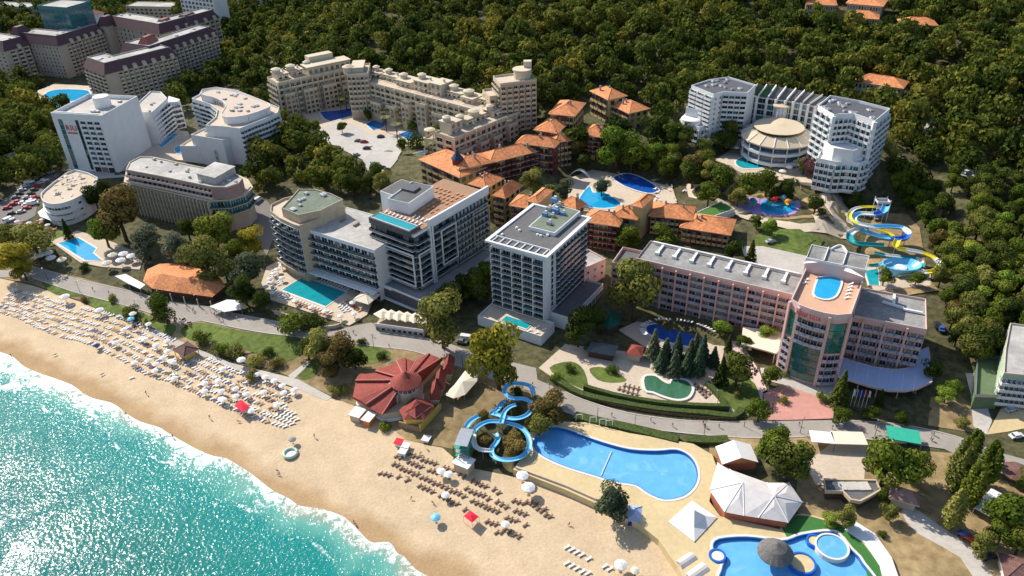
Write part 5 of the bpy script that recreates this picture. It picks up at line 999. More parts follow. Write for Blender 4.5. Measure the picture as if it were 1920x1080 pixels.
# ================================================================== plum-roofed complex, far left
def mansard():
    st = dict(win=(.36, .5, .25), fr=M['cream'], gl=M['glass'], mull=0); sb = dict(win=(.6, .6, .12), fr=M['taupe'], gl=M['glass'], bal=(1.3, M['taupe'], M['cream']), bw=.72, mull=1)
    gable = mat('dormer_red_roof', (.3, .11, .08), .85, .1, .5)
    def blk(A, B, C, z, b, nl, nr, nf, label, depth=None, balL=False):
        pl = ccw(rect(A, B, C, z) if C else rect(A, B, z=z, depth=depth)); T = empty('mansard_hotel_block', (*cen(pl), b), label, 'hotel'); (u, l), (n, l2) = unit(pl[0], pl[1]), unit(pl[1], pl[2]); D_ = 17
        if l > 24 and l2 > 24: a_, b_, c_, _ = pl; pl = [a_, b_, c_, (c_[0]-u[0]*D_, c_[1]-u[1]*D_), (b_[0]-u[0]*D_+n[0]*D_, b_[1]-u[1]*D_+n[1]*D_), (a_[0]+n[0]*D_, a_[1]+n[1]*D_)]
        MB().prism(pl, b-6, z).build('wall', [M['taupe']], T); keep(pl, 4); o = inset(pl, -.9); i_ = inset(pl, 2.6); m = MB(); n = len(pl)
        m.v += [(*p, z-.2) for p in o]+[(*p, z+6) for p in i_]; m.f += [(k, (k+1) % n, n+(k+1) % n, n+k) for k in range(n)]; m.m += [0]*n; m.build('mansard_roof', [M['purple']], T)
        MB().prism(inset(pl, 2.9), z+5, z+5.5).build('flat_roof', [M['lgrey']], T); MB().ribbon(inset(pl, 2.7), .4, z+5.4, z+6.2, 0, True).build('roof_kerb', [M['lgrey']], T)
        facade(T, pl[0], pl[1], b, z-.8, nl, nf, sb if balL else st)
        u, l = unit(pl[1], pl[2]); e = (pl[1][0]+u[0]*l*.16, pl[1][1]+u[1]*l*.16); facade(T, e, pl[2], b, z-.8, nr, nf, sb)
        for k in range(nr//2):
            t = l*(.2+.8*(k+.5)/(nr//2)); nn = (u[1], -u[0]); p = (pl[1][0]+u[0]*t+nn[0]*.2, pl[1][1]+u[1]*t+nn[1]*.2); m = MB(); m.box(p, u, 2.6, 2.0, z-.8, z+1.2, 0); m.lathe(p, [(1.6, z+1.2), (1.3, z+2.1), (.1, z+2.6)], 10, 1); m.build('dormer', [M['cream'], M['taupe']], T)
        roof_bits(T, inset(pl, 3), z+5.4, 4, nl, 1.5); return T
    blk((-75, 80), (8, 96), (32, 80), 29, 6, 9, 3, 8, 'plum-roofed hotel block cut by the left edge of the photo')
    blk((205, 46), (300, 63), (392, 30), 33, 8, 12, 10, 8, 'rearmost plum-roofed hotel block with a gabled corner')
    blk((34, 78), (109, 86), (196, 60), 30, 6, 12, 10, 9, 'left plum-roofed hotel block with a long straight grid of small windows above the left pools')
    blk((228, 98), (283, 106), (400, 64), 30, 7, 6, 14, 9, 'right plum-roofed hotel block with bay-windowed wall and dark far corner')
    blk((158, 125), (197, 139), (312, 99), 29, 6, 5, 12, 9, 'nearest plum-roofed hotel block with rows of cream balconies', balL=True)
    for (x, y, s, mt, lab) in ((28, 68, 9, M['purple'], 'plum pyramid-roofed corner tower at the far left'), (192, 48, 9, M['purple'], 'plum pyramid-roofed corner tower behind the left grid-windowed block'), (268, 88, 10, gable, 'pinkish-red gabled corner tower between the two near plum blocks'), (300, 54, 10, gable, 'pinkish-red gabled corner tower of the rearmost plum block'), (340, 46, 14, M['purple'], 'broad plum pyramid roof on the rearmost block')):
        pl = ccw(rect((x-s, y), (x+s, y+1), z=34, depth=s*1.3)); T = empty('corner_tower', (*cen(pl), 6), lab, 'tower'); MB().prism(pl, 4, 34).build('wall', [M['taupe']], T); o = inset(pl, -.8); i_ = inset(pl, s*.28); m = MB(); m.v += [(*p, 33.8) for p in o]+[(*p, 40) for p in i_]; m.f += [(k, (k+1) % 4, 4+(k+1) % 4, 4+k) for k in range(4)]+[(4, 5, 6, 7)]; m.m += [0]*5; m.build('mansard_roof', [mt], T)
    # far towers beyond
    pl = rect((70, 12), (125, 16), z=50, depth=22); T = empty('glass_office_tower', (*cen(pl), 8), 'teal glass tower block at the top left edge of the photo', 'tower'); body(T, pl, 8, 50, M['tglass'], M['lgrey'], .8); facade(T, pl[0], pl[1], 8, 49, 6, 11, dict(win=(.8, .6, .2), fr=M['tglass'], gl=M['tglass'], gl2=M['bglass'], mix=.5)); facade(T, pl[1], pl[2], 8, 49, 4, 11, dict(win=(.8, .6, .2), fr=M['tglass'], gl=M['tglass'], gl2=M['bglass'], mix=.5))
    pl = rect((396, -62), (455, -50), z=45, depth=14); T = empty('distant_hotel', (*cen(pl), 9), 'distant blue and white striped hotel at the top edge above the plum roofs', 'hotel'); body(T, pl, 9, 45, M['white'], M['lgrey'], .8); facade(T, pl[0], pl[1], 9, 44, 9, 9, dict(win=(.55, .9, .05), fr=M['white'], gl=M['bglass'], gl2=M['sldeep'] if 0 else M['bglass'], mull=0))
    pl = rect((335, -12), (398, -4), z=38, depth=14); T = empty('distant_hotel', (*cen(pl), 9), 'distant white building at the top edge left of the blue striped hotel', 'hotel'); body(T, pl, 9, 38, M['white'], M['lgrey'], .8); facade(T, pl[0], pl[1], 9, 37, 9, 8, dict(win=(.6, .6, .2)))
    pl = rect((120, 22), (165, 30), z=26, depth=14); T = empty('distant_hotel', (*cen(pl), 9), 'low white building with a red hipped roof right of the teal tower', 'hotel'); body(T, pl, 9, 26, M['white'], M['red'], 0); hip(T, pl, 26.1, 4, gable); facade(T, pl[0], pl[1], 10, 25, 8, 5, dict(win=(.6, .6, .2), bal=(1, M['white'], M['tglass'])))
    pl = rect((-20, 6), (52, 10), z=20, depth=14); T = empty('distant_hotel', (*cen(pl), 9), 'low white building at the extreme top left corner', 'hotel'); body(T, pl, 9, 18, M['white'], M['lgrey'], .6); facade(T, pl[0], pl[1], 10, 17, 12, 2, dict(win=(.6, .6, .2)))
    pl = rect((235, 12), (320, 14), z=20, depth=18); T = empty('distant_hotel', (*cen(pl), 9), 'pale flat building among trees behind the plum roofs', 'building'); body(T, pl, 9, 20, M['tan'], M['lgrey'], .6); facade(T, pl[0], pl[1], 10, 19, 10, 3, dict(win=(.6, .6, .2)))

# ================================================================== white slab tower with red lettering and neighbours
def left_whites():
    W = M['white']; z = 35; b = 5; pl = rect((97, 219), (193, 224), (235, 186), z); T = empty('hotel_tower', (*cen(pl), b), 'white slab hotel tower carrying red letters near its top left corner', 'hotel'); pl = ccw(pl)
    MB().prism(pl, b-1, z).build('wall', [W], T); MB().prism(inset(pl, .3), z+.004, z+.08).build('roof', [M['conc']], T); MB().ribbon(inset(pl, .2), .5, z-.3, z+2.2, 0, True).build('parapet', [W], T); keep(pl, 3)
    u, l = unit(pl[0], pl[1]); at = lambda t: (pl[0][0]+u[0]*l*t, pl[0][1]+u[1]*l*t); n = (u[1], -u[0])
    facade(T, at(.10), at(.19), b+1, z-1, 1, 10, dict(win=(.8, .86, .05), fr=M['tglass'], gl=M['tglass'], mull=0)); facade(T, at(.44), at(.5), b+1, z-1, 1, 10, dict(win=(.8, .9, .05), fr=M['tglass'], gl=M['glass'], mull=0))
    facade(T, at(.52), at(.93), b+3.5, z-1, 3, 9, dict(win=(.72, .66, .12), fr=W, gl=M['glass'], gl2=M['tglass'], bal=(1.0, W, W), bw=.9)); facade(T, at(.52), at(.93), b, b+3, 3, 1, dict(win=(.8, .8, .05), fr=M['brownw']))
    text_obj(T, 'RIU', 4.2, (at(.22)[0], at(.22)[1]), (at(.42)[0], at(.42)[1]), z-7.0, n, M['sign']); text_obj(T, 'ASTORIA', 1.3, (at(.22)[0], at(.22)[1]), (at(.42)[0], at(.42)[1]), z-8.9, n, M['sign'])
    MB().ribbon([(at(0)[0]+n[0]*.0+u[0]*2, at(0)[1]+.9), (at(.93)[0], at(.93)[1]+.9)], .6, z+1.2, z+2.6).build('roof_frame', [W], T)
    c = P(190, 186, z+4); MB().lathe(c[:2], [(4.3, z), (4.3, z+5.5), (4, z+5.8)], 14).build('stair_drum', [W], T); roof_bits(T, inset(pl, 2), z+.1, 8, 4, 1.7)
    pl2 = rect((244, 232), (283, 248), (338, 205), 14); 
    # stepped white building behind
    z = 29; p = rect((238, 214), (290, 215), z=z, depth=26); N_ = empty('hotel_block', (*cen(p), 6), 'white stepped hotel with a bare pale roof just right of the slab tower', 'hotel'); p = ccw(pw([(240, 212), (285, 213), (314, 186), (302, 174), (283, 173)], 26)); z = 26; body(N_, p, 6, z, W, M['conc'], .8); roof_bits(N_, p, z, 4, 8)
    q = pw([(283, 216), (317, 190)], z-1); facade(N_, q[0], q[1], 7, z-1.5, 6, 7, dict(win=(.8, .66, .1), gl2=M['tglass'], bal=(1.3, W, W)))
    p = ccw(pw([(250, 236), (298, 216), (286, 206), (240, 218)], 18)); MB().prism(p, 5, 18).build('lower_block', [W], N_); keep(p, 2); q = pw([(251, 237), (299, 217)], 18); facade(N_, q[0], q[1], 7, 17.5, 8, 4, dict(win=(.8, .66, .1), bal=(1.3, W, W)))
    p = ccw(pw([(314, 192), (334, 190), (337, 186), (316, 180)], 23)); MB().prism(p, 5, 23).build('end_block', [W], N_); keep(p, 2); q = pw([(312, 196), (336, 190)], 23); facade(N_, q[0], q[1], 7, 22, 4, 5, dict(win=(.8, .66, .1), bal=(1.8, W, W)))
    # S-curved white hotel
    z = 27; b = 7; O_ = [(360, 187), (374, 180), (380, 170), (405, 166), (445, 172), (490, 190), (524, 205), (521, 214), (500, 224), (450, 244), (420, 240), (386, 238), (405, 222), (408, 208), (395, 198)]
    p = ccw(pw(O_, z)); C = empty('curved_hotel', (*cen(p), b), 'white hotel with a sweeping S-shaped terrace roof and striped balconies', 'hotel'); MB().prism(p, b-1, z).build('wall', [W], C); MB().prism(inset(p, .2), z, z+.08).build('roof_terrace', [M['deck']], C); MB().ribbon(inset(p, .15), .3, z-.4, z+1, 0, True).build('parapet', [W], C); keep(p, 3)
    up = ccw(pw(smooth([(376, 176), (400, 167), (440, 172), (490, 190), (505, 197), (500, 203), (462, 216), (425, 220), (416, 213), (424, 200), (418, 190), (400, 182)], 2), z+4)); MB().prism(up, z, z+3.6).build('penthouse', [W], C); MB().prism(inset(up, -.3), z+3.6, z+3.9).build('penthouse_roof', [mat('sand_roof', (.55, .45, .36), .9, .06, .5)], C); MB().ribbon(inset(up, -.2), .3, z+3.6, z+4.3, 0, True).build('penthouse_parapet', [W], C)
    f = pw([(500, 203), (462, 216), (425, 220), (416, 213), (424, 200), (418, 190), (400, 182), (376, 176)], z+4)
    for i in range(7): facade(C, f[i+1], f[i], z+.1, z+3.4, 4, 1, dict(win=(.6, .7, .1), gl=M['curtain'], fr=W, mull=0))
    roof_bits(C, up, z+3.8, 14, 6, 1.6)
    st = dict(win=(.9, .55, .15), fr=W, gl=M['glass'], gl2=M['bglass'], bal=(1.5, W, W), bw=1)
    fr_ = pw([(450, 245), (475, 234), (500, 225), (523, 214)], z)
    for i in range(3): facade(C, fr_[i], fr_[i+1], b+1, z-.3, 4, 7, st)
    fl = pw([(360, 187), (395, 198), (408, 208), (405, 222), (386, 238)], z)
    for i in range(4): facade(C, fl[i], fl[i+1], b+1, z-.3, 3, 7, dict(st, gl=M['glass'], gl2=M['tglass']))
    for k, (zz, px, db) in enumerate([(21.5, [(358, 255), (418, 265), (437, 256), (432, 243), (385, 242)], 0), (15.5, [(337, 276), (412, 278), (424, 268), (365, 258)], 0)]):
        p = ccw(pw(px, zz)); MB().prism(p, b-1, zz).build('stepped_terrace', [W], C); MB().prism(inset(p, .3), zz, zz+.06).build('terrace_paving', [M['deck']], C); MB().ribbon(inset(p, .15), .3, zz-.3, zz+.9, 0, True).build('terrace_parapet', [W], C); keep(p, 3)
    q = pw([(400, 283), (424, 268), (437, 256)], 15.5); facade(C, q[0], q[1], b, 15.2, 3, 3, st); facade(C, q[1], q[2], b, 15.2, 2, 3, st)
    for i in range(2): MB().box(q[i], (1, 0), 1.2, 1.2, b, 16).build('corner_pier', [W], C)
    # low flat-roofed slab hotel with rounded end
    z = 21.5; b = 5; O_ = [(234, 338), (392, 373), (430, 371), (458, 362), (471, 349), (462, 335), (440, 325), (375, 312), (290, 294), (262, 296), (240, 310)]
    p = ccw(pw(O_, z)); V = empty('slab_hotel', (*cen(p), b), 'long pinkish-grey slab hotel with slanted piers and a rounded right end', 'hotel'); MB().prism(inset(p, .3), b-1, z).build('wall', [M['taupe']], V); keep(p, 3); MB().ribbon(p, 1.4, z-1.1, z-.5, 0, True).build('cornice', [M['cream']], V); MB().prism(inset(p, .2), z-.5, z+.02).build('terrace', [M['deck']], V)
    p2 = ccw(pw([(236, 318), (300, 330), (396, 350), (425, 351), (448, 343), (455, 334), (440, 325), (375, 313), (283, 294), (262, 294), (243, 304)], z+6)); MB().prism(p2, z, z+5.6).build('upper_storeys', [mat('mauve_render', (.36, .24, .23), .85, .1, .4)], V); MB().prism(inset(p2, .3), z+5.6, z+5.7).build('roof', [M['lgrey']], V); MB().ribbon(inset(p2, .2), .4, z+5.3, z+6.2, 0, True).build('parapet', [M['cream']], V); roof_bits(V, p2, z+5.6, 14, 2, .9)
    q = pw([(234, 338), (392, 373)], z); u, l = unit(*q); n = (-u[1], u[0]); facade(V, q[0], q[1], b, z-1.2, 24, 5, dict(win=(.75, .62, .12), fr=M['taupe'], gl=M['glass'], gl2=M['curtain'], mull=0, bal=(.7, M['taupe'], M['glassrail'])))
    for i in range(25): e = (q[0][0]+u[0]*l*i/24-n[0]*.9, q[0][1]+u[1]*l*i/24-n[1]*.9); MB().box(e, n, 1.8, .35, b-1, z-1.1).build('pier', [M['cream']], V)
    q2 = pw([(236, 318), (300, 330), (396, 350)], z+6); 
    for i in range(2): facade(V, q2[i], q2[i+1], z+.1, z+5.4, 7+5*i, 2, dict(win=(.66, .62, .12), fr=M['cream'], gl=M['glass'], bal=(1.3, M['cream'], M['pinkl']), mull=0))
    q3 = pw([(392, 373), (430, 371), (458, 362), (471, 349)], z)
    for i in range(3): facade(V, q3[i], q3[i+1], z-8, z-1.2, 3, 2, dict(win=(.95, .8, .06), fr=M['white'], gl=M['tglass'], gl2=M['glass'], bal=(1.2, M['white'], M['glassrail'])))
    ph = ccw(pw([(369, 326), (403, 334), (440, 313), (403, 305)], z+9)); MB().prism(ph, z+5.6, z+9).build('plant_room', [M['lgrey']], V); MB().prism(inset(ph, -.3), z+9, z+9.3).build('plant_room_roof', [M['lgrey']], V)
    # round terrace building
    z = 15.5; c = P(118, 362, z); T4 = empty('round_terrace_building', (c[0], c[1], 5), 'white half-round building with banded windows and a crowded roof terrace', 'building')
    O_ = smooth([(78, 366), (82, 380), (100, 386), (125, 382), (150, 371), (172, 355), (184, 336), (142, 321), (115, 335), (95, 350)], 2); p = ccw(pw(O_, z)); MB().prism(p, 4, z).build('wall', [W], T4); keep(p, 2); MB().prism(inset(p, .3), z, z+.06).build('roof_terrace', [M['deck']], T4); MB().ribbon(inset(p, .15), .3, z-.4, z+1, 0, True).build('parapet', [W], T4)
    f = pw(smooth([(78, 366), (82, 380), (100, 386), (125, 382), (150, 371)], 2, False), z)
    for i in range(len(f)-1): facade(T4, f[i], f[i+1], 6, z-.6, 2, 3, dict(win=(.9, .4, .35), fr=W, gl=M['glass'], mull=0))
    for zz in (7.8, 11): MB().ribbon([(x, y) for x, y in f], 1.6, zz, zz+.5).build('floor_band', [W], T4)
    cn = ccw(pw([(70, 396), (74, 404), (95, 412), (118, 402), (112, 390), (88, 383)], 8.5)); A_ = empty('fabric_canopy', (*cen(cn), 5), 'white peaked fabric canopy at the foot of the round terrace building', 'canopy'); m = MB(); cc = cen(cn); k = len(cn); m.v += [(*q_, 8) for q_ in cn]+[(*cc, 11)]; m.f += [(i, (i+1) % k, k) for i in range(k)]; m.m += [0]*k; m.build('canopy', [M['cloth']], A_); [MB().tube([(*q_, 4.8), (*q_, 8)], .1).build('post', [M['steel']], A_) for q_ in cn[::2]]

# ================================================================== orange-roofed village
def orange():
    wc = [M['ochre'], M['maroon'], M['tan']]
    def blk(A, B, C, z, b, nb, ns, nf, label, wm=0, h=3.2, depth=None):
        pl = rect(A, B, C, z) if C else rect(A, B, z=z, depth=depth); T = empty('tile_roofed_hotel_block', (*cen(pl), b), label, 'hotel'); pl = ccw(pl); q = inset(pl, .9); MB().prism(q, b-4, z-.1).build('wall', [wc[wm]], T); keep(pl, 2.5); hip(T, q, z, h, M['orange'], 1.1)
        u, l = unit(q[0], q[1]); n = (-u[1], u[0])
        for i in range(max(1, nb//4)):      # recessed maroon / ochre strips alternating along the wall
            t = l*(i+.5)/max(1, nb//4); MB().box((q[0][0]+u[0]*t-n[0]*.1, q[0][1]+u[1]*t-n[1]*.1), u, l/max(1, nb//4)*.42, .8, b-3, z-.15).build('wall_bay', [wc[(wm+1) % 2]], T)
        st = dict(win=(.6, .62, .12), fr=M['brownw'], gl=M['glass'], bal=(.9, M['cream'], M['ochre'] if wm == 0 else M['maroon']), bw=.8, mull=0)
        if nb: facade(T, (q[0][0]-n[0]*.45, q[0][1]-n[1]*.45), (q[1][0]-n[0]*.45, q[1][1]-n[1]*.45), b, z-.5, nb, nf, st)
        if ns: facade(T, q[1], q[2], b, z-.5, ns, nf, dict(win=(.4, .5, .25), fr=M['brownw'], mull=0))
        g = random.Random(nb*7+ns); 
        for k in range(2): c = cen(q); p = (c[0]+g.uniform(-.3, .3)*l, c[1]+g.uniform(-1.5, 1.5)); MB().box(p, u, .7, .7, z+h*.5, z+h+.9).build('chimney', [M['grey']], T)
        return T
    L_ = 'orange tiled hotel block '
    blk((1106, 170), (1140, 187), (1174, 178), 38, 22, 4, 2, 4, L_+'farthest up the slope with an open roof well')
    blk((1028, 213), (1078, 218), (1134, 196), 35, 20, 6, 6, 4, L_+'with a long bent ridge just right of the beige corner tower')
    blk((1143, 196), (1180, 213), (1217, 202), 34, 22, 6, 3, 4, L_+'with cream side wall at the right end of the upper group')
    blk((1000, 243), (1044, 250), (1072, 228), 30, 17, 5, 4, 4, L_+'square hipped roof stepping below the bent-ridge block')
    blk((1086, 252), (1130, 258), (1150, 240), 27, 17, 5, 3, 4, L_+'standing alone behind the big yellow-green tree', 1)
    blk((918, 306), (1032, 278), None, 26, 11, 12, 3, 5, L_+'long range with maroon walls running up toward the beige palace', 1, depth=13)
    blk((860, 318), (925, 304), None, 27, 11, 5, 2, 5, L_+'joining the turreted corner to the long maroon range', 1, depth=13)
    blk((966, 268), (1040, 277), None, 29, 14, 8, 2, 4, L_+'low connecting range just below the square hipped block', 1, depth=9)
    blk((1040, 268), (1075, 262), None, 27, 14, 4, 2, 4, L_+'small connecting block behind the olive tree', 0, depth=9)
    T = blk((784, 298), (862, 333), (908, 306), 25, 11, 6, 4, 4, L_+'with a dark pointed turret at the village\'s left corner', 0, 3.6)
    t = P(857, 296, 30); X = empty('corner_turret', (t[0], t[1], 22), 'round maroon turret with a dark blue cone roof on the left orange-roofed block', 'turret'); MB().lathe(t[:2], [(2.4, 22), (2.4, 30)], 10).build('shaft', [M['maroon']], X); MB().lathe(t[:2], [(3, 29.9), (1.2, 32.2), (.05, 34.2)], 10).build('cone_roof', [mat('slate_blue_roof', (.03, .05, .1), .6)], X)
    blk((877, 344), (911, 354), (939, 332), 25, 9, 4, 3, 5, L_+'small square one directly behind the dark pool-topped block')
    blk((922, 366), (947, 372), (974, 346), 25, 9, 3, 3, 5, L_+'narrow one with cream walls beside the balconied pool block')
    blk((954, 385), (1012, 394), (1020, 372), 24, 9, 8, 2, 5, L_+'low long one partly hidden by the white tower', 1)
    blk((1050, 381), (1080, 393), (1088, 378), 24, 9, 3, 2, 5, L_+'sliver visible just above the white tower roof')
    blk((1092, 415), (1161, 425), (1152, 399), 22, 8, 7, 3, 5, L_+'with maroon front just right of the white tower', 1)
    blk((1147, 405), (1195, 412), (1190, 390), 23, 8, 4, 0, 5, L_+'wedge between the maroon front and the square chimney tower')
    blk((1216, 404), (1298, 413), (1310, 387), 22, 9, 8, 3, 5, L_+'with ochre walls in the middle of the front row')
    blk((1274, 426), (1370, 441), (1382, 411), 20, 9, 9, 3, 4, L_+'ending the front row at the right, by the green roof')
    for (A, B, C, z, lab) in (((1187, 384), (1203, 388), (1216, 366), 28, 'square ochre stair tower with a tiled cap rising from the middle of the front row'), ((990, 376), (1008, 380), (1022, 354), 29, 'square stair tower with a tiled cap behind the white tower')):
        pl = ccw(rect(A, B, C, z)); Q = empty('stair_tower', (*cen(pl), 9), lab, 'tower'); MB().prism(pl, 6, z).build('wall', [M['ochre']], Q); hip(Q, pl, z, 1.6, M['orange'], .7); keep(pl, 1)
    gp = ccw(pw([(1306, 399), (1352, 378), (1378, 392), (1334, 408)], 19)); Q = empty('green_roof_hall', (*cen(gp), 12), 'low hall with a bright green flat roof behind the front orange row', 'building'); body(Q, gp, 12, 19, M['white'], mat('green_roof_lawn', (.07, .17, .03), .95, .15, .8), .3); hip(Q, rect((1340, 410), (1378, 400), z=17, depth=4), 17.2, .8, M['orange'], .3)
    ht = ccw(pw([(782, 318), (815, 345), (850, 335), (830, 312)], 12)); 
    m = MB(); 
    Q = empty('striped_sunshade_roof', (*cen(ht), 10), 'peach and white chequered sunshade roof left of the turreted block', 'awning'); MB().prism(ht, 13.4, 13.7, bottom=True).build('sheet', [chequer()], Q); [MB().tube([(*p, 8), (*p, 13.4)], .12).build('post', [M['steel']], Q) for p in ht]
    # tiled houses high in the wood
    for A, B, z, dep, lab in (((1512, 8), (1570, 10), 74, 20, 'long orange-roofed house at the top edge, left of the pair in the wood'), ((1586, 6), (1656, 12), 74, 22, 'long orange-roofed house at the top edge, right of the pair in the wood'), ((1588, 32), (1648, 36), 68, 12, 'narrow orange-roofed house below the top-edge pair, half behind trees'), ((1690, 46), (1760, 48), 66, 12, 'straight orange-roofed house with small dormers, farthest right of the upper ones'), ((1600, 152), (1694, 166), 44, 13, 'single pinkish-orange roof in the wood above the right resort tower'), ((1312, 24), (1352, 26), 66, 8, 'small sunlit yellow-orange roof alone in the middle of the wood')):
        z = G(A[0], A[1])[2]+6; z = terr(*P(*A, z)[:2])+9; pl = ccw(rect(A, B, z=z, depth=dep)); b = min(terr(*p) for p in pl); Q = empty('tile_roofed_house', (*cen(pl), b), lab, 'house', 'tiled houses in the wood'); MB().prism(inset(pl, .8), b-2, z).build('wall', [M['tan']], Q); hip(Q, inset(pl, .8), z, 3, M['orange'], 1); keep(pl, 6); facade(Q, *edge(inset(pl, .8), 0), max(b+1, z-7), z-.4, 12, 2, dict(win=(.6, .6, .2), mull=0))
def chequer():
    m = mat('chequered_awning', (.6, .42, .3), .9, .05, .5); N = m.node_tree.nodes; L = m.node_tree.links; c = N.new('ShaderNodeTexChecker'); c.inputs['Scale'].default_value = .45; c.inputs['Color1'].default_value = (.7, .62, .52, 1); c.inputs['Color2'].default_value = (.5, .24, .13, 1)
    g = N.new('ShaderNodeNewGeometry'); L.new(g.outputs['Position'], c.inputs['Vector']); L.new(c.outputs['Color'], N['Principled BSDF'].inputs['Base Color']); return m
# ================================================================== beach restaurants, tents, kiosks
def fan_restaurant():
    b = 3.6; c = P(761, 715, 13.2); T = empty('beach_restaurant', (c[0], c[1], b), 'round beach restaurant with dark red fan-shaped roofs round a conical lantern', 'restaurant'); zo = 7.4
    OUT = [(716, 778), (687, 762), (661, 746), (667, 717), (676, 702), (705, 699), (716, 690), (744, 681), (761, 673), (781, 679), (806, 664), (830, 674), (795, 712)]
    o = [P(x, y, zo) for x, y in OUT]; cc = (c[0], c[1]); rin = 4.6
    def inn(p, z, r=rin): u, l = unit(cc, p); return (cc[0]+u[0]*r, cc[1]+u[1]*r, z)
    wall = ccw([(cc[0]+(p[0]-cc[0])*.93, cc[1]+(p[1]-cc[1])*.93) for p in o]+[(c[0]+5, c[1]-6)]); MB().prism(wall, b-1.5, zo-.3).build('wall', [M['tan']], T); keep(wall, 3)
    MB().ribbon([(p[0], p[1]) for p in inset(wall, -.2)], .5, b+.3, b+1.3, 0, True).build('terrace_rail', [M['white']], T)
    for i in range(len(o)-1):
        a, e = o[i], o[i+1]; dz = .9*(i % 2); a, e = (a[0], a[1], zo+dz), (e[0], e[1], zo+dz*.6); m_ = ((a[0]+e[0])/2, (a[1]+e[1])/2, zo+dz); hi = zo+4.2+dz; ia, ie, im = inn(a, hi), inn(e, hi), inn(m_, hi+.12); mo = (m_[0], m_[1], zo+dz+.12)
        m = MB(); m.add([a, mo, e, ie, im, ia, (a[0], a[1], zo-.3), (e[0], e[1], zo-.3), (ia[0], ia[1], zo), (ie[0], ie[1], zo)], [(0, 1, 4, 5), (1, 2, 3, 4), (6, 1, 0), (2, 1, 7), (6, 7, 1), (0, 5, 8, 6), (2, 7, 9, 3), (5, 4, 3, 9, 8), (6, 8, 9, 7)])
        m.build('roof_segment', [M['red']], T); MB().tube([(*a[:2], a[2]+.08), (*ia[:2], ia[2]+.1)], .22, 5).build('ridge_tiles', [mat('pale_red_ridge', (.5, .2, .16), .8)], T)
    MB().lathe(cc, [(3.7, b), (3.7, 13.6), (3.4, 13.6)], 16).build('lantern_wall', [M['tan']], T); MB().lathe(cc, [(5.0, 13.0), (5.1, 13.3), (1.8, 15.6), (.1, 17.2)], 16).build('lantern_roof', [M['red']], T); MB().tube([(cc[0], cc[1], 18), (cc[0], cc[1], 21)], .1).build('finial', [M['steel']], T)
    for k in range(16): a = k*math.pi/8; put('window', window_mesh(1.2, 1.5, M['white'], M['glass'], 1), (cc[0]+3.7*math.cos(a), cc[1]+3.7*math.sin(a), 11.0), a+math.pi/2, T)
    pt = P(737, 726, 9.5); MB().prism(ccw(pw([(730, 716), (752, 724), (745, 745), (731, 732)], 10.5)), 6, 10.4).build('kitchen_roof', [M['conc']], T); MB().box(pt[:2], (1, 0), 2.4, 1.2, 10.4, 11.4).build('roof_unit', [M['steel']], T)
    # second group towards the sea
    R2 = empty('beach_restaurant', (*P(790, 765, b)[:2], b), 'smaller red-gabled restaurant with a yellow side wall seaward of the round one', 'restaurant')
    pl = ccw(pw([(748, 768), (775, 745), (806, 750), (815, 762), (795, 786), (757, 786)], 8.5)); MB().prism(inset(pl, .6), b-1, 8.3).build('wall', [M['yellow']], R2); keep(pl, 2); k = len(pl); q = cen(pl); m = MB(); m.v += [(*p, 8.3) for p in pl]+[(*q, 12)]; m.f += [(i, (i+1) % k, k) for i in range(k)]; m.m += [0]*k; m.build('roof', [M['red']], R2)
    d = ccw(rect((779, 782), (806, 762), z=9.5, depth=4)); MB().prism(inset(d, .4), 6, 9.5).build('dormer', [M['tan']], R2); hip(R2, d, 9.4, 1.8, M['red'], .2, name='dormer_roof')
    w = pw([(786, 796), (826, 756)], 7); MB().ribbon(w, .5, b-1, 7).build('side_wall', [M['yellow']], R2); g = pw([(748, 790), (785, 800)], 6); MB().ribbon(g, .5, b-1, 6).build('terrace_wall', [M['wood']], R2)
    for i, (x, y) in enumerate([(818, 742), (826, 722), (842, 694)]):
        p = ccw(rect((x-13, y+8), (x+6, y+8), z=8.5, depth=9)); Q = empty('restaurant_pavilion', (*cen(p), b), ['front', 'middle', 'rearmost'][i]+' of the three small dark red peaked pavilions beside the cream canopy', 'pavilion', 'peaked pavilions'); MB().prism(inset(p, .7), b-.5, 8.4).build('wall', [M['tan']], Q); hip(Q, inset(p, .7), 8.4, 3.2, M['red'], .8); keep(p, 1)
    cp = ccw(pw([(833, 737), (852, 718), (874, 689), (896, 700), (894, 712), (872, 737), (850, 744)], 8.5)); Q = empty('sailcloth_canopy', (*cen(cp), b), 'large cream sailcloth canopy right of the red restaurant roofs', 'canopy'); m = MB(); k = len(cp); q = cen(cp); m.v += [(*p, 7.8) for p in cp]+[(*q, 9.4)]; m.f += [(i, (i+1) % k, k) for i in range(k)]; m.m += [0]*k; m.build('canopy', [M['creamc']], Q); keep(cp, 1)
    for p in inset(cp, .5): MB().tube([(*p, b-.5), (*p, 7.9)], .12).build('post', [M['steel']], Q)
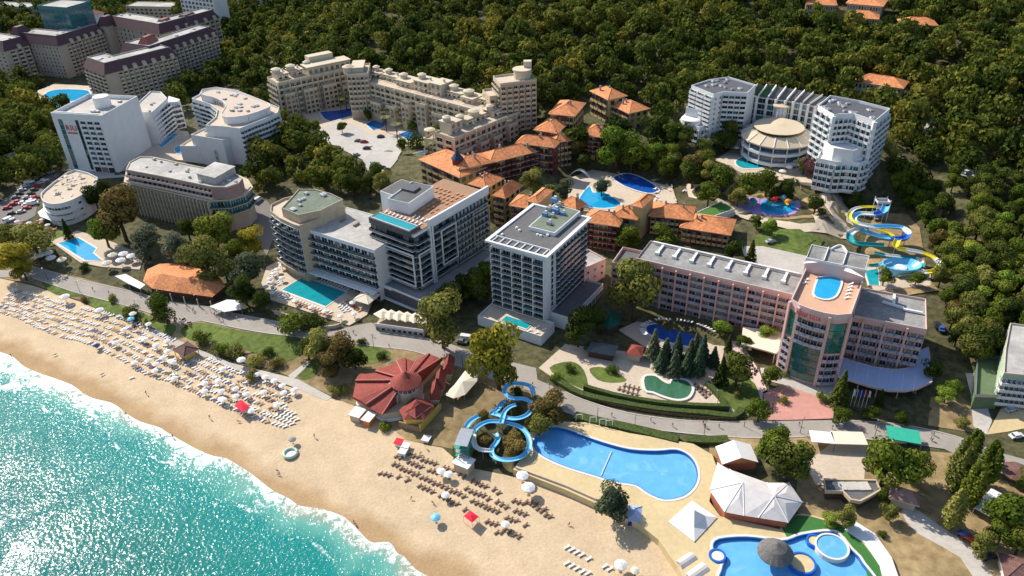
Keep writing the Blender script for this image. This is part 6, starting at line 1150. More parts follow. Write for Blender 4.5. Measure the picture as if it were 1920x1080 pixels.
def orange_restaurant():
    b = 4.6; z = 8.6; E_ = [(268, 527), (285, 541), (330, 548), (398, 557), (424, 536), (405, 512), (338, 494), (300, 494), (276, 505)]
    pl = ccw(pw(E_, z)); T = empty('promenade_restaurant', (*cen(pl), b), 'promenade restaurant under one wide orange hipped roof', 'restaurant'); k = len(pl); keep(pl, 2); MB().prism(inset(pl, 1.5), b-1, z).build('wall', [M['brownw']], T)
    r = [P(300, 510, 13)[:2], P(372, 522, 13)[:2]]; m = MB(); m.v += [(*p, z) for p in pl]+[(*r[0], 12.3), (*r[1], 12.3)]
    for i in range(k):
        a, e = pl[i], pl[(i+1) % k]; da = 0 if math.dist(a, r[0]) < math.dist(a, r[1]) else 1; de = 0 if math.dist(e, r[0]) < math.dist(e, r[1]) else 1
        m.f.append((i, (i+1) % k, k+da) if da == de else (i, (i+1) % k, k+de, k+da)); m.m.append(0)
    m.add([(*p, z-.01) for p in pl], [tuple(range(k-1, -1, -1))]); m.build('roof', [M['orange']], T)
    for x, y in [(275, 540), (295, 553), (320, 560), (345, 566), (370, 570), (395, 574)]: p = P(x, y-10, z-.4); MB().tube([(p[0], p[1]-.6, 4), (p[0], p[1]-.6, z-.2)], .2).build('column', [M['cream']], T)
    for i, px in enumerate([[(392, 573), (420, 583), (452, 578), (455, 562), (425, 560)], [(215, 516), (240, 530), (262, 540), (272, 532), (235, 512)]]):
        p = ccw(pw(px, 8)); Q = empty('fabric_awning', (*cen(p), b), ['pale awning at the right end of the orange-roofed restaurant', 'white awning roofs left of the orange-roofed restaurant'][i], 'awning'); MB().prism(p, 7.4, 7.6, bottom=True).build('sheet', [M['cloth']], Q); [MB().tube([(*q, 4.5), (*q, 7.4)], .1).build('post', [M['steel']], Q) for q in p]; keep(p, 1)
def tents():
    b = 4.4
    # large many-gabled marquee by the water park
    z = 8.4; T = empty('marquee', (*P(1420, 925, b)[:2], b), 'large many-sided marquee with weathered white gores and brick-red walls', 'marquee'); out = [(1330, 919), (1358, 960), (1395, 967), (1422, 971), (1478, 980), (1505, 942), (1480, 905), (1438, 905), (1368, 880), (1345, 868)]
    pl = ccw(pw(out, z)); MB().prism(inset(pl, .5), b-1, z-.1).build('wall', [mat('brick_red_wall', (.4, .13, .07), .85, .15, .6)], T); keep(pl, 2); a1, a2 = P(1393, 905, z+3.4), P(1452, 930, z+3.2); n = len(pl); ap = [a1, a2]
    for i in range(n):
        p, q = pl[i], pl[(i+1) % n]; mi = ((p[0]+q[0])/2, (p[1]+q[1])/2); k = 0 if math.dist(mi, a1[:2]) < math.dist(mi, a2[:2]) else 1; kp = 0 if math.dist(p, a1[:2]) < math.dist(p, a2[:2]) else 1; kq = 0 if math.dist(q, a1[:2]) < math.dist(q, a2[:2]) else 1
        m = MB(); 
        if kp == kq: m.add([(*p, z), (*q, z), ap[kp], ((mi[0]+ap[kp][0])/2, (mi[1]+ap[kp][1])/2, z+2.1)], [(0, 1, 3), (1, 2, 3), (2, 0, 3)])
        else: m.add([(*p, z), (*q, z), ap[kq], ap[kp]], [(0, 1, 2, 3)])
        m.build('roof_gore', [M['dcloth']], T); MB().tube([(*p, z+.05), (ap[kp][0], ap[kp][1], ap[kp][2]+.1)], .16, 5).build('rib', [M['white']], T)
    # white hall with brick-red gable
    h = ccw(rect((1355, 866), (1423, 862), (1420, 828), 9)); Q = empty('event_hall', (*cen(h), b), 'white-roofed hall with a terracotta gable wall behind the marquee', 'hall'); MB().prism(inset(h, .4), b-1, 8).build('wall', [mat('terracotta_wall', (.45, .16, .09), .85, .12, .6)], Q); keep(h, 2); mm = lambda a, e: ((a[0]+e[0])/2, (a[1]+e[1])/2); r1, r2 = mm(h[0], h[1]), mm(h[3], h[2]); m = MB(); m.v += [(*p, 8) for p in h]+[(*r1, 10.2), (*r2, 10.2)]; m.f += [(0, 4, 5, 3), (4, 1, 2, 5), (0, 1, 4), (3, 5, 2)]; m.m += [0, 0, 1, 1]; m.build('roof', [M['cloth'], M['orange']], Q)
    # square pagoda tent
    pc = ccw(pw([(1253, 978), (1302, 1015), (1344, 970), (1298, 939)], 6.2)); Q = empty('pagoda_tent', (*cen(pc), b), 'square white pagoda tent with a sharp peak beside the marquee', 'tent'); c = cen(pc); k = 4; m = MB(); m.v += [(*p, 6.2) for p in pc]+[((p[0]+c[0])/2, (p[1]+c[1])/2, 7.3) for p in pc]+[(*c, 10.0)]; m.f += [(i, (i+1) % 4, 4+(i+1) % 4, 4+i) for i in range(4)]+[(4+i, 4+(i+1) % 4, 8) for i in range(4)]; m.m += [0]*8; m.build('canopy', [M['cloth']], Q); MB().ribbon(pc, .06, 5.8, 6.2, 0, True).build('valance', [M['cloth']], Q)
    for p in pc: MB().tube([(*p, 3.4), (*p, 6.2)], .1).build('post', [M['steel']], Q)
    # arched canvas shelters at the bottom edge
    for i, px in enumerate([[(1265, 1046), (1290, 1030), (1312, 1048), (1282, 1068)], [(1283, 1070), (1313, 1048), (1335, 1070), (1300, 1094)]]):
        p = ccw(pw(px, 6.5)); Q = empty('arched_shelter', (*cen(p), b), ['upper', 'lower'][i]+' of the two arched canvas shelters at the bottom edge below the pagoda tent', 'shelter', 'arched canvas shelters'); m = MB(); rows = []
        for t in range(7):
            s = t/6; zz = 5.4+1.3*math.sin(math.pi*s); a = (p[0][0]+(p[3][0]-p[0][0])*s, p[0][1]+(p[3][1]-p[0][1])*s); e = (p[1][0]+(p[2][0]-p[1][0])*s, p[1][1]+(p[2][1]-p[1][1])*s); rows += [(*a, zz), (*e, zz)]
        m.add(rows, [(2*t, 2*t+1, 2*t+3, 2*t+2) for t in range(6)]); m.build('canopy', [M['dcloth']], Q); [MB().tube([(*q, 3), (*q, 5.5)], .08).build('post', [M['steel']], Q) for q in p]
    # royal blue booth by the willow, white stalls on the sand
    q = ccw(rect((1178, 972), (1200, 975), z=6.4, depth=5)); Q = empty('beach_booth', (*cen(q), 3), 'royal blue booth with a pale cover beside the round willow', 'booth'); MB().prism(q, 2.5, 5.9).build('wall', [M['bluec']], Q); hip(Q, q, 5.9, 1, M['lbluec'], .3)
    for i, (A, B, z0, mm_, lab) in enumerate([((652, 778), (673, 784), 3.1, M['cloth'], 'white-roofed beach stall at the foot of the round red restaurant'), ((676, 787), (692, 792), 3.1, M['cloth'], 'smaller white beach stall with an orange side, right of the other stall'), ((847, 868), (877, 880), 3.8, M['cloth'], 'long white roofed hut at the foot of the green slide tower'), ((1065, 1030), (1066, 1031), 2, M['cloth'], '')][:3]):
        p = ccw(rect(A, B, z=z0+2.8, depth=4.5)); Q = empty('beach_stall', (*cen(p), z0), lab, 'stall'); MB().prism(inset(p, .4), z0-1, z0+2.6).build('wall', [M['orangep'] if i == 1 else M['tan']], Q); MB().prism(p, z0+2.6, z0+2.9).build('roof', [mm_], Q); keep(p, 1)
    # lifeguard kiosk with brown roof
    p = ccw(rect((326, 655), (345, 668), (370, 654), 6)); Q = empty('beach_kiosk', (*cen(p), 3.4), 'brown shingled kiosk on stilts between the rows of white beds', 'kiosk'); MB().prism(inset(p, .8), 3.2, 5.9).build('wall', [M['yellow']], Q); hip(Q, inset(p, .6), 6, 1.8, M['brown'], 1.0); [MB().tube([(*c, 2), (*c, 6)], .12).build('post', [M['brownw']], Q) for c in p]
    # two small red square canopies
    for x, y, lab in ((453, 760, 'small red square canopy at the lower end of the white beds'), (883, 967, 'bright red square canopy below the brown beds')):
        pc = ccw(pw([(x-14, y), (x+2, y+13), (x+15, y+1), (x-2, y-11)], G(x, y)[2]+2.6)); z0 = G(x, y)[2]; Q = empty('sun_canopy', (*cen(pc), z0), lab, 'canopy'); c = cen(pc); m = MB(); m.v += [(*p, z0+2.5) for p in pc]+[(*c, z0+3.2)]; m.f += [(i, (i+1) % 4, 4) for i in range(4)]; m.m += [0]*4; m.build('canopy', [M['redc']], Q); [MB().tube([(*p, z0-.6), (*p, z0+2.5)], .06).build('post', [M['steel']], Q) for p in pc]
    # terrace bar under striped cream awnings
    p = ccw(rect((702, 600), (793, 612), z=9.5, depth=8)); Q = empty('terrace_bar', (*cen(p), 5), 'promenade terrace bar under a row of square cream awnings', 'bar'); MB().prism(p, 4, 7.2).build('wall', [M['tan']], Q); keep(p, 2); u, l = unit(p[0], p[1]); n = (-u[1], u[0])
    for i in range(6): c = (p[0][0]+u[0]*l*(i+.5)/6+n[0]*4, p[0][1]+u[1]*l*(i+.5)/6+n[1]*4); m = MB(); m.lathe(c, [(3.5, 9.7), (3.5, 9.9), (.1, 11)], 4); m.build('awning', [M['creamc']], Q); MB().tube([(*c, 7), (*c, 10)], .1).build('post', [M['wood']], Q)
    facade(Q, p[0], p[1], 4.8, 7, 9, 1, dict(win=(.7, .6, .2), mull=0)); MB().ribbon([(p[0][0]-n[0]*.3, p[0][1]-n[1]*.3), (p[1][0]-n[0]*.3, p[1][1]-n[1]*.3)], .2, 7.2, 8.3).build('rail', [M['rail']], Q)
    q = ccw(rect((662, 558), (690, 566), (700, 545), 9.5)); Q = empty('pool_bar', (*cen(q), 5), 'square cream canopy of the pool bar at the corner of the teal pool', 'canopy'); hip(Q, q, 8.6, 1.4, M['creamc'], .3, name='canopy'); [MB().tube([(*c, 5), (*c, 8.6)], .12).build('post', [M['wood']], Q) for c in q]; keep(q, 1)
    # lower right restaurants
    p = ccw(pw([(1548, 922), (1580, 922), (1595, 938), (1612, 941), (1628, 933), (1650, 920), (1642, 902), (1545, 900)], 8.5)); Q = empty('flat_roofed_restaurant', (*cen(p), 5), 'grey flat-roofed restaurant with a T-shaped bay beside the marquee', 'restaurant'); MB().prism(inset(p, .5), 4, 8).build('wall', [M['brownw']], Q); MB().prism(p, 8, 8.5).build('roof', [M['felt']], Q); MB().ribbon(p, .5, 7.9, 9, 0, True).build('fascia', [M['tan']], Q); keep(p, 2)
    for t in range(3): c = P(1575+t*22, 912, 8.6); MB().box(c[:2], (1, 0), 3.2, 3, 8.5, 8.9).build('roof_panel', [M['conc']], Q)
    p = ccw(rect((1668, 932), (1724, 948), (1735, 926), 8.4)); Q = empty('tiled_cottage', (*cen(p), 5), 'small cottage with a faded pinkish tiled roof, right of the flat-roofed restaurant', 'cottage'); MB().prism(inset(p, .7), 4, 8.2).build('wall', [M['taupe']], Q); hip(Q, inset(p, .6), 8.2, 2, mat('faded_pink_tiles', (.33, .2, .17), .85, .25, .8), .7); keep(p, 2)
    for A, B, d, mm_, lab in (((1522, 828), (1566, 832), 5, M['cloth'], 'pinkish white flat awning on the promenade edge, left one of two'), ((1566, 832), (1628, 834), 5.5, M['creamc'], 'long cream flat awning on the promenade edge, right one of two'), ((1665, 822), (1728, 833), 6, M['greenc'], 'turquoise awning on the promenade at the big round tree'), ((1895, 640), (1960, 660), 8, M['cloth'], 'white flat awning at the right edge below the green-sided building')):
        p = ccw(rect(A, B, z=8, depth=d)); z0 = max(terr(*c) for c in p); Q = empty('flat_awning', (*cen(p), z0), lab, 'awning'); MB().prism(p, z0+2.8, z0+3.0, bottom=True).build('sheet', [mm_], Q); [MB().tube([(*c, z0-.5), (*c, z0+2.9)], .08).build('post', [M['steel']], Q) for c in p]; keep(p, 0)
    # building at the right edge
    p = ccw(pw([(1881, 702), (1884, 655), (1893, 608), (1990, 620), (1990, 712)], 19)); Q = empty('corner_building', (*cen(p), 8), 'pale green building with a grey sloping roof cut by the right edge of the photo', 'building'); body(Q, p, 7, 19, mat('pale_green_render', (.42, .52, .36), .85), M['lgrey'], .6, pm=M['cream']); q = pw([(1881, 702), (1960, 710)], 19); facade(Q, *q, 8, 18, 8, 4, dict(win=(.6, .6, .2), bal=(1.2, M['cream'], M['rail'])))
    q2 = pw([(1893, 608), (1881, 702)], 19); facade(Q, *q2, 8, 18, 8, 4, dict(win=(.5, .6, .2)))
    p = ccw(pw([(1828, 744), (1832, 672), (1872, 672), (1874, 745)], 11)); Q = empty('sports_court', (*cen(p), 8), 'small dull green sports court fenced in beside the pale green building', 'court'); MB().prism(p, 5, 10.9).build('surface', [mat('court_green', (.12, .17, .09), .95)], Q); MB().ribbon(p, .2, 10.9, 12.1, 0, True).build('fence', [M['steel']], Q); keep(p, 1)
    p = ccw(rect((1826, 955), (1880, 985), (1880, 930), 7)); 
    Q = empty('awning_roof', (*cen(p), 5), 'white striped shelter roof half under the poplars at the right', 'shelter'); MB().prism(p, 7.4, 7.6, bottom=True).build('sheet', [M['cloth']], Q); [MB().tube([(*c, 4.6), (*c, 7.4)], .1).build('post', [M['steel']], Q) for c in p]
    p = ccw(rect((1885, 1085), (1960, 1100), z=8, depth=8)); Q = empty('tiled_cottage', (*cen(p), 5), 'brown tiled roof corner at the bottom right edge with a white verge', 'cottage'); MB().prism(inset(p, .6), 4, 8).build('wall', [M['white']], Q); hip(Q, inset(p, .5), 8, 2, M['brown'], .6)
    c = P(1910, 882, 8.5); Q = empty('thatched_umbrella', (c[0], c[1], 5), 'large brown parasol at the right edge of the promenade', 'parasol'); MB().lathe(c[:2], [(4.2, 7.6), (4.2, 7.9), (.1, 9.6)], 10).build('canopy', [M['brown']], Q); MB().tube([(c[0], c[1], 4.8), (c[0], c[1], 9)], .15).build('pole', [M['wood']], Q)

# ================================================================== water slides
def channel(T, px, cols, r=.85, name='slide_channel', step=4, closed=False, lift=0):
    """open half-pipe swept along (px, py, z) points; colour bands along its length"""
    pts = [Vector(P(x, y, z+lift)) for x, y, z in smooth(px, step, False)]; segs = len(pts); run = 0; nb = len(cols); per = max(2, segs//nb); k0 = 0
    for b in range(nb):
        k1 = segs-1 if b == nb-1 else min(segs-1, k0+per); m = MB(); na = 9
        if k1 <= k0: break
        for i in range(k0, k1+1):
            t = (pts[min(i+1, segs-1)]-pts[max(i-1, 0)]).normalized(); sd = t.cross(Vector((0, 0, 1))).normalized(); up = sd.cross(t)
            for rr in (r, r*.88):
                for a in range(na):
                    th = math.pi*(.0+a/(na-1)); m.v.append(tuple(pts[i]+sd*rr*math.cos(th)-up*rr*math.sin(th)*.75+up*.2))
        W_ = na*2
        for i in range(k1-k0):
            for a in range(na-1):
                m.f.append((i*W_+a, i*W_+a+1, (i+1)*W_+a+1, (i+1)*W_+a)); m.m.append(0); m.f.append((i*W_+na+a+1, i*W_+na+a, (i+1)*W_+na+a, (i+1)*W_+na+a+1)); m.m.append(0)
            for a, c in ((0, na), (na-1, 2*na-1)): m.f.append((i*W_+a, i*W_+c, (i+1)*W_+c, (i+1)*W_+a)); m.m.append(0)
        m.build(name, [cols[b]], T, shade=False); k0 = k1
    sup = MB()
    for i in range(3, segs, 9):
        g = terr(pts[i].x, pts[i].y)
        if pts[i].z-g > 1.2: MB().tube([(pts[i].x, pts[i].y, g-.5), (pts[i].x, pts[i].y, pts[i].z-.5)], .14).build('support', [M['steel']], T)
def slides():
    B_ = M['slblue']; T = empty('water_slide', (*P(930, 830, 4)[:2], 4), 'sky blue looping water slide winding through shrubs above the beach', 'water slide')
    top = 15
    channel(T, [(1000, 738, 13.5), (996, 726, 13.3), (982, 720, 13), (962, 719, 12.8), (948, 726, 12.6), (947, 738, 12.3), (960, 747, 12), (980, 748, 11.7), (995, 755, 11.4), (997, 768, 11), (987, 779, 10.6), (970, 785, 10.2), (952, 784, 9.8), (930, 777, 9.4), (922, 775, 9.2), (933, 768, 9), (940, 757, 8.6), (950, 751, 8.4)], [B_, B_], .8)
    channel(T, [(968, 759, 11), (955, 764, 10.6), (946, 773, 10.2), (942, 786, 9.8), (940, 792, 9.6)], [B_], .75)
    channel(T, [(888, 809, 9.6), (898, 799, 9.4), (915, 791, 9.2), (935, 791, 9), (958, 795, 8.8), (975, 801, 8.6), (988, 814, 8.3), (993, 830, 8), (989, 846, 7.7), (975, 858, 7.4), (955, 863, 7.1), (935, 861, 6.8), (923, 853, 6.5), (922, 841, 6.2), (930, 831, 5.9), (934, 821, 5.7), (928, 812, 5.5)], [B_, B_], .8)
    channel(T, [(888, 809, 9.4), (888, 825, 8.8), (892, 838, 8), (905, 844, 7.4), (920, 845, 6.9)], [M['slwhite']], .8)
    channel(T, [(875, 800, 10.5), (882, 790, 10.3), (892, 783, 10.1), (898, 780, 10)], [B_, B_], .9)
    TW = empty('slide_tower', (*P(868, 850, 4)[:2], 4), 'green steel stair tower at the start of the blue water slide', 'tower'); pl = ccw(rect((852, 868), (880, 872), z=4, depth=8)); tp = 11
    for p in pl: MB().tube([(*p, 2.5), (*p, tp)], .15).build('post', [M['turf']], TW)
    c = cen(pl); u, l = unit(pl[0], pl[1])
    for k in range(5): MB().prism(inset(pl, .3), 5+k*1.5, 5.12+k*1.5, bottom=True).build('landing', [M['greenc'] if k % 2 else M['steel']], TW)
    for k in range(4):
        a, e = pl[k], pl[(k+1) % 4]; m = MB(); [m.tube([(*a, 4+j*2.4), (*e, 6.4+j*2.4)], .09, 4) for j in range(2)]; [m.tube([(*e, 4+j*2.4), (*a, 6.4+j*2.4)], .09, 4) for j in range(2)]; m.build('brace', [M['turf']], TW)
    keep(pw([(850, 880), (880, 800), (940, 710), (1005, 720), (1000, 850), (940, 880)], 5), -3)
    # big striped slides inland
    b, w_, d, y_, t_ = M['slblue'], M['slwhite'], M['sldeep'], M['slyel'], M['slteal']
    S = empty('water_slide', (*P(1650, 440, 15.3)[:2], 14), 'blue and white banded raft slide coiling down the slope right of the village', 'water slide')
    channel(S, [(1662, 384, 22.5), (1656, 396, 22.2), (1640, 401, 21.8), (1615, 400, 21.5), (1602, 404, 21.2), (1600, 412, 20.9), (1612, 420, 20.7), (1640, 424, 20.4), (1670, 424, 20.0), (1692, 427, 19.6), (1702, 436, 19.4), (1694, 446, 19.1), (1670, 446, 18.7), (1640, 440, 18.4), (1612, 430, 18.2), (1596, 436, 17.9), (1594, 448, 17.6), (1606, 456, 17.3), (1630, 458, 17.0), (1660, 460, 16.6)], [b, d, w_, b, w_, b, w_, b, b, w_, d, d, b, b, w_, t_], 1.5)
    Y = empty('water_slide', (*P(1720, 480, 13.9)[:2], 13), 'yellow and white body slide sweeping round the right side of the banded slides', 'water slide')
    channel(Y, [(1684, 448, 20.4), (1680, 462, 19.6), (1700, 468, 18.6), (1730, 474, 17.8), (1752, 484, 17.1), (1762, 496, 16.4), (1756, 506, 15.9), (1740, 510, 15.5), (1715, 511, 15.0), (1690, 513, 14.6), (1680, 516, 14.2)], [y_, y_, w_, y_, w_, y_, y_, w_, y_, y_], 1.25)
    channel(Y, [(1640, 388, 22.9), (1620, 388, 22.5), (1602, 392, 22.1), (1593, 402, 21.7), (1596, 412, 21.2), (1610, 420, 20.8), (1640, 428, 20.4), (1665, 436, 19.6), (1676, 444, 18.9)], [y_, w_, y_, y_, w_, y_], .9)
    K = empty('water_slide', (*P(1670, 475, 13.9)[:2], 13), 'teal and white tube slide passing under the yellow slide', 'water slide')
    channel(K, [(1640, 474, 17.5), (1660, 478, 17.1), (1690, 481, 16.6), (1718, 484, 16.2), (1728, 492, 15.6), (1728, 502, 15.0)], [t_, w_, t_, w_, t_], 1.0)
    channel(K, [(1632, 498, 16.0), (1650, 496, 15.6), (1668, 490, 15.3)], [t_, w_], 1.0)
    Bw = empty('slide_bowl', (*P(1690, 498, 13.9)[:2], 13), 'round blue and white splash bowl ringed by the yellow slide', 'water slide'); c = P(1690, 499, 15.3); MB().lathe(c[:2], [(6.2, 13), (6.4, 16.4), (6.0, 16.4), (4.2, 14.6), (1.2, 14.2)], 24, sx=1.15, sy=.8).build('bowl', [b], Bw); MB().lathe(c[:2], [(2.2, 14.2), (2.2, 15), (1.2, 15.2)], 12).build('centre_island', [w_], Bw)
    tw = ccw(rect((1645, 388), (1668, 388), z=20, depth=4)); Q = empty('slide_tower', (*cen(tw), 19), 'white stair tower at the top of the banded slides', 'tower'); [MB().tube([(*p, 12), (*p, 23)], .18).build('post', [M['rail']], Q) for p in tw]; [MB().prism(tw, 14+k*2.4, 14.15+k*2.4, bottom=True).build('landing', [M['steel']], Q) for k in range(4)]; MB().ribbon(tw, .08, 21.4, 22.3, 0, True).build('rail', [M['rail']], Q); keep(tw, 1)
    keep(pw([(1590, 380), (1700, 385), (1770, 480), (1770, 520), (1640, 545), (1590, 470)], 17), 0)
    # children's play pool with lilac deck
    Q = empty('play_structure', (*P(1450, 385, 14)[:2], 13), 'colourful splash play structure on a lilac surface', 'play structure'); pl = ccw(pw(smooth([(1375, 375), (1400, 368), (1430, 372), (1480, 368), (1500, 380), (1490, 400), (1450, 405), (1400, 395)], 3), 14.5)); MB().prism(pl, 10, 14.4).build('lilac_surface', [M['purpp']], Q); keep(pl, 1)
    pc = ccw(pw(smooth([(1428, 380), (1455, 370), (1488, 376), (1488, 394), (1455, 402), (1430, 395)], 3), 14.6)); MB().prism(pc, 14, 14.6).build('splash_pool', [W_CYAN], Q)
    for i, (x, y, cm) in enumerate([(1424, 380, M['slyel']), (1450, 385, M['redc']), (1468, 380, M['slblue']), (1476, 388, M['orangep']), (1440, 392, M['greenc']), (1410, 386, M['slteal'])]): p = P(x, y, 14.5); m = MB(); m.tube([(p[0], p[1], 14.4), (p[0], p[1], 17.4)], .15); m.lathe(p[:2], [(1.5, 17.2), (1.2, 17.9), (.1, 18.5)], 10); m.build('mushroom_fountain', [cm], Q)
    channel(Q, [(1446, 374, 18), (1458, 370, 17.4), (1470, 374, 16.6), (1476, 384, 15.6)], [M['orangep'], M['slyel']], .7); channel(Q, [(1420, 376, 18), (1412, 382, 17), (1404, 388, 15.6)], [M['greenc']], .7)
# ================================================================== pools
def pools():
    poolset([(110, 457), (146, 446), (180, 466), (174, 475), (190, 488), (160, 488)], W_CYAN, 5.1, .8, 'bright blue L-shaped pool at the left, below the round terrace building', 0, deckpx=[(95, 452), (145, 432), (215, 455), (270, 480), (262, 505), (190, 500), (150, 492)], dz=.15)
    poolset([(568, 520), (648, 548), (610, 574), (530, 544)], W_TEAL, 5.1, 1.0, 'teal rectangular pool in front of the low white wing', 0, deckpx=[(500, 500), (520, 490), (560, 502), (690, 545), (700, 560), (688, 590), (655, 610), (600, 592), (505, 560), (490, 530)], dz=.3)
    poolset([(1217, 610), (1250, 607), (1290, 614), (1318, 627), (1320, 642), (1300, 650), (1260, 643), (1225, 630), (1213, 620)], W_SHADED, 5.0, .8, 'dark blue oval pool behind the row of firs, before the pink wing', deckpx=[(1160, 618), (1200, 600), (1260, 596), (1330, 612), (1362, 640), (1350, 690), (1300, 690), (1210, 650)], dz=.3)
    poolset([(1209, 708), (1228, 706), (1243, 716), (1256, 721), (1262, 713), (1285, 714), (1297, 727), (1290, 744), (1270, 749), (1245, 743), (1225, 735), (1211, 731)], W_GREEN, 5.0, .9, 'kidney-shaped pool of murky green water with a white rim', dz=.35, h=.25)
    poolset([(600, 210), (640, 206), (672, 200), (683, 204), (665, 216), (620, 228), (608, 222)], W_SHADED, 13.2, .8, 'long deep blue pool in the court of the beige palace', 0, deckpx=[(545, 222), (590, 205), (680, 192), (712, 206), (600, 240)], dz=0, drop=8)
    poolset([(686, 233), (704, 224), (721, 229), (720, 238), (700, 244)], W_BLUE, 13.2, .6, 'middle deep blue pool among the palms', 0, deckpx=[(670, 230), (706, 215), (740, 232), (720, 256), (690, 250)], drop=8)
    poolset([(748, 252), (768, 244), (792, 252), (790, 258), (765, 262)], W_BLUE, 13.2, .6, 'rightmost deep blue pool by the palms of the beige palace', 0, deckpx=[(735, 250), (765, 236), (800, 248), (798, 272), (760, 274)], drop=8)
    poolset([(776, 288), (800, 282), (796, 294), (782, 296)], W_BLUE, 13.2, .5, 'sliver of blue pool left of the turreted orange block', 0)
    poolset([(1085, 380), (1104, 350), (1112, 362), (1130, 360), (1162, 380), (1155, 388), (1120, 390)], W_CYAN, 12.2, .8, 'bright cyan lagoon pool behind the orange village', deckpx=[(1065, 385), (1065, 335), (1110, 318), (1180, 330), (1260, 350), (1270, 380), (1180, 398), (1080, 395)], dz=.4, drop=8)
    poolset([(1152, 332), (1180, 326), (1215, 340), (1235, 357), (1215, 362), (1180, 352), (1160, 342)], W_SHADED, 12.7, .8, 'dark blue fan-shaped pool with underwater lanes right of the cyan lagoon', dz=.1)
    poolset([(1380, 302), (1398, 294), (1420, 294), (1444, 302), (1430, 314), (1400, 316), (1385, 312)], W_TEAL, 20.3, .8, 'turquoise cloud-shaped pool under the rotunda', deckpx=[(1340, 300), (1380, 275), (1500, 290), (1540, 310), (1560, 345), (1480, 340), (1400, 328)], drop=8)
    poolset([(86, 175), (110, 168), (165, 170), (160, 186), (120, 190), (92, 186)], W_CYAN, 7, 1, 'light cyan pool at the foot of the plum-roofed blocks', deckpx=[(70, 170), (100, 158), (175, 160), (180, 188), (118, 198), (76, 190)], drop=6)
    poolset([(72, 188), (118, 192), (112, 200), (74, 198)], W_CYAN, 7.1, .8, 'narrow cyan pool just below the larger one at the plum-roofed blocks', 0)
    poolset([(291, 268), (318, 250), (336, 252), (305, 276)], W_CYAN, 7.8, .7, 'slanted bright blue pool between the two white hotels', 0, deckpx=[(262, 272), (318, 242), (352, 246), (360, 262), (345, 300), (300, 300), (255, 296)], drop=5)
    poolset([(328, 278), (340, 272), (344, 282), (338, 288), (330, 286)], W_CYAN, 7.9, .5, 'tiny blue pool beside the slanted one', dz=.05)
    poolset([(18, 290), (38, 288), (62, 294), (58, 301), (38, 299), (24, 296)], W_TEAL, 6, .6, 'small turquoise pool in the dark wood at the left', deckpx=[(8, 290), (40, 280), (72, 294), (50, 308), (20, 304)], drop=5)
    poolset([(1622, 508), (1646, 505), (1648, 535), (1630, 534)], W_TEAL, 13.3, .5, 'small turquoise landing pool behind the pink tower', 0, deckpx=[(1615, 500), (1745, 505), (1745, 535), (1640, 545)], drop=6)
    # water park deck with the big empty-looking wave pool
    z = 5.9; out = [(962, 880), (985, 850), (998, 822), (1045, 790), (1100, 792), (1180, 812), (1300, 832), (1335, 852), (1345, 878), (1336, 905), (1330, 940), (1350, 968), (1462, 992), (1478, 968), (1505, 962), (1560, 975), (1620, 1000), (1655, 1040), (1690, 1120), (1300, 1120), (1270, 1062), (1235, 1012), (1195, 980), (1120, 945), (1060, 918)]
    h1 = smooth([(1000, 828), (1010, 810), (1035, 801), (1062, 805), (1090, 815), (1130, 829), (1180, 842), (1230, 845), (1268, 843), (1293, 855), (1306, 875), (1308, 898), (1298, 918), (1278, 932), (1245, 937), (1215, 925), (1192, 910), (1150, 903), (1115, 892), (1060, 875), (1022, 858), (1003, 843)], 3)
    h2 = smooth([(1336, 1024), (1348, 1010), (1400, 1006), (1450, 1012), (1476, 1012), (1505, 1002), (1562, 996), (1580, 1012), (1596, 1030), (1618, 1056), (1636, 1120), (1365, 1120), (1352, 1070), (1362, 1046), (1345, 1040)], 3)
    o, a, b = ccw(pw(out, z)), pw(h1, z), pw(h2, z); MB().prism(o, 1, z, holes=[a, b]).build('water_park_deck', [M['ydeck']], kind='structure'); keep(o, 0)
    for q, lab, wm in ((a, 'huge pale blue wave pool shaped like a bean in the water park', W_LIGHT), (b, 'pale blue children\'s pool with islands at the bottom edge', W_LIGHT)):
        q = ccw(q); T = empty('swimming_pool', (*cen(q), z), lab, 'swimming pool'); MB().prism(q, 4.2, 5.06).build('water', [wm], T); MB().ribbon(inset(q, .12), .25, 4.9, z+.08, 0, True).build('pool_wall', [M['sldeep'] if q is a else mat('blue_pool_wall', (.03, .16, .42), .5, .08, .5)], T); MB().ribbon(inset(q, -.35), .7, z, z+.1, 0, True).build('coping', [M['rim']], T)
    # green turf and white terrace strip on the right of it
    for nm, px, m_, zz in (('artificial_turf', [(1466, 990), (1480, 965), (1520, 968), (1580, 985), (1620, 1020), (1650, 1060), (1664, 1120), (1640, 1120), (1622, 1056), (1600, 1028), (1584, 1006), (1560, 992), (1505, 997), (1476, 1008)], M['turf'], z+.05), ('white_terrace', [(1584, 992), (1605, 978), (1640, 1000), (1672, 1045), (1698, 1120), (1664, 1120), (1650, 1060), (1622, 1018)], M['white'], z+.35)):
        p = ccw(pw(px, zz)); MB().prism(p, 3, zz).build(nm, [m_], kind='structure'); keep(p, 0)
    def isle(x, y, rx, mt, zz, name, lab, cat, ring=None):
        c = P(x, y, zz); r = rx*math.hypot(c[0], math.hypot(c[1], c[2]-CZ))/F; T = empty(name, (c[0], c[1], 5.1), lab, cat); MB().lathe(c[:2], [(r, 4.8), (r, zz-.05), (r*.98, zz)], 28).build('surface', [mt], T)
        if ring: MB().ribbon([(c[0]+(r+.15)*math.cos(k*.2244), c[1]+(r+.15)*math.sin(k*.2244)) for k in range(28)], .5, 4.9, zz+.25, 0, True).build('rim', [ring], T)
        return c, r
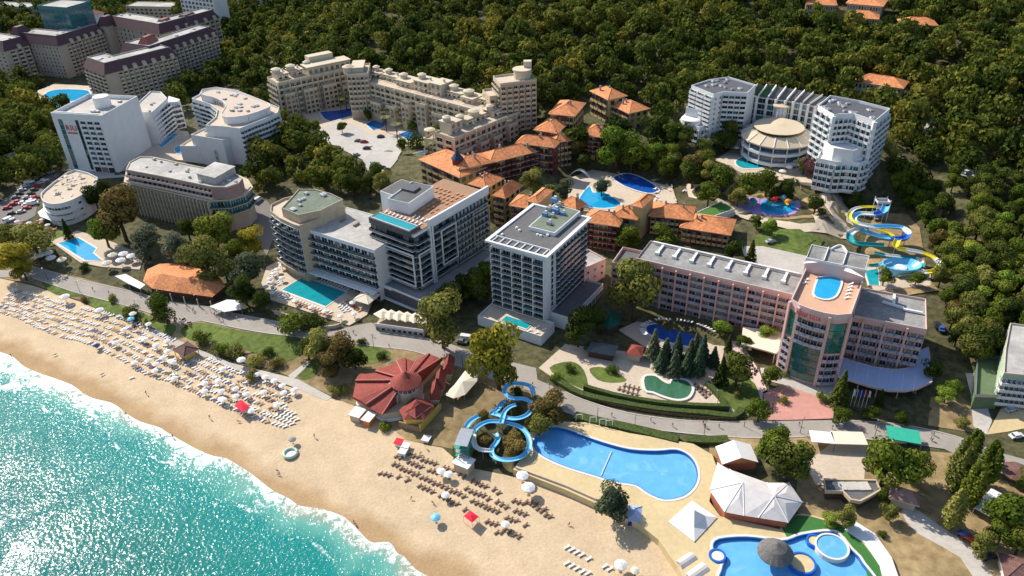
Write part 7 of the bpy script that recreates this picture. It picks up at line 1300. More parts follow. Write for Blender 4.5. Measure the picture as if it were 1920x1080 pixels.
    isle(1560, 1025, 25, W_LIGHT, 6.3, 'paddling_pool', 'raised round paddling pool inside the bottom pool', 'pool', M['rim']); isle(1504, 1056, 20, M['ydeck'], 6.0, 'pool_island', 'round yellow island beside the thatched mushroom', 'island', M['sldeep']); isle(1527, 1014, 11, M['ydeck'], 6.0, 'pool_island', 'small yellow island touching the paddling pool', 'island', M['sldeep']); isle(1345, 1042, 12, M['rim'], 6.1, 'pool_island', 'white step island at the left end of the bottom pool', 'island', M['sldeep'])
    c = P(1455, 1030, 10); T = empty('thatched_mushroom', (c[0], c[1], 5.1), 'big grey thatched mushroom shade standing in the bottom pool', 'sunshade'); MB().lathe(c[:2], [(4.4, 8.6), (4.5, 9.0), (2.6, 11), (.1, 12.4)], 18).build('canopy', [M['thatch']], T); MB().tube([(c[0], c[1], 4.8), (c[0], c[1], 11)], .5, 10).build('trunk_post', [M['wood']], T)
    # hedges round the park and the garden terrace
    def hedge(px, w, h, lab, z0=None):
        q = smooth(px, 2, False); pts = [(*G(*p)[:2],) for p in q]; T = MB(); zz = [terr(*p) for p in pts]; z_ = z0 if z0 is not None else 0
        T.ribbon([(*p, zz[i]) for i, p in enumerate(pts)], w, -.3, h, 0).build('hedge', [M['hedge']], label=lab, cat='hedge', shade=False)
    hedge([(1078, 783), (1120, 793), (1180, 806), (1240, 820), (1272, 828)], 3.2, 1.3, 'long clipped hedge between the promenade and the wave pool'); hedge([(1287, 826), (1320, 829), (1365, 828)], 3, 1.3, 'short clipped hedge with two white gate posts, right of the long one')
    hedge([(1035, 710), (1075, 735), (1110, 748), (1180, 762), (1250, 772), (1320, 778), (1375, 784), (1390, 770)], 2.2, 1.4, 'lower terraced hedge along the garden edge above the promenade'); hedge([(1095, 732), (1150, 748), (1230, 762), (1300, 768), (1366, 770)], 1.4, 2.4, 'upper terraced hedge edging the garden pool terrace'); hedge([(1362, 770), (1350, 748), (1325, 722)], 1.6, 1.6, 'slanting hedge at the right side of the garden terrace')
    for i, px in enumerate([[(1040, 715), (1110, 752), (1180, 768), (1250, 779), (1320, 786), (1380, 790)], [(515, 588), (560, 602), (610, 618), (640, 612)]]):
        pts = [G(*p) for p in smooth(px, 2, False)]; T = empty('garden_fence', pts[0], ['brown rail fence along the foot of the garden hedges', 'low pale wall in front of the teal pool terrace'][i], 'fence')
        if i: MB().ribbon([(p[0], p[1]) for p in pts], .5, 4.5, 6.6).build('wall', [M['deck']], T)
        else:
            MB().ribbon([(p[0], p[1]) for p in pts], .1, 6.0, 6.1).build('top_rail', [M['brownw']], T); MB().ribbon([(p[0], p[1]) for p in pts], .1, 5.5, 5.6).build('bottom_rail', [M['brownw']], T)
            for k in range(len(pts)-1):
                a, e = pts[k], pts[k+1]; l = math.dist(a, e)
                for j in range(int(l/1.6)): t = j*1.6/l; MB().box((a[0]+(e[0]-a[0])*t, a[1]+(e[1]-a[1])*t), (1, 0), .14, .14, 4.8, 6.2).build('post', [M['brownw']], T)
    for x, y in ((962, 883), (1120, 945)): pass
    w = [G(x, y) for x, y in [(968, 888), (1060, 922), (1118, 948)]]; MB().ribbon([(p[0], p[1]) for p in w], .5, 2.5, 6.6).build('sea_wall', [M['deck']], label='low pale wall between the wave pool terrace and the sand', cat='wall')
# ================================================================== beach furniture and people
def lerp(a, b, t): return tuple(x+(y-x)*t for x, y in zip(a, b))
def along(px, gap):
    pts = [G(*p) for p in px]; out = []; carry = 0
    for a, b in zip(pts, pts[1:]):
        l = math.dist(a[:2], b[:2]); t = carry
        while t < l: out.append(lerp(a, b, t/l)); t += gap
        carry = t-l
    return out
def beach():
    lo = [(-6, 583), (32, 595), (75, 615), (112, 630), (172, 645), (235, 678), (270, 700), (320, 716), (370, 738), (430, 765), (500, 792)]
    up = [(20, 545), (70, 556), (120, 572), (180, 585), (240, 602), (300, 628), (340, 645), (400, 680), (440, 698), (500, 720), (556, 745)]
    ang = math.atan2(-.53, .85)+R(62); L_ = []; names = ['nearest the sea', 'second from the sea', 'halfway up', 'second from the walkway', 'nearest the walkway', 'along the walkway edge']
    for r in range(6):
        t = r/5; px = [lerp(a, b, t) for a, b in zip(lo, up)]
        for i, p in enumerate(along(px, 1.35)):
            if (i // 6+r) % 5 == 4 and i % 6 > 3: continue
            if random.random() < .06: continue
            q = (p[0]+random.uniform(-.15, .15), p[1]+random.uniform(-.35, .35)); L_.append((q[0], q[1], r))
    L_ = [a for a in L_ if not inpoly(a[0], a[1], pw([(318, 640), (345, 675), (380, 668), (350, 635)], 3.5))]
    for x, y, r in L_:
        z = terr(x, y)+.03; a = ang+random.uniform(-.12, .12); px = 'left' if x < -150 else 'middle' if x < -112 else 'right'; bl = random.random() < .08
        tn = not bl and random.random() < .3; a += random.choice([0, 0, 0, .35, -.3]); bed('blue' if bl else 'tan' if tn else 'white', (x, y, z), a, '%s in the row %s, %s third of the left beach' % ('blue-towelled lounger' if bl else 'tan-towelled lounger' if tn else 'white lounger', names[r], px), '%s beds, row %s, %s third' % ('blue' if bl else 'tan' if tn else 'white', names[r], px))
    L_.sort(key=lambda a: a[0]**2+a[1]**2)
    # parasols among the white beds
    g = random.Random(5); k = 0
    for x, y, r in L_[::1]:
        px_ok = x > -150
        if px_ok and g.random() < .13:
            parasol(x+.5, y+.6, terr(x, y), 'white', 'white parasol among the white beds, %s' % names[r], 'white parasols, row %s' % names[r]); k += 1
    for x, y, c, s, lab in ((126, 568, 'white', 1.6, 'closed pair of white parasols at the left head of the beds'), (190, 592, 'white', 1.4, 'white parasol with a bluish cloth near the walkway left of the tree'), (248, 606, 'blue', 1.1, 'blue parasol near the walkway by the shaded tree'), (252, 597, 'white', 1.2, 'white parasol beside the blue one near the walkway'), (455, 685, 'white', 1.3, 'white parasol alone under the bush at the walkway'), (184, 655, 'navy', 1, 'navy blue parasol near the sea end of the beds'), (818, 980, 'blue', 1.15, 'blue and white parasol standing alone on the sand'), (828, 893, 'white', 1.1, 'left one of two white parasols among the brown beds'), (842, 899, 'white', 1.1, 'right one of two white parasols among the brown beds'), (836, 937, 'white', 1.0, 'white parasol at the lower edge of the brown beds'), (948, 992, 'white', 1.0, 'white parasol right of the red canopy'), (1163, 1072, 'white', 1.4, 'white parasol at the bottom edge near white beds'), (1190, 1079, 'cream', 1.0, 'cream parasol cut by the bottom edge'), (980, 905, 'white', 1.5, 'white square-looking parasol below the pool wall, left'), (991, 928, 'white', 1.6, 'larger white parasol below the pool wall, right')):
        p = G(x, y); parasol(p[0], p[1], p[2], c, lab, s=s)
    # brown wicker beds right of the slide
    rows = [([(712, 888), (742, 895), (767, 905), (812, 924), (850, 945), (872, 958)], 'row nearest the sea'), ([(730, 868), (758, 882), (782, 893), (835, 917), (870, 934), (915, 955)], 'second row from the sea'), ([(742, 858), (787, 876), (830, 894)], 'third row from the sea'), ([(865, 914), (900, 930), (960, 957), (985, 967)], 'third row from the sea'), ([(767, 854), (812, 870), (850, 886), (882, 902), (915, 916), (935, 926)], 'fourth row from the sea'), ([(962, 940), (1000, 950), (1030, 972)], 'row farthest right'), ([(912, 978), (935, 990), (975, 1010)], 'row nearest the sea, right of the red canopy'), ([(915, 955), (950, 972), (985, 988)], 'second row from the sea'), ([(985, 942), (1010, 950), (1026, 962)], 'row farthest right'), ([(930, 1000), (945, 1002)], 'row nearest the sea, right of the red canopy')]
    for px, nm in rows:
        for i, p in enumerate(along(px, 1.5)):
            if i % 4 == 3 and random.random() < .6: continue
            if random.random() < .05: continue
            bed('brown', (p[0], p[1]+random.uniform(-.3, .3), p[2]+.03), ang+random.uniform(-.2, .2)+(R(8) if i % 2 else 0), 'brown wicker sun lounger below the slide, '+nm, 'brown loungers, '+nm)
    for px, nm in (([(1061, 1028), (1095, 1046)], 'upper short row'), ([(1102, 1050), (1108, 1053)], 'upper short row'), ([(1061, 1058), (1080, 1068)], 'lower short row'), ([(1090, 1074), (1104, 1078)], 'lower short row'), ([(1132, 1064), (1150, 1074)], 'lower short row'), ([(515, 782), (550, 798)], 'stacked patch'), ([(522, 776), (558, 790)], 'stacked patch'), ([(530, 770), (555, 780)], 'stacked patch'), ([(512, 795), (535, 802)], 'stacked patch'), ([(246, 710), (250, 712)], 'lone pair near the sea')):
        for i, p in enumerate(along(px, 1.5)): bed('white', (p[0], p[1], p[2]+.03), ang, 'white sun lounger in the %s %s' % (nm, 'right of the foot of the beach walk' if 'patch' in nm else 'at the bottom of the photo' if 'short' in nm else 'left of the brown kiosk'), 'white loungers, '+nm)
    # lifeguard boat-like round tub and small huts on open sand
    p = G(545, 852); T = empty('inflatable_ring_pool', p, 'round pale green inflatable tub on the open sand', 'inflatable'); m = MB(); pts = [(p[0]+2.0*math.cos(a), p[1]+2.0*math.sin(a), p[2]+.55) for a in [k*math.pi/10 for k in range(20)]]; pts.append(pts[0]); m.tube(pts, .5, 8); m.build('ring', [mat('pale_green_vinyl', (.45, .55, .45), .5)], T, shade=True); MB().lathe(p[:2], [(1.8, p[2]+.05), (1.8, p[2]+.35)], 18).build('floor', [M['white']], T)
    for x, y, nm, lab in ((550, 832, 'red', 'small cluster of folded red and white parasols by the round tub'),): q = G(x, y); parasol(q[0], q[1], q[2], 'grey', lab)
    for i, (x, y, col) in enumerate([(744, 828, M['redc']), (757, 836, M['cloth']), (752, 846, M['cloth']), (796, 822, M['cloth'])]):
        q = ccw(rect((x-7, y+3), (x+7, y+6), z=4.6, depth=2.6)); Q = empty('beach_stall', (*cen(q), 2.8), ['red-edged rental stall at the head of the brown beds', 'white rental counter beside the red-edged stall', 'small white rental table below the red-edged stall', 'white hand cart with red trim near the restaurant corner'][i], 'stall'); MB().prism(inset(q, .3), 2, 4.4).build('counter', [M['white']], Q); MB().prism(q, 4.4, 4.6).build('roof', [col], Q)
    # garden terrace beds
    for px, nm in (([(1160, 731), (1200, 744)], 'front left rows'), ([(1170, 725), (1198, 732)], 'front left rows'), ([(1165, 749), (1200, 757), (1240, 764), (1290, 770), (1340, 772)], 'long row along the hedge'), ([(1302, 722), (1330, 740)], 'cluster right of the green pool'), ([(1306, 730), (1325, 748)], 'cluster right of the green pool')):
        for i, p in enumerate(along(px, 1.55)): bed('brown', (p[0], p[1], p[2]+.1), ang+R(20), 'brown sun lounger on the garden terrace, '+nm, 'garden terrace loungers, '+nm)
    for i, t in enumerate(np.linspace(0, 1, 26)):   # white beds ringing the dark oval pool
        px = smooth([(1208, 628), (1203, 612), (1230, 600), (1270, 600), (1310, 608), (1340, 622)], 6, False); k = px[int(t*(len(px)-1))]; p = P(k[0], k[1], 7.2); c = P(1265, 630, 7.2); p = P(k[0], k[1], 7.25)
        bed('white', p, math.atan2(c[1]-p[1], c[0]-p[0]), 'white sun lounger in the ring round the dark oval pool', 'white loungers round the oval pool')
    zz = 5.4
    for px, col, nm in (([(506, 515), (512, 545), (540, 565)], 'white', 'left'), ([(545, 560), (600, 582), (632, 590)], 'white', 'front'), ([(550, 566), (600, 588), (630, 596)], 'orange', 'front outer'), ([(635, 575), (650, 590)], 'white', 'right'), ([(640, 570), (665, 592)], 'white', 'right'), ([(650, 565), (678, 588)], 'orange', 'right outer'), ([(600, 528), (660, 548)], 'white', 'back'), ([(512, 508), (525, 540)], 'white', 'left')):
        pts = [P(x, y, zz) for x, y in px]
        for a, b in zip(pts, pts[1:]):
            l = math.dist(a, b)
            for j in range(int(l/1.6)): q = lerp(a, b, j*1.6/l); bed(col, (q[0], q[1], zz), ang+R(15), '%s sun lounger on the %s side of the teal pool' % (col, nm), 'teal pool loungers, %s, %s' % (nm, col))
    for i in range(16):
        x, y = [(515, 520), (508, 530), (522, 512), (530, 528), (555, 572), (585, 584), (610, 592), (640, 600), (665, 596), (500, 545), (512, 556), (662, 575), (530, 505), (508, 538), (680, 560), (596, 524)][i]; p = P(x, y, zz); parasol(p[0], p[1], zz, 'white', 'white parasol on the terrace round the teal pool', 'parasols round the teal pool')
    # roof terrace crowd on the round building, hotel terraces
    for i in range(26):
        a, r = random.uniform(0, 6.28), random.random()**.5; x, y = 128+42*r*math.cos(a), 351+24*r*math.sin(a); p = P(x, y, 15.6)
        if not inpoly(p[0], p[1], ccw(pw([(84, 366), (100, 380), (150, 366), (172, 350), (180, 338), (142, 325), (100, 345)], 15.5))): continue
        if i % 3: bed('white', p, random.uniform(0, 3), 'white lounger on the round building\'s roof terrace', 'loungers on the round roof terrace')
        else: parasol(p[0], p[1], 15.6, 'cream', 'cream parasol on the round building\'s roof terrace', 'parasols on the round roof terrace')
    for i in range(30):
        x, y = random.uniform(20, 105), random.uniform(415, 440); p = G(x, y, .1)
        if i % 4: bed('orange', p, ang, 'reddish lounger on the paved terrace at the far left below the round building', 'loungers on the far left terrace')
        else: parasol(p[0], p[1], p[2], 'white', 'white parasol on the paved terrace at the far left', 'parasols on the far left terrace')
    for i, (x, y) in enumerate([(60, 485), (80, 490), (100, 495), (120, 499), (70, 479), (95, 486), (215, 490), (235, 488), (230, 500), (205, 505), (250, 492)]): p = G(x, y); parasol(p[0], p[1], p[2], 'white' if i % 3 else 'cream', 'square market parasol in the bar row left of the bright blue pool' if x < 130 else 'cream parasol on the terrace right of the bright blue pool', 'parasols by the bright blue pool %s' % ('left' if x < 130 else 'right'), s=1.7)
    for i, (x, y) in enumerate([(1500, 297), (1520, 300), (1535, 294), (1490, 310), (1478, 322), (1466, 330), (1500, 318), (1380, 285), (1395, 282), (1410, 288)]): p = P(x, y, 21.1); parasol(p[0], p[1], 21, 'cream' if i % 2 else 'white', 'parasol on the terrace at the foot of the rotunda', 'parasols below the rotunda', s=1.3)
    for i in range(34):
        x, y = random.uniform(1225, 1300), random.uniform(350, 385)
        p = P(x, y, 12.9)
        if taken(p[0], p[1]) and i % 2: bed('white', p, random.uniform(0, 3), 'white lounger on the terrace right of the fan-shaped pool', 'loungers by the fan-shaped pool')
    # people
    PP = [(1220, 790, 'walk', 'person walking alone on the promenade above the wave pool'), (175, 545, 'walk', 'person strolling on the promenade, left group'), (205, 552, 'walk', 'person strolling on the promenade, left group'), (212, 556, 'stand', 'person standing on the promenade, left group'), (262, 556, 'walk', 'person walking past the orange-roofed restaurant'), (412, 602, 'walk', 'person walking with a companion on the promenade near the shaded tree'), (445, 600, 'walk', 'person walking on the promenade, right of the pair'), (527, 625, 'walk', 'person walking on the promenade near the round bush'), (730, 652, 'stand', 'person in dark clothes by the promenade edge'), (22, 670, 'stand', 'person standing in the surf at the left edge'), (238, 780, 'walk', 'person wading in the foam at the middle of the shore'), (104, 667, 'lie', 'person lying on the open sand near the sea, left'), (192, 704, 'lie', 'person lying on the open sand below the beds'), (275, 740, 'walk', 'person walking on the open sand'), (394, 786, 'walk', 'person walking down to the water, centre'), (448, 792, 'lie', 'person lying on a yellow towel'), (590, 821, 'stand', 'person standing on the sand left of the rental stalls'), (520, 886, 'sit', 'person sitting near the waterline, left of a pair'), (524, 891, 'sit', 'person sitting near the waterline, right of a pair'), (664, 982, 'stand', 'person standing at the edge of the surf'), (666, 986, 'sit', 'person sitting at the edge of the surf'), (765, 897, 'lie', 'person lying below the lowest brown beds'), (772, 936, 'sit', 'person sitting below the brown beds'), (812, 945, 'lie', 'person lying on the sand below the brown beds'), (826, 987, 'sit', 'person sitting under the lone blue parasol'), (1068, 985, 'sit', 'person sitting alone on the wide sand'), (1168, 998, 'stand', 'person standing below the round willow'), (1448, 763, 'walk', 'person in red crossing the pink paving'), (1465, 738, 'walk', 'person in blue on the hotel forecourt'), (1750, 817, 'walk', 'person at the railing by the turquoise awning'), (1746, 815, 'walk', 'person beside the railing by the turquoise awning'), (1318, 797, 'walk', 'person on the promenade below the garden hedge'), (1560, 805, 'walk', 'person on the promenade above the cream awnings'), (1640, 805, 'walk', 'person on the promenade near the turquoise awning'), (800, 843, 'lie', 'person lying beside the rental stalls'), (790, 852, 'sit', 'person sitting beside the rental stalls'), (118, 818, 'stand', 'swimmer standing in shallow water'), (302, 820, 'stand', 'swimmer wading left of the foam'), (325, 822, 'stand', 'swimmer wading right of another'), (30, 552, 'sit', 'person sitting at the head of the beds')]
    for i, (x, y, po, lab) in enumerate(PP): p = G(x, y, .15); person(p[0], p[1], p[2] if p[2] > .3 else 0, po, i, lab, 'promenade group' if 'left group' in lab else None)
    g = random.Random(11)
    for i, (x, y, r) in enumerate(L_[:260:4]):
        if x < -150: continue
        po = g.choice(['lie', 'lie', 'sit', 'stand']); o = (0, 0) if po == 'lie' else (.9, .5); person(x+o[0], y+o[1], terr(x, y)+(.0 if po != 'lie' else .0), po, i, 'sunbather %s among the white beds, row %s' % ({'lie': 'lying on a lounger', 'sit': 'sitting', 'stand': 'standing'}[po], names[r]), 'sunbathers %s, row %s' % (po, names[r]), rz=ang+R(-90))
    for i in range(34):
        x, y = g.uniform(250, 360), g.uniform(598, 616); p = G(x, y, .1)
        if i < 14: person(p[0], p[1], p[2], 'sit', i, 'person sitting in the shade of the promenade tree', 'people under the shady tree')
        else: put('plastic_chair', CHAIR, p, g.uniform(0, 6), label='dark bench seat in the shade under the promenade tree', cat='bench', group='seats under the shady tree')
def chair_mesh():
    m = MB(); m.box((0, 0), (1, 0), 1.4, .5, .4, .46); m.box((0, .25), (1, 0), 1.4, .06, .46, .9)
    for x in (-.6, .6): m.box((x, 0), (1, 0), .08, .45, 0, .4)
    return m.mesh('bench', [M['brownw']])
CHAIR = chair_mesh()
def street():
    # lamps along the promenade
    lm = MB(); lm.tube([(0, 0, 0), (0, 0, 5.4)], [.1, .06], 6); lm.tube([(0, 0, 5.3), (.7, 0, 5.7)], .05, 5); pole = lm.mesh('pole', [M['brownw']]); hm = MB(); hm.box((.85, 0), (1, 0), .6, .25, 5.62, 5.78); head = hm.mesh('lamp_head', [M['steel']])
    for i, (x, y) in enumerate([(150, 548), (258, 585), (420, 607), (552, 632), (701, 652), (868, 690), (1030, 742), (1120, 788), (1190, 803), (1320, 815), (1500, 812), (1640, 818), (1345, 760), (90, 525), (375, 575), (640, 622), (1395, 800)]):
        p = G(x, y); t = empty('street_lamp', p, 'thin dark street lamp on the promenade, %s' % ['at the left lawns', 'beside the left bed rows', 'by the long lawn', 'at the end of the long lawn', 'near the terrace bar', 'under the yellow trees', 'at the slide shrubs', 'at the start of the hedge', 'mid-hedge', 'at the short hedge', 'below the pink paving', 'by the turquoise awning', 'on the garden terrace edge', 'farthest left', 'in front of the orange-roofed restaurant', 'in front of the teal pool', 'at the garden corner'][i], 'street lamp', 'promenade lamps')
        for nm, me in (('pole', pole), ('lamp_head', head)): o = bpy.data.objects.new(nm, me); COL.objects.link(o); o.parent = t; o.rotation_euler[2] = i*.7
    for i, px in enumerate([[(40, 507), (60, 500), (150, 525), (262, 550), (300, 563), (400, 577), (440, 588), (545, 608), (620, 620)], [(60, 520), (140, 548), (235, 573), (290, 590), (340, 608)], [(380, 602), (480, 622), (560, 632), (640, 642), (720, 652), (780, 660), (870, 690)], [(1060, 735), (1100, 752), (1180, 775), (1300, 790), (1430, 790)], [(1050, 768), (1100, 785), (1200, 802), (1310, 815), (1430, 822), (1560, 818), (1700, 832)], [(1560, 788), (1680, 795), (1790, 818), (1860, 845)]]):
        pts = [G(*p) for p in smooth(px, 3, False)]; MB().ribbon([(p[0], p[1], p[2]) for p in pts], .35, -.2, .2).build('kerb', [M['conc']], kind='structure')
    for pts_, z, h, mt, wm, lab in (([(1122, 590), (1140, 577), (1165, 590), (1163, 608), (1140, 618), (1122, 608)], 8.2, 1.8, mat('dark_green_tent', (.01, .09, .06), .8), M['brownw'], 'dark green hexagonal garden tent between the white tower and the long pink wing'), ([(1098, 658), (1152, 668), (1160, 648), (1108, 640)], 8, 1.2, M['felt'], M['brownw'], 'dark roofed garden pavilion in the shade left of the firs'), ([(1172, 664), (1204, 670), (1208, 650), (1182, 644)], 8, 1.6, M['red'], M['tan'], 'small brownish-red roofed garden kiosk left of the firs')):
        pl = ccw(pw(pts_, z)); t = empty('garden_pavilion', (*cen(pl), 5), lab, 'pavilion'); MB().prism(inset(pl, .8), 4, z).build('wall', [wm], t); c = cen(pl); k = len(pl); m = MB(); m.v += [(*p, z) for p in pl]+[(*c, z+h)]; m.f += [(j, (j+1) % k, k) for j in range(k)]; m.m += [0]*k; m.build('roof', [mt], t); keep(pl, 1)
    a, e = P(1147, 846, 5.2), P(1127, 892, 5.2); MB().tube([a, e], .16, 5).build('lane_rope', [M['white']], label='white lane rope across the wave pool', cat='rope')
    g2 = random.Random(21)
    for i in range(34):
        s_ = g2.random(); px = smooth([(80, 515), (262, 562), (400, 590), (545, 618), (700, 632), (880, 672), (1040, 738), (1180, 788), (1320, 802), (1560, 803), (1760, 828)], 8, False); q = px[int(s_*(len(px)-1))]; p = G(q[0]+g2.uniform(-4, 4), q[1]+g2.uniform(-3, 3), .12); w = 'left' if q[0] < 600 else 'middle' if q[0] < 1100 else 'right'
        person(p[0], p[1], p[2], 'walk', i, 'small figure walking along the %s stretch of the promenade' % w, 'strollers, %s stretch' % w)
    # flags before the pink hotel
    for i, (x, c) in enumerate(zip((1594, 1601, 1608, 1615, 1622), ((.7, .7, .7), (.03, .05, .4), (.02, .04, .35), (.5, .03, .05), (.7, .7, .7)))):
        p = G(x, 762+i*.6); t = empty('flagpole', p, ['first', 'second', 'third', 'fourth', 'fifth'][i]+' flagpole from the left in the row before the pink hotel', 'flagpole', 'hotel flagpoles'); MB().tube([p, (p[0], p[1], p[2]+7)], .08).build('pole', [M['white']], t); m = MB(); m.add([(p[0]+.1, p[1], p[2]+6.9), (p[0]+.5, p[1]-.2, p[2]+6.5), (p[0]+.55, p[1]-.3, p[2]+4.2), (p[0]+.1, p[1], p[2]+4.6), (p[0]+.12, p[1]+.05, p[2]+6.9), (p[0]+.52, p[1]-.15, p[2]+6.5), (p[0]+.57, p[1]-.25, p[2]+4.2), (p[0]+.12, p[1]+.05, p[2]+4.6)], [(0, 1, 2, 3), (7, 6, 5, 4), (0, 4, 5, 1), (1, 5, 6, 2), (2, 6, 7, 3)]); m.build('flag', [mat('flag_%d' % i, c, .9, .02, 1)], t)
    # cars
    g = random.Random(3); cols = ['white', 'silver', 'black', 'grey', 'white', 'blue', 'red', 'silver']
    CP = [(30, 372), (36, 365), (42, 358), (48, 351), (56, 344), (64, 338), (72, 333), (80, 329), (52, 372), (58, 365), (64, 358), (70, 351), (76, 345), (84, 340), (44, 382), (50, 386), (62, 384), (25, 385), (50, 392), (40, 399), (22, 402), (90, 326), (100, 323), (66, 372), (60, 378), (34, 380), (14, 392)]
    for i, (x, y) in enumerate(CP):
        c = 'van' if i in (4, 16) else cols[g.randrange(8)]; w_ = 'upper' if y < 350 else 'middle' if y < 376 else 'lower'; n_ = 'white van' if c == 'van' else c+' car'
        car(x, y, c, 25+g.uniform(-8, 8), '%s parked in the %s part of the crowded left car park' % (n_, w_), '%ss in the left car park, %s part' % (n_, w_))
    for x, y, c, a, lab in ((672, 266, 'grey', 0, 'dark grey car left of the red one in the pale car park'), (683, 268, 'red', 0, 'red car in the pale car park'), (714, 258, 'black', 10, 'black car at the top corner of the pale car park'), (688, 280, 'black', 5, 'black car below the red one in the pale car park'), (668, 292, 'silver', 20, 'silver car at the left side of the pale car park'), (700, 308, 'silver', 30, 'silver car on the access road by the village'), (716, 316, 'black', 40, 'black car on the access road by the village'), (724, 320, 'black', 40, 'second black car on the access road by the village'), (866, 643, 'grey', -15, 'dark grey car parked under the yellow trees'), (876, 638, 'van', -15, 'silver-white van parked under the yellow trees'), (1756, 612, 'black', 70, 'black car in the yard right of the pink wing'), (1764, 618, 'blue', 70, 'dark blue car beside the black one right of the pink wing'), (1690, 829, 'van', 5, 'white minibus before the turquoise awning'), (1812, 325, 'white', 30, 'white car on the wooded road at the right'), (1800, 318, 'grey', 30, 'grey car on the wooded road at the right'), (1810, 1008, 'blue', -50, 'blue car under the poplars at the lower right'), (1819, 1015, 'red', -50, 'red car under the poplars at the lower right'), (1852, 1046, 'black', 10, 'black car at the bottom right under trees'), (1895, 770, 'silver', 20, 'silver car by the yellow courtyard'), (1905, 820, 'white', 10, 'white car on the courtyard road at the right edge'), (18, 415, 'van', 60, 'greenish white van at the left lower end of the car park'), (484, 378, 'van', 60, 'yellowish van on the lane right of the slab hotel'), (1445, 455, 'silver', 10, 'silver car behind the long pink wing'), (1870, 235, 'white', 20, 'white car in the far right clearing'), (410, 85, 'silver', 30, 'silver car on the clearing by the plum roofs'), (40, 22, 'white', 10, 'white car near the top left corner')): car(x, y, c, a, lab)
    # billboard by the lagoon
    p = G(1300, 345); t = empty('billboard', p, 'pale blue billboard standing right of the fan-shaped pool', 'billboard'); MB().tube([p, (p[0], p[1], p[2]+6)], .15).build('post', [M['steel']], t); MB().box((p[0], p[1]-.2), (1, .15), 3.6, .2, p[2]+2.4, p[2]+6.4).build('panel', [mat('pale_blue_panel', (.2, .36, .7), .7)], t)
    # arch over the dark pool
    a = P(1070, 326, 12.5); e = P(1106, 332, 12.5); c = ((a[0]+e[0])/2, (a[1]+e[1])/2); t = empty('footbridge', (*c, 12.5), 'arched white footbridge over the dark end of the lagoon', 'bridge'); u, l = unit(a, e); pts = [(a[0]+u[0]*l*k/12, a[1]+u[1]*l*k/12, 12.2+3.2*math.sin(math.pi*k/12)) for k in range(13)]; m = MB(); m.ribbon(pts, 2.2, 0, .3); m.build('arch', [M['white']], t)
    # stairs frames on the park edge
    for i, (x, y) in enumerate([(1086, 788), (1112, 793), (1130, 797), (1142, 799)]): p = P(x, y, 5.9); t = empty('white_gate_frame', p, '%s white tubular gate frame at the top edge of the wave pool' % ['leftmost', 'second', 'third', 'rightmost'][i], 'gate'); m = MB(); [m.tube([(p[0]+dx, p[1], 5.9), (p[0]+dx, p[1], 8.3)], .1) for dx in (-1, 1)]; m.tube([(p[0]-1, p[1], 8.3), (p[0]+1, p[1], 8.3)], .1); m.build('frame', [M['white']], t)

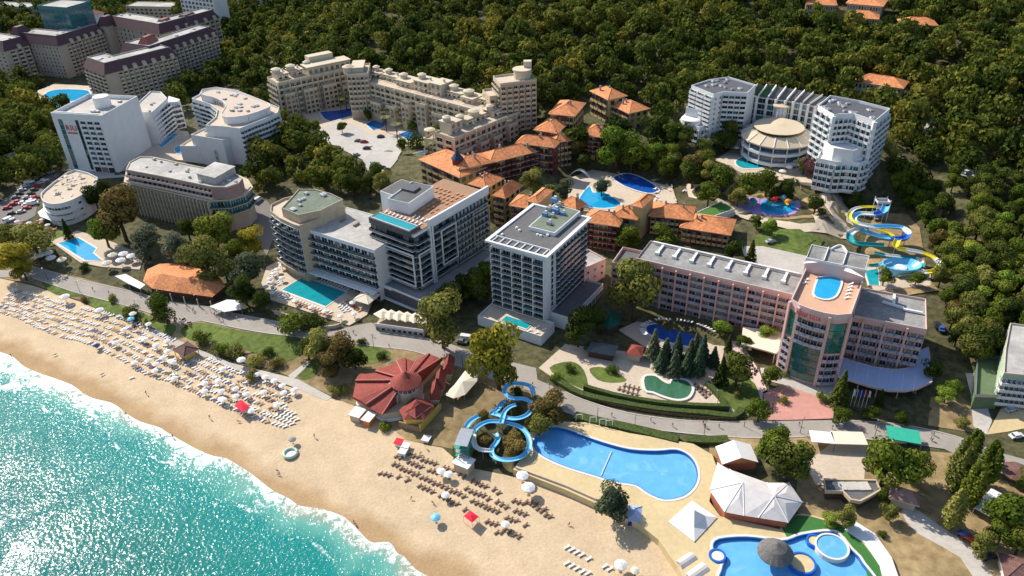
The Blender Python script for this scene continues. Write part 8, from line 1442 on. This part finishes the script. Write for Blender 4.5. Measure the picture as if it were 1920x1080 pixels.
# ================================================================== planting
def trees():
    T = ptree
    for x, y, w, c, lab, hk in [(826, 588, 84, 'olive', 'tall olive-yellow tree between the dark pool block and the white tower', 1.15), (932, 655, 104, 'yellow', 'large golden plane tree in front of the white tower', 1.1), (1193, 533, 90, 'olive', 'tall yellow-green tree hiding the left end of the long pink wing', 1.1), (300, 572, 46, 'mid', 'shady green tree on the lawn among the promenade seats', 1), (218, 390, 84, 'brown', 'big brownish-green tree left of the slab hotel', 1), (193, 430, 52, 'bright', 'bright green round tree below the brownish one', .9),
        (600, 645, 62, 'olive', 'leftmost dense olive tree on the seaward lawn', .9), (640, 652, 58, 'brown', 'brownish tree in the seaward lawn clump', .9), (575, 650, 45, 'dark', 'dark tree at the left of the seaward lawn clump', .8), (663, 668, 44, 'dark', 'dark tree at the right of the seaward lawn clump', .8), (620, 675, 55, 'brown', 'low reddish tree at the foot of the lawn clump', .8), (585, 640, 30, 'mid', 'small tree behind the seaward lawn clump', .9),
        (270, 448, 58, 'grey', 'grey-green tree below the slab hotel, leftmost of four', .9), (327, 458, 52, 'grey', 'grey-green tree below the slab hotel, second of four', .9), (383, 475, 76, 'olive', 'wide olive tree below the slab hotel, third of four', .95), (400, 430, 66, 'mid', 'green tree close under the slab hotel\'s rounded end', .9), (350, 425, 40, 'dark', 'dark small tree close under the slab hotel', .9), (471, 445, 50, 'yellow', 'yellowish tree right of the slab hotel', .9), (460, 500, 66, 'grey', 'grey tree behind the orange-roofed restaurant', .9), (440, 465, 40, 'mid', 'mid-green tree behind the yellowish one', .9), (455, 540, 50, 'dark', 'dark tree at the right end of the orange roof', .9), (420, 500, 46, 'olive', 'olive tree above the orange roof\'s right end', .9), (345, 480, 40, 'grey', 'small grey tree above the orange roof', .9), (490, 560, 40, 'dark', 'dark tree at the left corner of the teal pool terrace', .9),
        (175, 365, 42, 'dark', 'dark tree beside the round terrace building, left', 1), (196, 352, 34, 'dark', 'dark tree beside the round terrace building, right', 1), (60, 447, 70, 'olive', 'olive tree near the far left terrace', .8), (18, 478, 62, 'yellow', 'yellow-green tree at the left edge of the promenade', .9), (12, 440, 44, 'olive', 'thin olive tree at the left edge above the yellow-green one', .9), (40, 500, 40, 'yellow', 'small yellow tree at the promenade\'s left start', .9),
        (1385, 690, 60, 'dark', 'dark green tree between the firs and the bowed tower', .9), (1440, 622, 34, 'bright', 'bright shrub tree beside the cream pavilion', .8), (1395, 640, 34, 'mid', 'green tree left of the cream pavilion', .8), (1446, 702, 38, 'mid', 'round tree in front of the bowed tower', .8), (1425, 768, 46, 'mid', 'round tree at the right end of the garden hedge', .8), (1352, 612, 36, 'bright', 'bright green shrub tree right of the oval pool', .7), (1085, 605, 56, 'dark', 'dark shaded tree right of the foot of the white tower', 1.2), (1120, 590, 40, 'dark', 'dark shaded tree between tower and pink wing', 1), (1582, 777, 36, 'mid', 'clipped round tree on the promenade before the pink hotel', .7), (1635, 772, 30, 'mid', 'small green tree beside the flagpoles', .8), (1690, 780, 28, 'mid', 'small tree before the dark arcade', .8),
        (1446, 828, 66, 'mid', 'left of two dense trees behind the marquee', .95), (1482, 862, 76, 'dark', 'right of two dense trees behind the marquee', .9), (1668, 862, 104, 'mid', 'very large round tree beside the sandy courtyard', .9), (1722, 872, 58, 'mid', 'tree joined to the right of the very large round one', .9), (1590, 966, 36, 'olive', 'upright olive tree beside the green turf', 1.2), (1560, 972, 34, 'bright', 'low bright tree left of the upright olive one', .6), (1668, 958, 32, 'olive', 'small lone tree on the dry grass by the cottage', .9), (1890, 958, 80, 'mid', 'broad green tree at the right edge over the shelter', .9), (1846, 1018, 44, 'olive', 'olive tree at the lower right beside the red car', 1.1), (1918, 1010, 60, 'dark', 'dark tree at the lower right edge', .9), (1880, 1000, 50, 'mid', 'green tree between the broad one and the lower right edge', .9), (1148, 935, 72, 'grey', 'round grey-green willow on the sand edge by the blue booth', .8), (1930, 900, 50, 'mid', 'tree at the right edge beside the brown parasol', .8), (1655, 925, 26, 'mid', 'small tree between the flat-roofed restaurant and cottage', .9),
        (905, 825, 34, 'brown', 'brownish shrub tree inside the left slide loop', .6), (960, 832, 50, 'brown', 'brownish shrub tree inside the right slide loop', .6), (975, 808, 26, 'olive', 'small olive shrub tree under the slide', .6), (1030, 765, 66, 'brown', 'brown-green tree between the slide and the wave pool', .8), (1010, 792, 50, 'olive', 'olive tree at the top of the wave pool', .8), (965, 768, 26, 'brown', 'small tree inside the middle slide loop', .6), (970, 732, 26, 'dark', 'small dark tree inside the upper slide loop', .6), (908, 780, 26, 'brown', 'small reddish tree left of the slide', .6), (1040, 745, 40, 'brown', 'brown tree at the promenade above the slide', .7),
        (1158, 268, 70, 'bright', 'bright yellow-green tree before the lone orange block', 1), (1185, 285, 60, 'mid', 'green tree right of the bright yellow-green one', .9), (1222, 280, 50, 'dark', 'dark tree left of the resort, upper', .9), (1000, 335, 44, 'olive', 'olive tree in front of the long maroon range', 1), (1080, 285, 34, 'brown', 'reddish tree between the orange blocks', 1), (1092, 300, 30, 'dark', 'dark tree in the village court', 1), (1060, 350, 40, 'grey', 'grey tree left of the cyan lagoon', .9), (1030, 360, 34, 'mid', 'green tree behind the stair tower', .9), (1176, 442, 46, 'mid', 'left of two round trees behind the long pink wing', .9), (1245, 440, 50, 'mid', 'right of two round trees behind the long pink wing', .9), (1376, 466, 40, 'dark', 'dark tree at the far end of the front orange row', .9), (1128, 348, 30, 'blue', 'palm-like tree on the lagoon edge', 1), (1445, 425, 30, 'bright', 'bright round tree on the slope', .8), (1420, 412, 26, 'mid', 'small tree on the slope', .8),
        (1308, 288, 42, 'brown', 'russet tree at the foot of the left resort tower', 1), (1300, 325, 46, 'dark', 'dark tree below the russet one', .9), (1262, 305, 40, 'mid', 'green tree left of the russet one', .9), (1355, 330, 50, 'mid', 'green tree below the turquoise resort pool, left', .9), (1335, 310, 36, 'olive', 'olive tree left of the turquoise resort pool', .9), (1400, 345, 54, 'mid', 'green tree below the turquoise resort pool, middle', .9), (1440, 338, 46, 'mid', 'green tree below the turquoise resort pool, right', .9), (1372, 245, 40, 'dark', 'dark tree between the resort tower and rotunda', 1.2), (1355, 262, 34, 'dark', 'dark tree at the inner foot of the resort tower', 1), (1520, 312, 34, 'purple', 'purple-leaved tree at the right resort tower', .9), (1505, 330, 30, 'mid', 'green tree beside the purple-leaved one', .9), (1640, 320, 34, 'olive', 'olive tree right of the right resort tower', 1.1), (1660, 335, 30, 'olive', 'second olive tree right of the right resort tower', 1), (1530, 380, 36, 'dark', 'dark tree beside the play structure', .9), (1480, 350, 40, 'dark', 'dark tree above the play structure', .9), (1330, 360, 40, 'mid', 'green tree above the lilac surface', .9), (1605, 372, 30, 'dark', 'dark tree behind the slide tower', .9), (1280, 250, 34, 'mid', 'green tree behind the left resort tower', .9), (1385, 365, 34, 'olive', 'small olive tree above the lilac surface', .9),
        (1790, 722, 30, 'bright', 'upper of two bright green bushes by the dirt track', .8), (1776, 738, 34, 'bright', 'lower of two bright green bushes by the dirt track', .8), (1748, 690, 34, 'dark', 'dark tree at the right tip of the pale blue canopy', 1), (1805, 790, 26, 'olive', 'small bush tree on the dry slope', .7), (1660, 515, 34, 'mid', 'green tree in front of the slide bowl', .9), (1720, 520, 30, 'mid', 'small green tree right of the landing pool', .8)]:
        T(x, y, w, 'broad', c, lab, hk)
    for i, (x, y, w) in enumerate([(700, 196, 22), (716, 200, 20), (780, 226, 22), (800, 232, 22), (820, 244, 22), (770, 234, 18), (690, 214, 18), (590, 236, 22), (570, 230, 20), (640, 236, 18), (552, 226, 22), (728, 204, 20), (752, 212, 20), (812, 258, 20), (532, 216, 24)]): T(x, y, w, 'broad', ('dark', 'mid', 'mid')[i % 3], 'small %s tree in the court of the beige palace, %s' % (('dark green', 'mid-green', 'mid-green')[i % 3], 'left of the long pool' if x < 600 else 'by the long pool' if x < 720 else 'under the rear range'), .95, group='court trees %d %s' % (i % 3 > 0, 'l' if x < 600 else 'm' if x < 720 else 'r'))
    for i, (x, y, w) in enumerate([(1228, 640, 38), (1250, 652, 36), (1272, 648, 36), (1296, 655, 36), (1320, 650, 36), (1240, 672, 34), (1266, 676, 34), (1290, 678, 34), (1312, 672, 34), (1306, 640, 28), (1340, 665, 30)]): T(x, y, w, 'conifer', 'blue' if i % 3 else 'grey', '%s fir in the bluish row between the oval pool and the green pool' % ['leftmost back', 'second back', 'third back', 'fourth back', 'fifth back', 'leftmost front', 'second front', 'third front', 'fourth front', 'small inner', 'rightmost'][i], (.95, .8, 1.1, .85, 1.0, .75, .95, .82, 1.05, .9, .8)[i])
    for x, y, w, lab in [(1580, 722, 44, 'tall spruce before the left end of the pale blue canopy'), (122, 425, 22, 'narrow dark cypress below the round terrace building'), (1355, 690, 34, 'spruce beside the dark tree left of the bowed tower'), (1410, 470, 30, 'pointed conifer behind the long pink wing, right'), (1368, 640, 20, 'slim conifer right of the oval pool'), (800, 530, 20, 'slim conifer between hotel blocks'), (1652, 742, 20, 'small spruce beside the flagpoles')]: T(x, y, w, 'conifer', 'dark', lab)
    for x, y, w, lab, hk in [(1806, 868, 44, 'leftmost tall poplar at the right', 1.1), (1858, 862, 42, 'rightmost tall poplar at the right', 1.0), (1795, 945, 44, 'front tall poplar over the dry grass', .9), (1832, 905, 40, 'middle tall poplar between the others', 1.0), (1830, 830, 34, 'poplar behind the others at the promenade', .9)]: T(x, y, w, 'poplar', 'olive' if w > 42 else 'mid', lab, hk)
    for i, (x, y, w, c) in enumerate([(243, 581, 34, 'dark'), (155, 562, 20, 'brown'), (380, 632, 36, 'dark'), (412, 645, 40, 'mid'), (440, 655, 36, 'olive'), (475, 672, 34, 'olive'), (478, 695, 36, 'brown'), (510, 675, 34, 'brown'), (500, 660, 24, 'dark'), (674, 636, 22, 'dark'), (715, 665, 22, 'dark'), (630, 730, 26, 'olive'), (650, 722, 26, 'olive'), (722, 795, 26, 'mid'), (545, 600, 60, 'mid'), (575, 598, 44, 'dark'), (600, 605, 30, 'dark'), (1045, 705, 24, 'bright'), (1070, 690, 22, 'dark'), (1148, 690, 26, 'mid'), (1388, 735, 22, 'brown'), (1470, 750, 20, 'mid'), (1655, 1000, 20, 'mid'), (1545, 745, 26, 'mid'), (1470, 695, 24, 'mid'), (1110, 645, 30, 'dark'), (205, 560, 24, 'mid'), (90, 470, 30, 'dark'), (150, 500, 26, 'dark'), (295, 590, 34, 'dark')]):
        lab = ['dark oval shrub on the lawn left of the shady tree', 'brown shrub at the head of the beds', 'dark shrub at the walkway right of the kiosk', 'green shrub in the bank above the beds', 'olive shrub in the bank above the beds', 'olive shrub on the bank, further right', 'brown shrub leaning over the walkway', 'reddish shrub beside the brown one', 'small dark shrub on the bank', 'clipped dark ball shrub on the lawn by the promenade', 'dark shrub at the lawn\'s right tip', 'olive shrub at the left of the round restaurant', 'second olive shrub at the left of the round restaurant', 'green shrub at the restaurant\'s sandy corner', 'long green shrub bank below the teal pool terrace', 'dark shrub below the teal pool terrace', 'small dark shrub below the teal pool terrace, right', 'bright shrub at the garden\'s left point', 'dark shrub at the garden lawn', 'green shrub right of the small lawn', 'round reddish shrub on the right garden lawn', 'green shrub on the hotel forecourt', 'small shrub by the white terrace strip', 'green shrub left of the spruce', 'clipped shrub before the bowed tower', 'dark shrub in the shade of the white tower', 'low green shrub by the promenade lawn', 'dark shrub below the far left terrace', 'dark shrub by the bright blue pool', 'shrub under the shady tree'][i]
        T(x, y, w, 'bush', c, lab, .8)
    for i, (x, y) in enumerate([(735, 212), (728, 222), (745, 226), (756, 222), (764, 232), (722, 236), (640, 212), (668, 218), (742, 236), (805, 300), (715, 226), (738, 232), (750, 214), (764, 218), (700, 214), (776, 238), (784, 244), (660, 200), (650, 206), (725, 248), (745, 262)]):
        g = G(x, y); t = empty('palm_tree', (g[0], g[1], g[2]-.2), 'palm in the grove between the deep blue pools', 'palm', 'palms of the pool court'); MB().tube([(g[0], g[1], g[2]-.5), (g[0]+.3, g[1], g[2]+8.5)], [.3, .2], 6).build('trunk', [M['bark']], t)
        m = MB(); c = (g[0]+.3, g[1], g[2]+8.6)
        for k in range(14):
            a = k*.449+random.random()*.2; dx, dy = math.cos(a), math.sin(a); sx, sy = -dy*.38, dx*.38; L3 = 3.4+random.random()*.8; e = [(.0, .1), (.5, .75), (.85, .55), (1, -.3)]
            P4 = [(c[0]+dx*L3*r, c[1]+dy*L3*r, c[2]+z) for r, z in e]; v = []
            for j, p in enumerate(P4): wj = (.5, 1, .8, .1)[j]; v += [(p[0]+sx*wj, p[1]+sy*wj, p[2]-.12), (p[0]-sx*wj, p[1]-sy*wj, p[2]-.12)]
            m.add(v, [(2*j, 2*j+1, 2*j+3, 2*j+2) for j in range(3)])
        m.build('crown', [mat('palm_fronds', (.12, .13, .035), .7, .3, 1.5)], t)
def forest():
    FP = [[(372, 178), (430, 168), (520, 215), (515, 150), (640, 130), (900, 200), (1010, 262), (1060, 200), (1160, 190), (1225, 215), (1235, 262), (1265, 290), (1290, 200), (1420, 180), (1640, 215), (1650, 240), (1662, 310), (1650, 355), (1690, 392), (1735, 440), (1772, 490), (1765, 600), (1800, 700), (1835, 760), (1850, 700), (1870, 640), (2250, 640), (2250, -30), (1650, -45), (455, -40), (455, 30), (400, 90)],
          [(-60, 165), (60, 160), (72, 200), (125, 215), (100, 300), (112, 318), (70, 335), (0, 380), (-60, 400)], [(478, 330), (500, 300), (545, 250), (600, 270), (680, 320), (722, 345), (725, 385), (640, 372), (560, 352), (520, 358), (480, 372)],
          [(-40, -30), (470, -45), (460, 40), (400, 45), (300, 30), (200, 45), (160, 60), (70, 60), (-40, 75)], [(320, 10), (460, -20), (470, 60), (400, 90), (405, 45), (320, 22)], [(330, 180), (375, 150), (380, 165), (356, 192), (340, 215)], [(1740, 460), (1900, 470), (1990, 600), (1870, 640), (1850, 700), (1800, 700), (1765, 600)],
          [(800, 460), (915, 480), (925, 560), (860, 600), (790, 590)], [(1110, 300), (1260, 290), (1330, 340), (1290, 350), (1230, 325), (1180, 318)], [(1060, 300), (1100, 262), (1240, 262), (1330, 300), (1345, 345), (1290, 345), (1180, 300), (1120, 305)], [(1340, 345), (1480, 350), (1530, 350), (1600, 380), (1570, 425), (1520, 430), (1500, 412), (1420, 408), (1340, 372)], [(795, 300), (700, 310), (745, 262), (800, 262)], [(545, 235), (640, 232), (670, 215), (740, 230), (800, 262), (770, 268), (680, 240), (600, 252)], [(480, 372), (500, 330), (480, 300), (520, 290), (478, 330)]]
    L_ = []; GAP = [pw_ for pw_ in [[G(x, y)[:2] for x, y in q] for q in ([(1688, 232), (1735, 215), (1772, 232), (1750, 252), (1700, 248)], [(1775, 312), (1838, 345), (1868, 325), (1805, 298)], [(1425, 80), (1470, 105), (1480, 90), (1440, 70)], [(1830, 245), (1920, 262), (1920, 275), (1835, 255)], [(1720, 128), (1790, 130), (1790, 140), (1725, 142)])]]
    sx = 7.2
    for q in FP:
        poly = [G(x, y)[:2] for x, y in q]; xs = [p[0] for p in poly]; ys = [p[1] for p in poly]; y = max(100, min(ys))
        while y < min(900, max(ys)):
            x = max(-560, min(xs))
            while x < min(560, max(xs)):
                X, Y = x+random.uniform(-3, 3), y+random.uniform(-3, 3)
                if inpoly(X, Y, poly) and not taken(X, Y) and random.random() > .1 and not any(inpoly(X, Y, g) for g in GAP):
                    d2 = X*X+Y*Y; L_.append((d2, X, Y))
                x += sx*(1 if y < 500 else 1.12)
            y += sx*(1 if y < 500 else 1.12)
    L_.sort(); vis = []
    for d2, X, Y in L_:
        v = (X, Y, terr(X, Y)+5-CZ); d = [sum(a*b for a, b in zip(v, ax)) for ax in (RT, UP, FW)]
        if abs(d[0]/d[2]) < .85 and abs(d[1]/d[2]) < .42: vis.append((X, Y, 960+F*d[0]/d[2], 540-F*d[1]/d[2]))
    n_ind = max(0, 292-NT[0]); inf = [v for v in vis if -20 < v[2] < 1940]; ind = inf[:n_ind]; s_ = set(ind); rest = [v for v in vis if v not in s_]
    LM = [(1700, 430, 'banded slides'), (1740, 500, 'yellow slide'), (1745, 620, 'pink wing'), (1640, 280, 'right resort tower'), (1350, 200, 'left resort tower'), (1860, 700, 'green sports court'), (600, 300, 'pale car park'), (580, 380, 'green-roofed curved block'), (740, 350, 'dark pool-topped block'), (500, 290, 'S-curved white hotel'), (120, 250, 'lettered white tower'), (40, 360, 'crowded left car park'), (860, 560, 'white tower'), (1010, 200, 'beige corner tower'), (1190, 250, 'upper orange roofs'), (1900, 620, 'pale green building'), (1220, 310, 'cyan lagoon'), (1800, 745, 'dirt track'), (1450, 350, 'rotunda')]
    def zone(px, py):
        x, y, n = min(LM, key=lambda l: (l[0]-px)**2+1.5*(l[1]-py)**2); dx, dy = px-x, py-y
        return ('behind' if dy < 0 else 'in front of') if abs(dy) > abs(dx) else ('left of' if dx < 0 else 'right of'), n, 'near' if dx*dx+dy*dy < 3600 else 'further out'
    cn = {'dark': 'dark green', 'mid': 'mid-green', 'olive': 'olive green', 'yellow': 'yellowing', 'brown': 'russet', 'bright': 'bright green'}
    for X, Y, px, py in ind:
        c = random.choices(['dark', 'mid', 'olive', 'yellow', 'brown', 'bright'], [5, 5, 3, .6, 1.2 if px < 730 else .5, 1])[0]; kd = 'conifer' if (470 < px < 730 and random.random() < .2) else 'broad'
        h = random.uniform(9, 14); sz = 'tall' if h > 12.2 else 'low' if h < 10.4 else 'mid-sized'; rel, n, nr = zone(px, py); lab = '%s %s %s %s the %s, %s' % (sz, cn[c], 'conifer' if kd == 'conifer' else 'broadleaf tree', rel, n, nr); tree(X, Y, h, kd, c, lab, lab)
    V_, F_, T_ = [], [], []
    prot = []
    for k in range(8):
        far = k >= 4; md = k % 4 == 3; V, lf = leafmesh('bush' if md else 'broad', (260 if far else 420), (.8 if far else .66)*(.66 if md else 1), 500+k); prot.append((V*np.float32(1.5 if md else 1), lf))
    g = np.random.default_rng(4)
    for i, (X, Y, px, py) in enumerate(rest):
        V, lf = prot[(4 if Y > 520 else 0)+int(g.integers(0, 4))]; a = g.uniform(0, 6.28); s = g.choice([.75, .95, 1.1, 1.25, 1.5, 1.75])*g.uniform(.9, 1.1); c, sn = math.cos(a)*s, math.sin(a)*s
        W_ = np.empty_like(V); W_[:, 0] = V[:, 0]*c-V[:, 1]*sn+X; W_[:, 1] = V[:, 0]*sn+V[:, 1]*c+Y; W_[:, 2] = V[:, 2]*s*g.uniform(.9, 1.15)+terr(X, Y)-.5
        V_.append(W_); F_.append(lf); t = float(np.clip(g.normal(.42, .24)+.18*math.sin(X*.02+1)*math.cos(Y*.025), 0, 1.0)); T_.append(np.full(len(V), t, np.float32))
    me = npmesh('forest', np.concatenate(V_).astype(np.float32), np.concatenate(F_), FOREST, np.concatenate(T_)); o = bpy.data.objects.new('forest', me); COL.objects.link(o); tag(o, 'broadleaf forest covering the hillside behind the hotels', 'forest', kind='stuff')
    print('TREES individual', NT[0], 'forest', len(rest))
import time as _t
for fn in (white_tower, pool_hotel, pink_hotel, resort, palace, mansard, left_whites, orange, fan_restaurant, orange_restaurant, tents, slides, pools, beach, street, flush_beds, trees, forest, flush):
    _s = _t.time(); fn(); print(fn.__name__, round(_t.time()-_s, 1))
